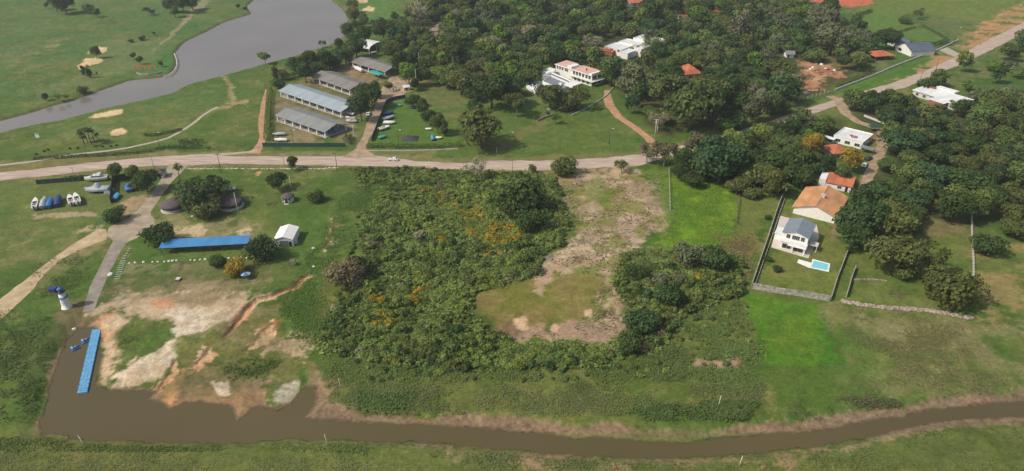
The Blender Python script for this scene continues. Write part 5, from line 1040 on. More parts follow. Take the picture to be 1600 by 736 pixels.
# blue grey roofed house, terracotta pavilion, little shed
loc, rz, L, _ = frame((1379,62), (1412,83)); loc, rz, L, _ = frame((1385,68), (1424,84)); t = thing('blue_roofed_house', 'white house with blue grey roofs at the upper right by the field', 'house', loc, rz)
b = wall_box(MB(), L * .62, 10, 3.4); b.build('wall', M['white'], t); gable_roof(MB(), 0, L * .62, 0, 10, 3.5, 5.6, .15, 'x', .6).build('roof', M['slate'], t)
MB().box(L * .62 + .01, L + 6, -5, 12, -.1, 3.6).build('right_wing', M['white'], t); gable_roof(MB(), L * .62, L + 6, -5, 12, 3.7, 7.0, .15, 'y', .7).build('right_roof', M['slate'], t)
g_ = MB(); gable_wall(g_, L * .62, L + 6, -5, 3.6, 6.7); g_.build('gable', M['white'], t); window(t, L * .2, 1.7, 2.0, 1.4); window(t, L * .45, 1.7, 2.0, 1.4); window(t, L * .8, 1.7, 3.0, 1.8, -5.03)
loc, rz, L, _ = frame((1367,95), (1396,93)); t = thing('terracotta_pavilion', 'open pavilion with a bright terracotta roof below the blue grey roofed house', 'pavilion', loc, rz); hip_roof(MB(), 0, L, 0, 11, 2.8, 5.0, .6).build('roof', M['tile_r'], t)
for x in (.3, L / 2, L - .3):
    for y in (.3, 10.7): MB().box(x - .2, x + .2, y - .2, y + .2, -.1, 2.8).build('post', M['brick'], t)
MB().box(.3, L - .3, 10, 10.3, -.1, 2.7).build('back_wall', M['cream'], t)
loc, rz, L, _ = frame((1228,90), (1240,90)); t = thing('garden_shed', 'small white shed with grey gabled roof above the red clay yard', 'shed', loc, rz); wall_box(MB(), L, 4.5, 2.6).build('wall', M['white'], t); gable_roof(MB(), 0, L, 0, 4.5, 2.65, 4.0, .12, 'x', .7).build('roof', M['sheet'], t); door(t, L * .3)
# terracotta roof in the wood, roof at the top edge
loc, rz, L, _ = frame((1070,128), (1094,126)); t = thing('forest_house', 'terracotta roofed house almost swallowed by the wood', 'house', loc, rz); wall_box(MB(), L, 12, 4.4).build('wall', M['cream'], t); hip_roof(MB(), 0, L, 0, 12, 4.5, 8.6, .8).build('roof', M['tile_r'], t)
MB().slab((-9, 3, 4.2), (-.9, 3, 4.2), (-.9, 11, 6.6), (-9, 11, 6.6), .2).build('side_roof', M['tile_r'], t); MB().box(-8.5, -.1, 3.4, 10.6, -.1, 4.1).build('side_wall', M['cream'], t); window(t, L * .3, 2.8, 1.2, 1.4); window(t, L * .7, 2.8, 1.2, 1.4)
loc, rz, L, _ = frame((986,11), (1014,10)); t = thing('distant_house', 'orange roofed house at the very top edge above the wood', 'house', loc, rz); wall_box(MB(), L, 12, 3.2).build('wall', M['cream'], t); hip_roof(MB(), 0, L, 0, 12, 3.3, 6.2, .6).build('roof', M['tile_r'], t); MB().box(-9, -.1, 0, 8, -.1, 3.2).build('side_block', M['offwhite'], t)
for x in (.2, .5, .8): window(t, L * x, 1.7, 1.6, 1.3)
# --- villa 2: stepped white flat roofs
loc, rz, L, _ = frame((944,83), (981,91)); t = thing('stepped_villa', 'large villa of stepped bright white flat roofs deep in the wood', 'villa', loc, rz)
def blk(x0, x1, y0, y1, h, nm='block', wm='white'):
    o = MB().box(x0, x1, y0, y1, -.1, h).build(nm, M[wm], t); q = MB().box(x0 + .3, x1 - .3, y0 + .3, y1 - .3, h + .01, h + .06).build('roof_deck', M['sheet_w'], o)
    MB().box(x0 - .15, x1 + .15, y0 - .15, y0 + .2, h, h + .3).box(x0 - .15, x1 + .15, y1 - .2, y1 + .15, h, h + .3).box(x0 - .15, x0 + .2, y0 + .2, y1 - .2, h, h + .3).box(x1 - .2, x1 + .15, y0 + .2, y1 - .2, h, h + .3).build('parapet', M['white'], o); return o
k_ = L
blk(0, k_ * .72, 0, 13, 4.4); blk(k_ * .74, k_ * 1.08, -3, 7, 3.8); blk(k_ * .1, k_ * .9, 13.3, 24, 5.2); blk(k_ * .95, k_ * 1.25, 8, 24, 4.8); blk(k_ * .35, k_ * 1.35, 24.3, 36, 6.4)
MB().box(-3.5, k_ * .45, -3.2, -.1, -.1, 2.6).build('brick_front', M['brick'], t); MB().slab((-3.8, -3.6, 2.7), (k_ * .47, -3.6, 2.7), (k_ * .47, -.02, 3.4), (-3.8, -.02, 3.4), .12).build('tile_lean_to', M['tile_r'], t); MB().box(k_ * .8, k_ * .98, 10, 13, 4.9, 6.0).build('water_tank_box', M['cream'], t)
for x in (.15, .45): window(t, k_ * x + 3, 3.4, 2.2, 1.2, -.03)
# --- villa 1: long two storey wing, low wing with grey deck, pools
loc, rz, L, _ = frame((868,116.5), (924,135)); t = thing('modern_villa', 'modern white villa with pink tiled upper roofs and grey roof deck', 'villa', loc, rz)
wall_box(MB(), L, 9, 6.4).box(.2, L - .2, .2, 8.8, 3.0, 3.2).build('wall', M['white'], t)
MB().slab((-.3, -.3, 6.5), (L * .34, -.3, 6.5), (L * .34, 9.3, 7.1), (-.3, 9.3, 7.1), .15).slab((L * .46, -.3, 6.5), (L * .94, -.3, 6.5), (L * .94, 9.3, 7.1), (L * .46, 9.3, 7.1), .15).build('roof', M['tile_p'], t)
MB().box(L * .34 + .02, L * .46 - .02, -.5, 6, 6.0, 7.9).build('stair_tower', M['white'], t); MB().box(L * .94 + .02, L + .2, -.3, 9.3, 6.2, 7.4).build('end_wall', M['white'], t)
MB().box(-.4, L * .34, -.6, -.3, 6.1, 6.6).box(L * .46, L + .3, -.6, -.3, 6.1, 6.6).build('fascia', M['white'], t)
MB().box(L * .44, L + 2.2, -1.8, -.02, 3.0, 3.3).box(L + .02, L + 2.2, -.02, 9, 3.0, 3.3).build('balcony', M['white'], t)
r = MB()
for x in np.linspace(L * .46, L + 2.1, 18): r.tube((x, -1.7, 3.3), (x, -1.7, 4.2), .04, n=4)
r.tube((L * .46, -1.7, 4.2), (L + 2.1, -1.7, 4.2), .05, n=4); r.tube((L + 2.1, -1.7, 4.2), (L + 2.1, 9, 4.2), .05, n=4); r.build('railing', M['metal'], t)
for x in (.04, .11, .18, .27, .31): window(t, L * x + .5, 4.9, 1.3, 1.6, -.03)
for x in (.52, .60, .68, .77, .86, .94): window(t, L * x, 4.8, 1.7, 1.9, -.03)
for x in (.56, .66, .78, .9): window(t, L * x, 1.7, 1.9, 1.9, -.03)
for y in (2.2, 6.5): window(t, y, 4.8, 3.2, 2.0, L + .02, 'x+'); window(t, y, 1.6, 3.2, 2.0, L + .02, 'x+')
MB().tube((L * .72, 4, 6.8), (L * .72, 4, 8.2), .4, n=8).tube((L * .3, 3, 6.8), (L * .3, 3, 7.8), .3, n=8).build('chimney', M['brick'], t)
# low wing, drawn in the villa's own frame through traced corners
inv = Matrix.Rotation(-rz, 3, 'Z')
def loc2(px, py, z=0): return tuple((inv @ (G(px, py, z) - loc)))[:2]
deck_pts = [loc2(861,118.5,3.6), loc2(892.6,132,3.6), loc2(876,140,3.6), loc2(848,128,3.6)]
MB().prism(deck_pts, -.1, 3.5).build('low_wing', M['white'], t); cxy = [sum(p[i] for p in deck_pts) / 4 for i in (0, 1)]
MB().prism([(cxy[0] + (x - cxy[0]) * .95, cxy[1] + (y - cxy[1]) * .93) for x, y in deck_pts], 3.505, 3.56).build('grey_deck', M['deckgrey'], t)
def rimwall(pts, h0, h1, th, name, m, par):
    b = MB(); n = len(pts)
    for i in range(n):
        a, c = Vector(pts[i]), Vector(pts[(i + 1) % n]); d = (c - a).normalized(); nn = Vector((-d.y, d.x)) * th / 2; b.prism([tuple(a + nn), tuple(c + nn), tuple(c - nn), tuple(a - nn)], h0, h1 + .003 * i)
    return b.build(name, M[m], par)
rimwall(deck_pts, 3.5, 4.1, .3, 'parapet', 'white', t)
d2 = [loc2(848,117,4.2), loc2(860,113,4.2), loc2(893,126,4.2), loc2(880,132,4.2)]
d2 = [loc2(847.5,119.5,3.9), loc2(861,113.5,3.9), loc2(893,127.5,3.9), loc2(887,130.5,3.9), loc2(861,119,3.9)]
MB().prism(d2, -.1, 3.9).build('rear_wing', M['white'], t); c2_ = [sum(p[i] for p in d2) / 5 for i in (0, 1)]; MB().prism([(c2_[0] + (x - c2_[0]) * .9, c2_[1] + (y - c2_[1]) * .85) for x, y in d2], 3.905, 3.95).build('grey_deck', M['deckgrey'], t); rimwall(d2, 3.9, 4.4, .3, 'parapet', 'white', t)
up = [loc2(847,111,4.4), loc2(859,105,4.4), loc2(868,107.5,4.4), loc2(866,112,4.4), loc2(857,114,4.4)]
MB().prism(up, -.1, 4.4).build('pool_block', M['white'], t); o = MB().prism([loc2(849.5,110.5,4.4), loc2(854,108.3,4.4), loc2(858,109,4.4), loc2(853.5,111.3,4.4)], 4.405, 4.45).build('plunge_pool', M['pool'], t)
can = [loc2(881,132,4.2), loc2(894,125.5,4.2), loc2(908.5,130,4.2), loc2(893,137,4.2)]; MB().prism(can, 3.9, 4.25).build('entrance_canopy', M['white'], t)
for q in (can[0], can[3], can[2]): MB().box(q[0] - .2, q[0] + .2, q[1] - .2, q[1] + .2, -.1, 3.9).build('column', M['white'], t)
for a, c_ in ((.2, .6), (.45, .55)): pass
sk = [loc2(873,131,4.2), loc2(876,130,4.2), loc2(879,132,4.2), loc2(876,133.5,4.2)]; MB().prism(sk, 3.56, 4.7).build('skylight', M['white'], t)
tp = [(821.5,134.5), (829.6,127), (846,126.5), (851,131), (846,140), (836,145)]; p0 = G(*tp[0]); t = thing('pool_terrace', 'pale terrace with bright blue pool at the left end of the modern villa', 'terrace', p0)
q = [((G(*a, 1.0) - p0).x, (G(*a, 1.0) - p0).y) for a in tp]; MB().prism(q, -.1, 1.0).build('base', M['white'], t); rimwall(q[:2] + [q[-1]], 1.0, 1.5, .25, 'parapet', 'white', t)
wq = [((G(*a, 1.0) - p0).x, (G(*a, 1.0) - p0).y) for a in [(824,132.5), (829.5,129), (839,132.5), (833,137)]]; MB().prism(wq, 1.005, 1.12).build('pool_water', M['pool2'], t); rimwall(wq, 1.0, 1.2, .3, 'coping', 'terr', t)
b_ = G(858, 172); o = stone(RST[0], 858, 171.5, 3.5, 'pale boulder pile under the trees in front of the modern villa', None, 'boulder')
for i, (x, y) in enumerate(((1118,190), (1127,188.5), (1123,187))):
    b_ = G(x, y); t = thing('gate_pillar', 'pale gate pillar beside the hedge at the wood edge', 'pillar', (b_.x, b_.y, 0), .3, 'pale gate pillars'); MB().box(-.35, .35, -.35, .35, -.1, 2.2).build('shaft', M['white'], t); MB().box(-.5, .5, -.5, .5, 2.2, 2.4).build('cap', M['offwhite'], t)
# rubble in the clay yard
for i in range(20):
    a = random.uniform(0, 1); px = 1262 + 46 * a + random.uniform(-4, 4); py = 99 + 14 * a + random.uniform(-7, 9); stone(random.choice(RST + WST[:1]), px, py, random.uniform(1.3, 3.2), 'broken masonry block scattered in the red clay yard', 'rubble in the red clay yard', 'rubble')
for (A, B, l) in (((1268,112), (1283,118), 'left brick foundation wall in the red clay yard'), ((1285,110), (1302,117), 'right brick foundation wall in the red clay yard')):
    loc, rz, L, _ = frame(A, B); t = thing('foundation_wall', l, 'wall', loc, rz); MB().box(0, L, 0, .4, -.1, 1.1).box(0, .4, .4, 5, -.1, .8).box(L * .5, L * .5 + .4, .4, 5, -.1, .6).build('brickwork', M['brick'], t)
# rocks in the road, upper right
for i, (x, y) in enumerate(((1484,106), (1490,104.5), (1499,99), (1503,97), (1508,95))): stone(RST[i % 3], x, y, 1.9, 'dark boulder lying on the upper road', 'boulders on the upper road')
# red brick building sliver at the right edge
loc, rz, L, _ = frame((1530,160), (1570,172)); t = thing('brick_shed', 'low red roofed building at the right edge beside the pale roofed house', 'shed', loc, rz); wall_box(MB(), L, 6, 2.6).build('wall', M['brick'], t); gable_roof(MB(), 0, L, 0, 6, 2.7, 4.0).build('roof', M['tile_r'], t)
# fallen branches
def branches(px, py, r, label, n=18, cat='branches'):
    b_ = G(px, py); b = MB(); rg = random.Random(int(px))
    for i in range(n):
        a = rg.uniform(0, 6.28); x, y = rg.uniform(-r, r), rg.uniform(-r * .6, r * .6); l = rg.uniform(.6, 1.6) * r * .6; b.tube((x, y, rg.uniform(0, .3)), (x + l * math.cos(a), y + l * math.sin(a), rg.uniform(.1, .9)), .09, .03, 4)
    o = b.build('brush_pile', M['wood']); o.location = (b_.x, b_.y, 0); return tag(o, label, 'brush pile')
branches(948, 492, 3.4, 'dark heap of cut branches on the cleared earth', 40); branches(900, 405, 3, 'scattered dry branches right of the scrub'); branches(1400, 461, 2.5, 'bare fallen branch on the lower lawn'); branches(423, 319, 1.8, 'dry leafless bush on the park lawn', 24)

# ------------------------------------------------------------------ trees one can point to
T = tree_px
YARD = (465,482,476,496,508,524,530,539,556,545,430,442,436,573,563)
for a in [
 (99,6,34,'broad','dark','broad dark tree at the top left corner of the golf course'), (85,3,24,'round','dark','round dark tree beside the broad one at the top left corner'),
 (72,8,9,'round','mid','tiny round tree left of the top left pair'), (139,13,18,'broad','mid','spreading tree on the upper golf course, taller of two'), (151,20,12,'round','dark','small round tree right below the spreading golf tree'),
 (229,16,13,'airy','mid','thin leaning tree on the upper fairway'), (238,19,10,'airy','dark','small thin tree touching the leaning one on the upper fairway'), (268,8,24,'broad','dark','left tree of the dense clump at the top by the lake path'), (284,6,26,'round','dark','middle tree of the dense clump at the top by the lake path'), (299,5,24,'broad','mid','right tree of the dense clump at the top by the lake path'), (272,18,16,'round','mid','lower small tree of the clump by the lake path'),
 (240,52,6,'round','brown','tiny brown tree above the lake path'), (222,60,10,'low','dark','low dark bush above the golf green'), (204,64,8,'low','olive','faint small bush left of the low dark one'),
 (149,82,17,'round','olive','round olive tree between the two upper bunkers'), (129,110,11,'column','dark','left dark tree below the upper bunkers'), (138,112,13,'column','dark','right taller dark tree below the upper bunkers'), (151,114,4,'column','dark','tiny conifer right of the dark pair'),
 (208,87,10,'round','dark','left small tree above the orange banners'), (218,94,12,'round','dark','middle small tree above the orange banners'), (251,100,8,'round','mid','small tree at the right end of the orange banners'),
 (70,152,11,'round','dark','small round tree on the left lake shore'), (91,152,12,'airy','light','pale thin reedy tree on the lake shore'), (103,151,9,'airy','light','smaller pale reedy tree on the lake shore'), (128,141,17,'low','olive','wide faint bush on the lake shore'),
 (413,89,21,'airy','light','airy pale green tree standing alone on the near lake bank'), (503,68,13,'airy','light','small airy tree on the lake bank above the hedge'), (372,10,8,'round','dark','small tree on the upper left lake point'), (383,13,7,'low','dark','dark bush on the upper left lake point'),
 (430,112,14,'column','dark','dark narrow tree at the left end of the yard hedge line'), (442,116,15,'airy','brown','brownish tree beside the narrow dark one at the yard corner'),
 (465,103,26,'broad','dark','left tree of the dense line above the boat yard'), (482,97,24,'round','dark','second tree of the dense line above the boat yard'), (476,113,24,'round','blueg','low bluish tree in the dense line above the pale blue shed'), (496,107,26,'low','blueg','bluish bushy tree behind the brown grey shed end'), (508,93,26,'round','dark','round tree in the middle of the line above the boat yard'), (524,96,28,'low','blueg','wide bluish tree behind the brown grey shed'), (530,69,15,'round','dark','compact round dark tree above the boat yard line'), (539,84,28,'broad','mid','green tree in the line left of the curved roof shed'), (556,75,28,'broad','dark','dense tree immediately left of the curved roof shed'), (565,55,34,'broad','dark','big dark flat topped tree by the lake narrows'), (545,52,22,'round','mid','green tree between the lake and the flat topped tree'),
 (553,24,24,'round','olive','olive tree on the lake edge near the upper bunkers'), (551,8,22,'airy','olive','airy tree at the top beside the lake edge'), (568,32,20,'round','mid','small green tree under the upper bunkers'), (558,38,18,'low','dark','low dark tree at the lake edge below the bunkers'),
 (598,47,38,'broad','dark','big dark tree above the curved roof shed'), (584,34,10,'airy','mid','small thin tree left of the big dark tree'), (617,27,16,'round','dark','small dark tree right above the big dark tree'), (628,36,24,'broad','mid','green tree at the edge of the golf green and wood'),
 (654,18,42,'bare','pale','wide pale grey leafless tree near the back lane'), (641,38,28,'bare','pale','smaller pale leafless tree beside the wide one'),
 (436,133,15,'low','dark','low round bush at the yard hedge corner'), (545,92,12,'round','pale','small pale tree at the end of the dull grey shed'),
 (573,150,36,'broad','dark','tall dark tree beside the pale blue shed end'), (563,168,32,'round','dark','dense dark tree behind the three parked boats'), (585,140,24,'round','mid','lighter tree at the upper side of the shed tree clump'),
 (613,78,32,'broad','olive','olive tree hiding the curved roof shed'), (600,76,18,'round','dark','dark tree at the curved shed corner'), (622,98,32,'round','dark','dark tree right of the dull grey shed'), (640,93,30,'broad','dark','dark tree behind the bright green one'), (638,117,34,'round','bright','bright green rounded tree at the lane end'), (647,132,18,'round','dark','dark tree just below the bright green one'),
 (606,133,14,'low','olive','low bush beside the stone fountain'), (645,158,24,'broad','dark','dark tree above the boat lawn'), (660,168,26,'round','dark','upper tree of the clump on the boat lawn'), (672,182,28,'broad','dark','middle tree of the clump on the boat lawn'), (684,194,28,'round','mid','lower tree of the clump on the boat lawn'), (694,200,18,'column','mid','narrow tree ending the clump on the boat lawn'),
 (768,142,64,'broad','dark','very large dark tree above the meadow'), (808,160,44,'airy','olive','airy olive tree right of the very large dark one'), (752,200,72,'broad','olive','big rounded olive tree alone on the meadow by the road'), (738,208,34,'low','olive','lower left lobe tree of the big meadow tree'), (720,128,46,'broad','olive','olive tree at the wood edge left of the very large tree'),
 (856,178,8,'low','dark','small bush near the villa boulders'), (838,184,9,'low','olive','small round bush left of the rubble wall'), (868,184,18,'airy','olive','airy small tree above the middle meadow pole'), (882,262,40,'low','olive','spreading dark tree on the road edge above the cleared earth'), (742,262,40,'bare','pale','thin pale leafless tree on the road edge above the scrub'), (832,264,14,'round','olive','small dense tree on the road edge of the scrub'), (972,258,25,'airy','olive','small tree right of the spreading one at the road edge'),
 (1012,237,34,'airy','brown','brownish airy tree over the clay driveway foot'), (1040,238,44,'airy','brown','large brown airy tree along the road above the lush meadow'), (1088,225,46,'airy','brown','brownish crowned tree hanging over the road'), (1066,250,36,'round','dark','dark tree under the brownish roadside crowns'),
 (1128,252,84,'broad','blueg','very broad dark tree at the top of the lush meadow'), (1108,266,56,'low','dark','low dark skirt tree in front of the very broad one'), (1150,232,52,'broad','mid','green tree behind the very broad dark tree'), (1182,275,50,'broad','olive','olive tree left of the garden palm'), (1222,262,60,'broad','dark','big dark tree behind the garden palm'), (1206,285,42,'round','olive','rounded olive tree above the dry lot'), (1246,245,50,'broad','mid','green tree behind the big dark tree'), (1255,280,34,'round','dark','dark tree left of the orange tiled house'),
 (1331,250,38,'round','yellow','yellow green tree in front of the red hipped roof'), (1270,228,34,'round','yellow','yellow green tree left of the red hipped roof'), (1294,255,26,'round','dark','dark round tree below the red hipped roof'), (1320,273,28,'round','mid','green tree between the red annex and the lane'),
 (315,306,72,'low','dark','large dark tree spreading between the thatched shelters'), (338,288,38,'broad','dark','dark tree behind the large one by the thatched shelters'), (322,326,46,'low','olive','lower brownish tree between the two thatched shelters'), (433,283,32,'broad','dark','round dark tree on the lawn above the thatched hut'), (456,255,20,'round','dark','small round bush tree on the road edge'), (247,370,48,'low','dark','dark round tree over the left end of the blue roof'), (408,392,52,'low','dark','dense dark tree at the right end of the blue roof'), (491,308,27,'low','mid','round green bush on the lawn above the ditch'), (371,417,38,'low','yellow','yellow flowering round shrub beside the parasol'), (340,410,26,'low','dark','dark low bush on the line of white stones'),
 (180,268,26,'round','mid','green tree right of the white yacht'), (226,283,42,'broad','dark','large dark tree behind the guard hut'), (208,272,24,'round','olive','olive tree above the mesh enclosure'), (210,292,18,'low','dark','dark bush between enclosure and driveway'), (182,336,34,'low','dark','low dark bush at the top of the concrete circle'),
 (539,432,62,'low','brown','big brownish round tree at the left edge of the scrub'), (560,415,36,'broad','dark','dark tree right behind the big brownish one'), (805,312,84,'low','dark','huge dark rounded tree standing out of the scrub'), (830,345,50,'low','dark','dark shrub tree below the huge rounded one'),
 (1118,408,50,'low','dark','dense dark tree right of the dry brown bushes'), (1076,402,52,'low','grey','greyish brown bush tree above the right thicket'), (995,428,34,'low','dark','dark tree at the upper left of the right thicket'), (1004,505,52,'low','dark','dark tree in the lower part of the right thicket'), (1046,465,48,'low','dark','dark tree in the middle of the right thicket'), (985,535,44,'low','dark','dark tree at the lower end of the right thicket'),
 (1400,396,76,'broad','olive','tall olive tree in the middle of the lower lawn'), (1450,400,60,'airy','olive','airy olive tree right of the tall lawn tree'), (1488,455,84,'low','olive','wide spreading tree above the rubble wall'), (1465,445,44,'airy','olive','paler left crown beside the wide spreading tree'), (1345,342,78,'broad','dark','big dark tree right of the orange tiled house'), (1335,368,54,'broad','dark','dark tree over the top corner of the pool garden'), (1390,345,76,'broad','olive','rounded olive tree behind the tall lawn tree'), (1455,320,22,'round','yellow','pale yellowish small tree at the wood edge'), (1545,385,46,'low','dark','dark tree cut by the right edge beyond the rail fence'), (1410,425,36,'low','olive','low dark foliage under the tall lawn tree'),
 (1200,296,16,'low','olive','small bush at the foot of the olive tree on the dry lot'), (1201,340,11,'low','dark','small round bush outside the left garden wall'), (1200,405,14,'low','dark','small leafy bush inside the walled garden'), (1214,420,14,'low','dark','second leafy bush inside the walled garden, nearer the pool'),
 (1284,27,50,'broad','grey','grey green crowned tree below the top red soil'), (1300,60,60,'broad','grey','large grey green tree above the red clay yard'), (1320,72,44,'broad','mid','green tree right of the large grey green one'), (1343,98,26,'round','olive','rounded olive tree below the terracotta pavilion'), (1435,22,16,'airy','mid','lone palm like tree on the upper right field'), (1387,60,38,'broad','dark','dark tree left of the blue grey roofed house'), (1415,32,18,'low','mid','faint bush on the upper right field'), (1296,18,34,'round','dark','dark tree on the corner of the top red soil'),
 (1340,155,40,'broad','mid','tree at the left end of the garden row by the road bend'), (1366,158,44,'broad','dark','dark tree in the garden row by the road bend'), (1395,158,46,'broad','mid','green tree in the garden row left of the pale roofs'), (1418,164,38,'broad','mid','green tree touching the pale roofed house'), (1467,170,20,'airy','olive','small airy tree in front of the pale roofed house'), (1492,165,22,'airy','mid','airy tree before the right wing of the pale roofed house'), (1512,170,34,'broad','dark','dark tree right of the pale roofed house'),
 (860,150,46,'broad','olive','grey olive tree in front of the modern villa deck'), (905,150,40,'airy','olive','airy tree before the modern villa entrance'), (886,160,38,'low','olive','lower tree between villa and driveway wall'), (960,104,38,'broad','dark','dark tree below the stepped villa'), (945,104,26,'bare','pale','bare purplish tree left of the stepped villa'),
 (1083,162,90,'broad','mid','large bright green crown at the front of the wood'), (1110,150,70,'broad','olive','large olive crown beside the bright green one at the wood front'), (1122,135,60,'broad','dark','round dark crown behind the olive one at the wood front'), (1040,140,66,'broad','olive','wide olive crown at the front of the wood left of the terracotta roof'), (985,128,50,'round','grey','greyish round tree right of the modern villa'), (772,68,30,'airy','pale','pale grey crowned tree in the middle of the wood'), (812,88,20,'airy','pale','small pale crowned tree above the modern villa meadow'), (830,52,34,'airy','pale','pale dry crown near the middle top of the wood')]:
    if a[0] in YARD and a[1] < 170: a = (a[0], a[1], a[2] * 1.25, *a[3:])
    T(*a)

# --- palms
FR = []
def palm_meshes(seed, h=6.0):
    rg = random.Random(seed); b = MB(); p = Vector((0, 0, -.1))
    for i in range(6):
        q = Vector((.05 * i ** 1.6 * .25, .03 * i, h * (i + 1) / 6)); b.tube(p, q, .20 - .015 * i, .19 - .015 * i, 8); p = q
    V = []; T_ = []; 
    for k in range(22):
        a = 2 * math.pi * k / 22 + rg.uniform(-.15, .15); el = rg.uniform(.15, 1.2); L = rg.uniform(2.2, 2.9); pos = Vector(p); d = Vector((math.cos(a) * math.cos(el), math.sin(a) * math.cos(el), math.sin(el))); side = Vector((-math.sin(a), math.cos(a), 0))
        for s in range(7):
            nx = pos + d * L / 7; w0 = .45 * math.sin(math.pi * (s + .6) / 8); w1 = .45 * math.sin(math.pi * (s + 1.6) / 8); dr = Vector((0, 0, -.12))
            V += [[pos, nx, nx + side * w1 + dr, pos + side * w0 + dr], [nx, pos, pos - side * w0 + dr, nx - side * w1 + dr]]; t = rg.uniform(.7, 1.3); T_ += [t, t * .85]
            pos = nx; d = (d + Vector((0, 0, -.27))).normalized()
    V = np.array([[list(x) for x in q] for q in V]); cm = np_mesh('fronds', V, np.array(T_), [LEAF]); o = b.build('trunk', M['trunk']); tm = o.data; bpy.data.objects.remove(o); return cm, tm
PALMS = [palm_meshes(i) for i in range(3)]
def palm(bx, by, ty, label, group=None, tone='mid'):
    p = G(bx, by); h = top_h(bx, by, ty); s = h / 7.0; t = thing('palm_tree', label, 'palm', (p.x, p.y, 0), random.uniform(0, 6), group); t.scale = (s, s, s); c, k = random.choice(PALMS)
    o = bpy.data.objects.new('fronds', c); COL.objects.link(o); o.parent = t; o.color = jit(GREENS[tone]); o = bpy.data.objects.new('trunk', k); COL.objects.link(o); o.parent = t
palm(282, 282, 257, 'slender palm beside the top of the driveway'); palm(1222, 312, 287, 'bushy palm at the head of the left garden wall', tone='olive')
for i, (x, y, ty) in enumerate(((128,217,202), (131,224,206), (137,222,201), (143,226,200), (148,222,203), (154,222,208), (134,230,212))): palm(x, y, ty, 'dark palm in the cluster on the golf course', 'palm cluster on the golf course', 'dark')
palm(1437, 28, 12, 'lone palm on the upper right field'); palm(920, 14, 4, 'small palm in the light clearing at the top')

# ------------------------------------------------------------------ woods: individual crowns over the traced canopy outline
def inpoly(x, y, poly):
    ins = False; n = len(poly)
    for i in range(n):
        (x0, y0), (x1, y1) = poly[i], poly[(i + 1) % n]
        if (y0 > y) != (y1 > y) and x < (x1 - x0) * (y - y0) / (y1 - y0) + x0: ins = not ins
    return ins
taken = []
for o in S.objects:
    if o.parent is None and o.name.split('.')[0] == 'tree': taken.append((o.location.x, o.location.y, o.scale.x))
W_main = [(600,70),(612,55),(640,32),(640,8),(668,-12),(1238,-14),(1262,12),(1300,25),(1340,28),(1362,62),(1366,88),(1330,102),(1300,84),(1262,82),(1243,98),(1255,118),(1240,140),(1236,160),(1200,170),(1140,186),(1100,196),(1050,196),(1010,180),(985,160),(962,140),(950,122),(938,110),(905,100),(880,92),(850,98),(832,112),(812,135),(790,150),(740,165),(715,135),(700,122),(665,118),(650,135),(640,100)]
W_holes = [[(1352,68),(1412,70),(1414,110),(1350,108)], [(668,30),(700,18),(712,-5),(720,-5),(716,24),(694,42),(692,66),(680,66),(664,48)], [(752,-14),(802,-14),(800,14),(760,18)], [(936,48),(962,44),(1012,54),(1010,72),(992,104),(960,116),(932,108)], [(1050,98),(1100,94),(1104,140),(1094,154),(1062,150)], [(972,-14),(1022,-14),(1024,22),(972,22)], [(1216,72),(1250,72),(1250,108),(1218,108)], [(1250,84),(1318,94),(1326,116),(1292,150),(1240,150)], [(1052,14),(1080,16),(1072,36),(1050,34)], [(1112,8),(1144,8),(1140,20),(1114,20)], [(905,2),(930,0),(930,10),(912,14)], [(838,96),(900,92),(950,118),(946,150),(830,150)], [(1196,-14),(1240,-14),(1236,6),(1200,10)]]
W_mid = [(1058,236),(1088,224),(1120,216),(1170,207),(1215,190),(1255,180),(1290,184),(1292,190),(1276,215),(1284,232),(1284,270),(1262,282),(1236,290),(1212,300),(1170,290),(1090,280),(1062,262)]
W_right = [(1372,150),(1420,170),(1500,180),(1530,165),(1560,155),(1640,150),(1760,160),(1760,360),(1640,360),(1590,350),(1560,350),(1545,335),(1500,334),(1440,336),(1420,350),(1400,360),(1370,372),(1335,380),(1312,372),(1335,325),(1358,310),(1368,280),(1385,250),(1396,220),(1392,200),(1376,192)]
W_up = [(1436,128),(1468,112),(1500,98),(1547,84),(1640,40),(1740,20),(1740,150),(1560,152),(1536,156),(1505,150),(1470,140)]
marks = [((970,70),'the stepped villa'), ((890,115),'the modern villa'), ((1078,115),'the terracotta forest roof'), ((1285,115),'the red clay yard'), ((690,40),'the back lane'), ((615,140),'the stone fountain'), ((1328,205),'the flat white house'), ((1470,150),'the pale roofed house'), ((1300,320),'the orange tiled house'), ((1235,85),'the little garden shed'), ((1130,188),'the pale gate pillars'), ((1000,6),'the distant orange roof'), ((1400,420),'the lower lawn'), ((778,10),'the top clearing'), ((1412,62),'the blue grey house'), ((1128,280),'the lush meadow')]
TN = dict(bright='bright green', dark='dark green', mid='mid green', olive='olive green', grey='grey green', brown='brownish', light='light green', blueg='bluish green', pale='pale dry')
def rel(px, py):
    (mx, my), nm = min(marks, key=lambda q: (q[0][0] - px) ** 2 + (1.6 * (q[0][1] - py)) ** 2); dx, dy = px - mx, py - my
    if abs(dx) > 1.3 * abs(dy) * 1.6: return ('right of ' if dx > 0 else 'left of ') + nm
    return ('before ' if dy > 0 else 'behind ') + nm
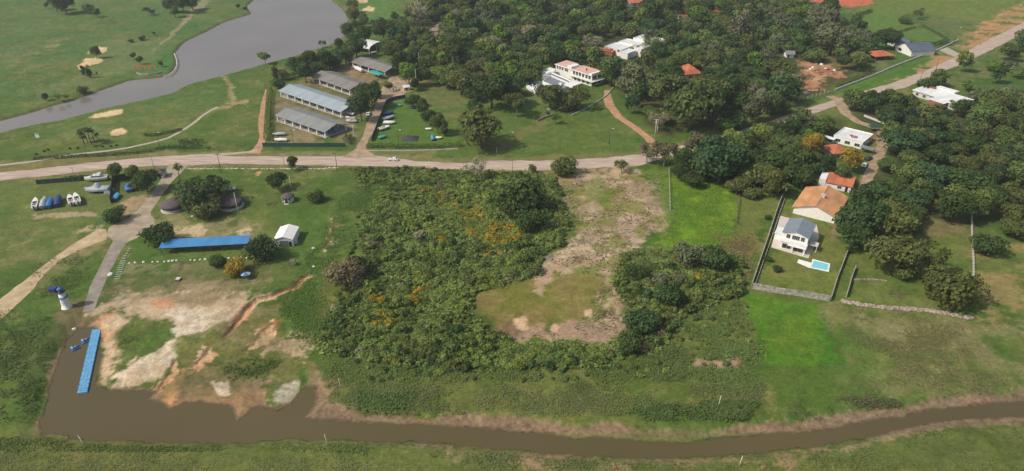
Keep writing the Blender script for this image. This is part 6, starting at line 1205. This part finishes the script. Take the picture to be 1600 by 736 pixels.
def wood(poly, holes, dmin, rr, hz, tones, kinds, limit, where, cap=4000):
    pw = GP(poly, hz); xs = [p.x for p in pw]; ys = [p.y for p in pw]; n = 0; fails = 0; out = []
    pl = [(p.x, p.y) for p in pw]; hl = [[(p.x, p.y) for p in GP(h, hz)] for h in holes]
    while fails < cap and n < limit:
        x, y = random.uniform(min(xs), max(xs)), random.uniform(min(ys), max(ys))
        if not inpoly(x, y, pl) or any(inpoly(x, y, h) for h in hl): fails += .3; continue
        r = random.uniform(*rr) * random.choice((1, 1, 1, 1, 1.3, .7))
        if any((x - a) ** 2 + (y - b) ** 2 < (dmin * (r + c)) ** 2 for a, b, c in taken): fails += 1; continue
        taken.append((x, y, r)); n += 1; out.append((x, y, r))
    return out
REST = []
def plant(lst):
    for x, y, r, tones, kinds in lst:
        tone = random.choice(tones); kd = random.choice(kinds); px, py = P((x, y, KIND[kd].h * r)); size = 'large' if r > 7 else 'small' if r < 5 else 'medium'
        if kd == 'bare': tone = 'pale'
        place_tree(x, y, r, kd, tone, f'{size} {TN[tone]} tree {rel(px, py)}', sz=random.uniform(.72, .98))
tn = ['dark', 'dark', 'dark', 'mid', 'mid', 'mid', 'olive', 'blueg', 'olive', 'grey', 'light', 'bright']; kn = ['broad', 'broad', 'round', 'broad', 'low', 'low', 'round', 'broad', 'airy', 'broad', 'broad', 'round', 'low', 'bare']
o1 = wood(W_mid, [], .62, (4.0, 6.5), 5, tn, kn, 60, ''); o2 = wood(W_right, [], .66, (4.8, 8.0), 6, tn, kn, 110, ''); o3 = wood(W_up, [], .7, (4.5, 7.5), 5, tn, kn, 50, ''); o4 = wood(W_main, W_holes, .66, (5.0, 9.0), 6, tn, kn, 900, '', 9000)
allw = [(*q, tn, kn[:12]) for q in o1] + [(*q, ['dark', 'mid', 'mid', 'olive', 'blueg', 'olive'], kn[:12]) for q in o2] + [(*q, tn, kn[:13]) for q in o3] + [(*q, tn, kn) for q in o4]
def seen(q): a = P((q[0], q[1], 6)); return -30 < a[0] < 1630 and a[1] > -25
allw.sort(key=lambda q: -(q[2] / q[1]) * (1 if seen(q) else .01)); NEX = sum(1 for o in S.objects if o.parent is None and o.get('category') == 'tree'); print('WOODS', len(o1), len(o2), len(o3), len(o4), 'explicit', NEX)
plant(allw[:305 - NEX]); far4 = allw[305 - NEX:]
# the farthest part of the wood reads as one mass
def merged(name, items, label, cat):
    Vs = []; Ts = []
    for (x, y, r, src, colr, sz) in items:
        V, T_ = src; a = random.uniform(0, 6.28); c_, s_ = math.cos(a), math.sin(a); W = V * np.array([r, r, r * sz]); W = np.stack([W[..., 0] * c_ - W[..., 1] * s_ + x, W[..., 0] * s_ + W[..., 1] * c_ + y, W[..., 2]], -1)
        Vs.append(W.astype(np.float32)); Ts.append((T_ * np.array(colr[:3])[None]).astype(np.float32))
    me = np_mesh(name, np.concatenate(Vs), np.concatenate(Ts), [LEAF]); o = bpy.data.objects.new(name, me); COL.objects.link(o); o.color = (1, 1, 1, 1); return tag(o, label, cat, kind='stuff')
def slim(V, T_, k): i = np.random.default_rng(1).permutation(len(V))[:int(len(V) * k)]; c = V[i].mean(1, keepdims=True); return (c + (V[i] - c) * (1 / math.sqrt(k)) ** .8, T_[i])
SL = {k: [slim(V, T_, .4) for _, V, T_ in KIND[k].cr] for k in KIND}
items = []
for x, y, r, tl_, kl_ in far4: kd = random.choice(kl_[:12]); items.append((x, y, r, random.choice(SL[kd]), jit(GREENS[random.choice(tl_)]), random.uniform(.85, 1.15)))
if items: merged('woodland', items, 'smaller crowns of the wood reading together as one dark green canopy', 'woodland')

# ------------------------------------------------------------------ scrub
S1 = [(572,262),(640,262),(720,266),(840,272),(866,276),(872,300),(888,345),(884,378),(850,396),(838,425),(790,440),(746,452),(736,478),(738,500),(776,520),(800,536),(700,566),(600,566),(525,552),(505,520),(512,490),(540,470),(575,440),(578,400),(570,350),(592,320),(600,290)]
S2 = [(974,402),(1010,388),(1040,398),(1158,402),(1150,430),(1168,452),(1120,468),(1060,492),(1040,530),(1000,550),(955,555),(950,545),(985,525),(978,470),(966,440)]
S3 = [(690,548),(780,526),(830,540),(950,546),(945,570),(700,576)]
S4 = [(545,262),(600,260),(600,285),(570,300)]
cells = []
def scrub(poly, rr, dens, lim):
    pw = [(p.x, p.y) for p in GP(poly, .8)]; xs = [p[0] for p in pw]; ys = [p[1] for p in pw]; loc_ = []; grid = {}; fails = 0
    while fails < lim:
        x, y = random.uniform(min(xs), max(xs)), random.uniform(min(ys), max(ys))
        if not inpoly(x, y, pw): fails += .2; continue
        nb = float(fbm(np.array([x]), np.array([y]), 14, 3, 77)[0]); r = random.uniform(*rr) * (.7 + 1.0 * nb) * (1.4 if random.random() < .1 else 1)
        gx, gy = int(x // 3), int(y // 3); ok = True
        for i in (-1, 0, 1):
            for j in (-1, 0, 1):
                for a, b, c in grid.get((gx + i, gy + j), ()):
                    if (x - a) ** 2 + (y - b) ** 2 < (dens * (r + c)) ** 2: ok = False
        if any((x - a) ** 2 + (y - b) ** 2 < (.7 * c) ** 2 for a, b, c in taken): ok = False
        if not ok: fails += 1; continue
        grid.setdefault((gx, gy), []).append((x, y, r)); loc_.append((x, y, r))
    return loc_
sh = [(q, 'left scrub lot') for q in scrub(S1, (1.1, 2.0), .43, 3500)] + [(q, 'right thicket') for q in scrub(S2, (1.1, 2.3), .45, 1500)] + [(q, 'bushes below the clearing') for q in scrub(S3, (1., 1.8), .45, 600)] + [(q, 'left scrub lot') for q in scrub(S4, (.8, 1.5), .6, 100)]
YB = [(772,362,70),(738,335,34),(655,462,44),(600,498,24),(760,352,34),(700,318,22),(745,322,16),(735,330,16),(782,368,30),(650,455,26),(690,372,14),(640,440,12),(590,470,14),(604,498,12),(770,395,18),(840,300,20),(860,335,12),(660,300,22),(690,300,16),(790,350,20),(1020,388,18),(1060,395,18),(1098,432,14),(815,330,20)]
YW = [(G(a, b, 1), r / sc_at(b)) for a, b, r in YB]
def s_tone(x, y, wh):
    yb = any((x - p.x) ** 2 + (y - p.y) ** 2 < (r * .6) ** 2 for p, r in YW); k = float(fbm(np.array([x]), np.array([y]), 18, 3, 55)[0])
    if yb and random.random() < .7: return 'yellow'
    if random.random() < .03: return random.choice(['brown', 'pale', 'grey'])
    if wh.startswith('right'): return random.choice(['dark', 'olive', 'mid', 'mid', 'olive', 'light'])
    return random.choice(['light', 'light', 'mid', 'olive', 'light'] if k > .45 else ['mid', 'mid', 'dark', 'mid', 'olive', 'light'])
S5 = [(515,560),(498,505),(545,410),(556,330),(592,320),(575,440),(512,520)]; S6 = [(530,552),(700,564),(960,558),(1040,528),(1100,480),(1170,468),(1182,560),(960,590),(560,594)]
sh += [(q, 'left scrub lot') for q in scrub(S5, (.6, 1.4), 1.0, 500)] + [(q, 'bushes below the clearing') for q in scrub(S6, (.5, 1.3), 1.25, 600)]
sh.sort(key=lambda q: -q[0][2] / q[0][1]); print('SHRUBS', len(sh)); items = []
for i, ((x, y, r), wh) in enumerate(sh):
    tone = s_tone(x, y, wh); yl = tone == 'yellow'
    if i < 270:
        o = bpy.data.objects.new('shrub', random.choice(YSHRUB if yl else SHRUB)[0]); COL.objects.link(o); o.location = (x, y, 0); o.rotation_euler.z = random.uniform(0, 6); o.scale = (r, r, r * random.uniform(.6, 1.15)); o.color = jit(tuple(c * 1.12 for c in GREENS['light' if yl else tone]), .16)
        px, py = P((x, y, 1)); wh2 = {'left scrub lot': 'in ' + ('upper ' if py < 350 else 'middle ' if py < 450 else 'lower ') + ('left' if px < 640 else 'centre' if px < 760 else 'right') + ' scrub', 'right thicket': 'in ' + ('upper' if py < 450 else 'lower') + ' right thicket', 'bushes below the clearing': 'below the brown clearing'}[wh]
        tag(o, f'{"large" if r > 2.2 else "rounded"} {"yellow flowering" if yl else TN.get(tone, tone)} shrub {wh2}', 'shrub')
    else:
        src = random.choice(YSHRUB if yl else SHRUB)[1:]; items.append((x, y, r, slim(*src, .7), jit(tuple(c * 1.12 for c in GREENS['light' if yl else tone]), .16), random.uniform(.55, .85)))
merged('undergrowth', items, 'tangled undergrowth of small shrubs filling the scrub lots', 'undergrowth')

# hedges (continuous clipped rows) 
def hedge(px, wd, h, tone, label, dens=26, name='hedge', frag=1.0):
    pts = [G(a, b) for a, b in px]; V = []; rg = np.random.default_rng(int(px[0][0]))
    for a, c in zip(pts, pts[1:]):
        L = (c - a).length; n = int(L * dens * (1 + h) * .6); d = (c - a).normalized(); nn = Vector((-d.y, d.x, 0)); u_ = rg.uniform(0, L, n); s_ = rg.uniform(-1, 1, n); zz = rg.uniform(0, 1, n) ** .7
        hl = h * (.75 + .5 * fbm(u_, u_ * 0, 3, 3, 60)); edge = np.abs(s_) > .0; sx = np.sign(s_) * np.abs(s_) ** .5 * wd / 2
        topm = rg.random(n) < .5; zz = np.where(topm, 1, zz); keep = fbm(u_, u_ * 0 + 3, 5, 3, 61) < frag * .9 + .1
        Pn = np.stack([a.x + d.x * u_ + nn.x * sx, a.y + d.y * u_ + nn.y * sx, zz * hl], 1)[keep]; N_ = np.stack([nn.x * sx, nn.y * sx, .3 + topm * 1.], 1)[keep]; V.append(leaf_quads(Pn, N_ / np.linalg.norm(N_, axis=1)[:, None], .26, rg))
    V = np.concatenate(V); c0 = pts[0]; V = V - np.array([c0.x, c0.y, 0]); o = bpy.data.objects.new(name, np_mesh(name, V, rg.uniform(.7, 1.3, len(V)), [LEAF])); COL.objects.link(o); o.location = c0; o.color = (*GREENS[tone], 1); return tag(o, label, 'hedge')
hedge([(573,230), (620,231), (680,231), (722,229)], 2.4, 1.5, 'mid', 'long clipped hedge in front of the boat lawn')
hedge([(422,140), (420,165), (418,195), (417,222)], 2.6, 2.0, 'light', 'light green hedge strip along the left side of the boat yard')
hedge([(452,112), (480,104), (510,96), (540,84), (560,72)], 9.0, 4.0, 'dark', 'dense dark shrub belt under the trees between boat yard and lake', 40)
hedge([(424,135), (440,128), (470,118), (500,112)], 4.0, 2.6, 'dark', 'dark hedge along the upper left side of the boat yard')
hedge([(52,249), (110,246), (170,243), (230,238), (262,231), (330,232)], 2.4, .9, 'dark', 'ragged low hedge between the cart path and the road', frag=.55)
hedge([(100,283), (135,281)], 2.0, 1.8, 'dark', 'dark hedge growing over the mesh fence by the yacht')
hedge([(280,226), (296,223), (316,226)], 4.5, 1.6, 'dark', 'dark low bush row beside the cart path bend')
hedge([(225,212), (240,213), (262,208), (285,204)], 1.8, 1.0, 'dark', 'row of small dark shrubs along the cart path', frag=.6)
hedge([(1332,30), (1345,24), (1362,18)], 3.0, 2.0, 'dark', 'dark clipped hedge below the top red soil')
hedge([(1380,58), (1440,40), (1480,62)], 2.0, 1.0, 'mid', 'thin hedge line across the upper right field', frag=.6)
hedge([(1130,185), (1160,175), (1200,166), (1236,156)], 4.0, 2.6, 'dark', 'dark hedge below the wood along the grass verge')
hedge([(1440,70), (1462,72), (1480,66)], 3.5, 2.2, 'dark', 'dark hedge behind the upper garden wall')
hedge([(1307,137), (1330,128), (1360,115)], 3.0, 1.8, 'olive', 'scrubby hedge behind the boundary wall', frag=.6)
hedge([(541,222), (545,215), (548,226)], 3.0, 1.8, 'mid', 'small bushes at the right end of the teal fence')
for i, (x, y) in enumerate(((57,243),(69,238),(75,236),(109,234),(121,233),(160,231),(173,230),(182,229))): shrub_px(x + 50 * (x < 50), y - 2, 5, 'dark', 'tiny dark shrub in the row beside the cart path', 'shrub')

# ------------------------------------------------------------------ rough grass and weeds as ground cover
def tufts(name, regions, label, seed):
    rg = np.random.default_rng(seed); Vs = []; Ts = []
    for poly, n, h0, wd, tone, patch in regions:
        pw = GP(poly); xs = [p.x for p in pw]; ys = [p.y for p in pw]; x = rg.uniform(min(xs), max(xs), n * 4); y = rg.uniform(min(ys), max(ys), n * 4)
        k = polysd(x, y, pw) + (fbm(x, y, 12, 4, 5) - .5) * 16 > rg.uniform(-1, 7, n * 4); k &= polysd(x, y, CANAL) < -2.5; k &= polysd(x, y, GP([(1075,564),(1100,557),(1155,562),(1158,575),(1080,575)])) + (fbm(x, y, 5, 3, 8) - .5) * 6 < 0
        if patch: k &= fbm(x, y, patch[0], 4, 91) > patch[1] + rg.uniform(-.08, .08, n * 4)
        x, y = x[k][:n], y[k][:n]; m = len(x); 
        for rep in range(2):
            h = h0 * rg.uniform(.1, .75, m) * (.3 + 1.1 * fbm(x, y, 5, 3, 92)); c = np.stack([x + rg.normal(0, .25, m), y + rg.normal(0, .25, m), h], 1); nn = np.tile(np.array([[0, 0, 1.]]), (m, 1))
            Vs.append(leaf_quads(c, nn, wd * .38, rg, .36, .7)); tv = rg.uniform(.8, 1.2, m) * (.75 + .5 * fbm(x, y, 12, 3, 93)); t = np.array(tone)[None] * 1.95 * tv[:, None] * np.stack([rg.uniform(.95, 1.2, m), np.ones(m), rg.uniform(.8, 1.1, m)], 1); Ts.append(t)
    me = np_mesh(name, np.concatenate(Vs), np.concatenate(Ts), [LEAF]); o = bpy.data.objects.new(name, me); COL.objects.link(o); o.color = (1, 1, 1, 1); return tag(o, label, 'grass', kind='stuff')
tufts('ground_foliage', [(S1, 30000, 1.5, 1.1, (.12,.17,.05), None), (S2, 14000, 1.5, 1.1, (.11,.15,.05), None), (S3, 4000, 1.2, 1.0, (.12,.17,.05), None)], 'low leafy growth between the shrubs of the scrub lots', 6)
tufts('tall_grass', [
 ([(505,560),(700,570),(960,572),(1050,500),(1165,470),(1190,600),(1180,620),(1000,600),(520,600)], 26000, .8, .5, (.085,.125,.042), (10,.36)),
 ([(500,600),(1190,600),(1200,640),(900,655),(700,648),(540,640),(500,620)], 14000, .6, .45, (.10,.125,.05), (8,.40)),
 ([(560,615),(650,620),(640,642),(560,638)], 1700, 1.2, .6, (.065,.105,.035), None), ([(980,630),(1110,632),(1190,628),(1180,650),(1000,658),(960,650)], 4200, 1.2, .6, (.065,.105,.035), None), ([(1150,645),(1220,640),(1400,620),(1400,632),(1230,655)], 2500, .8, .5, (.075,.085,.045), (6,.45)),
 ([(500,430),(560,380),(600,300),(540,290),(500,380),(440,470),(440,510),(500,540),(560,570),(540,470)], 9000, .7, .5, (.07,.12,.035), (9,.4)),
 ([(1040,275),(1155,292),(1155,340),(1130,395),(1030,385)], 7000, .35, .45, (.10,.17,.03), (6,.35)),
 ([(60,490),(100,480),(80,640),(52,660),(-60,660),(-60,480)], 4000, .9, .6, (.055,.085,.03), (6,.4)), ([(60,400),(150,390),(130,460),(60,470)], 1500, .6, .5, (.06,.09,.03), (6,.48)),
 ([(-60,684),(560,694),(560,706),(-60,700)], 4500, .6, .5, (.08,.115,.035), (5,.4)), ([(560,698),(1000,722),(1000,735),(560,715)], 3000, .5, .5, (.08,.11,.04), (5,.45)), ([(1150,722),(1250,710),(1450,676),(1600,668),(1600,690),(1300,730),(1160,745)], 3000, .5, .5, (.085,.11,.04), (5,.45)),
 ([(180,525),(265,495),(265,520),(190,545)], 900, .5, .5, (.06,.09,.03), None), ([(340,560),(440,560),(400,600),(330,600)], 900, .7, .6, (.06,.09,.03), (5,.45)), ([(440,490),(500,455),(500,520),(450,530)], 1800, .7, .6, (.065,.12,.03), None),
 ([(1300,480),(1540,500),(1600,620),(1340,620)], 6000, .3, .4, (.095,.10,.05), (7,.44)), ([(1130,370),(1180,365),(1170,450),(1100,450)], 2500, .7, .6, (.14,.12,.06), None), ([(-60,700),(1600,700),(1600,760),(-60,760)], 6000, .25, .45, (.10,.12,.05), (6,.45))], 'tall rough grass and weeds growing between canal and scrub', 5)
def straw():
    rg = np.random.default_rng(8); b = []
    pw = GP([(872,285),(1035,270),(1040,345),(985,400),(975,470),(980,520),(800,530),(930,490),(930,430),(850,415),(890,380)]); xs = [p.x for p in pw]; ys = [p.y for p in pw]; n = 9000; x = rg.uniform(min(xs), max(xs), n); y = rg.uniform(min(ys), max(ys), n); k = (polysd(x, y, pw) > 0) & (fbm(x, y, 6, 4, 95) > .47); x, y = x[k], y[k]; m = len(x)
    a = fbm(x, y, 9, 2, 96) * 9 + rg.normal(0, .5, m); L = rg.uniform(.5, 1.5, m); w_ = .09; cx, cy = np.cos(a) * L / 2, np.sin(a) * L / 2; sx, sy = -np.sin(a) * w_, np.cos(a) * w_; z0 = rg.uniform(.03, .15, m); z1 = z0 + rg.uniform(0, .25, m)
    V = np.stack([np.stack([x - cx - sx, y - cy - sy, z0], 1), np.stack([x + cx - sx, y + cy - sy, z1], 1), np.stack([x + cx + sx, y + cy + sy, z1 + .03], 1), np.stack([x - cx + sx, y - cy + sy, z0 + .03], 1)], 1)
    c = np.where(rg.random(m)[:, None] < .6, np.array([[.45, .36, .25]]), np.array([[.16, .12, .08]])) * rg.uniform(.7, 1.3, m)[:, None]
    o = bpy.data.objects.new('cut_stalks', np_mesh('cut_stalks', V, c, [LEAF])); COL.objects.link(o); o.color = (1, 1, 1, 1); tag(o, 'dry cut stalks lying over the cleared earth', 'debris', kind='stuff')
straw()

# ------------------------------------------------------------------ haze
hb = MB().box(-1500, 1500, -500, 2600, -4, 128.5); hz = hb.build('haze', bpy.data.materials.new('haze_air')); hm = hz.data.materials[0]; hm.use_nodes = True; t = hm.node_tree; t.nodes.clear()
o_ = t.nodes.new('ShaderNodeOutputMaterial'); v_ = t.nodes.new('ShaderNodeVolumePrincipled'); v_.inputs['Density'].default_value = 0.00019; v_.inputs['Color'].default_value = (.86, .90, .96, 1); v_.inputs['Anisotropy'].default_value = .3; t.links.new(v_.outputs[0], o_.inputs['Volume'])
tag(hz, 'thin pale haze filling the air over the whole valley', 'haze', kind='stuff')

# ------------------------------------------------------------------ labels: look-alikes are told apart by their order from the left
from collections import defaultdict
bylab = defaultdict(list)
for o in S.objects:
    if o.parent is None and o.get('category') and o.get('label') and not o.get('kind'): bylab[o['label']].append(o)
ORD = 'first second third fourth fifth sixth seventh eighth ninth tenth eleventh twelfth thirteenth fourteenth fifteenth sixteenth seventeenth eighteenth nineteenth twentieth'.split(); NUM = 'zero one two three four five six seven eight nine ten eleven twelve thirteen fourteen fifteen sixteen seventeen eighteen nineteen twenty'.split()
for lab, os_ in bylab.items():
    if len(os_) == 1: continue
    if not os_[0].get('group'):
        for o in os_: o['group'] = (lab + 's')[:80]
    if len(os_) <= 20:
        os_.sort(key=lambda o: P(o.location)[0])
        for i, o in enumerate(os_): o['label'] = f'{lab}, {ORD[i]} of {NUM[len(os_)]} from left'
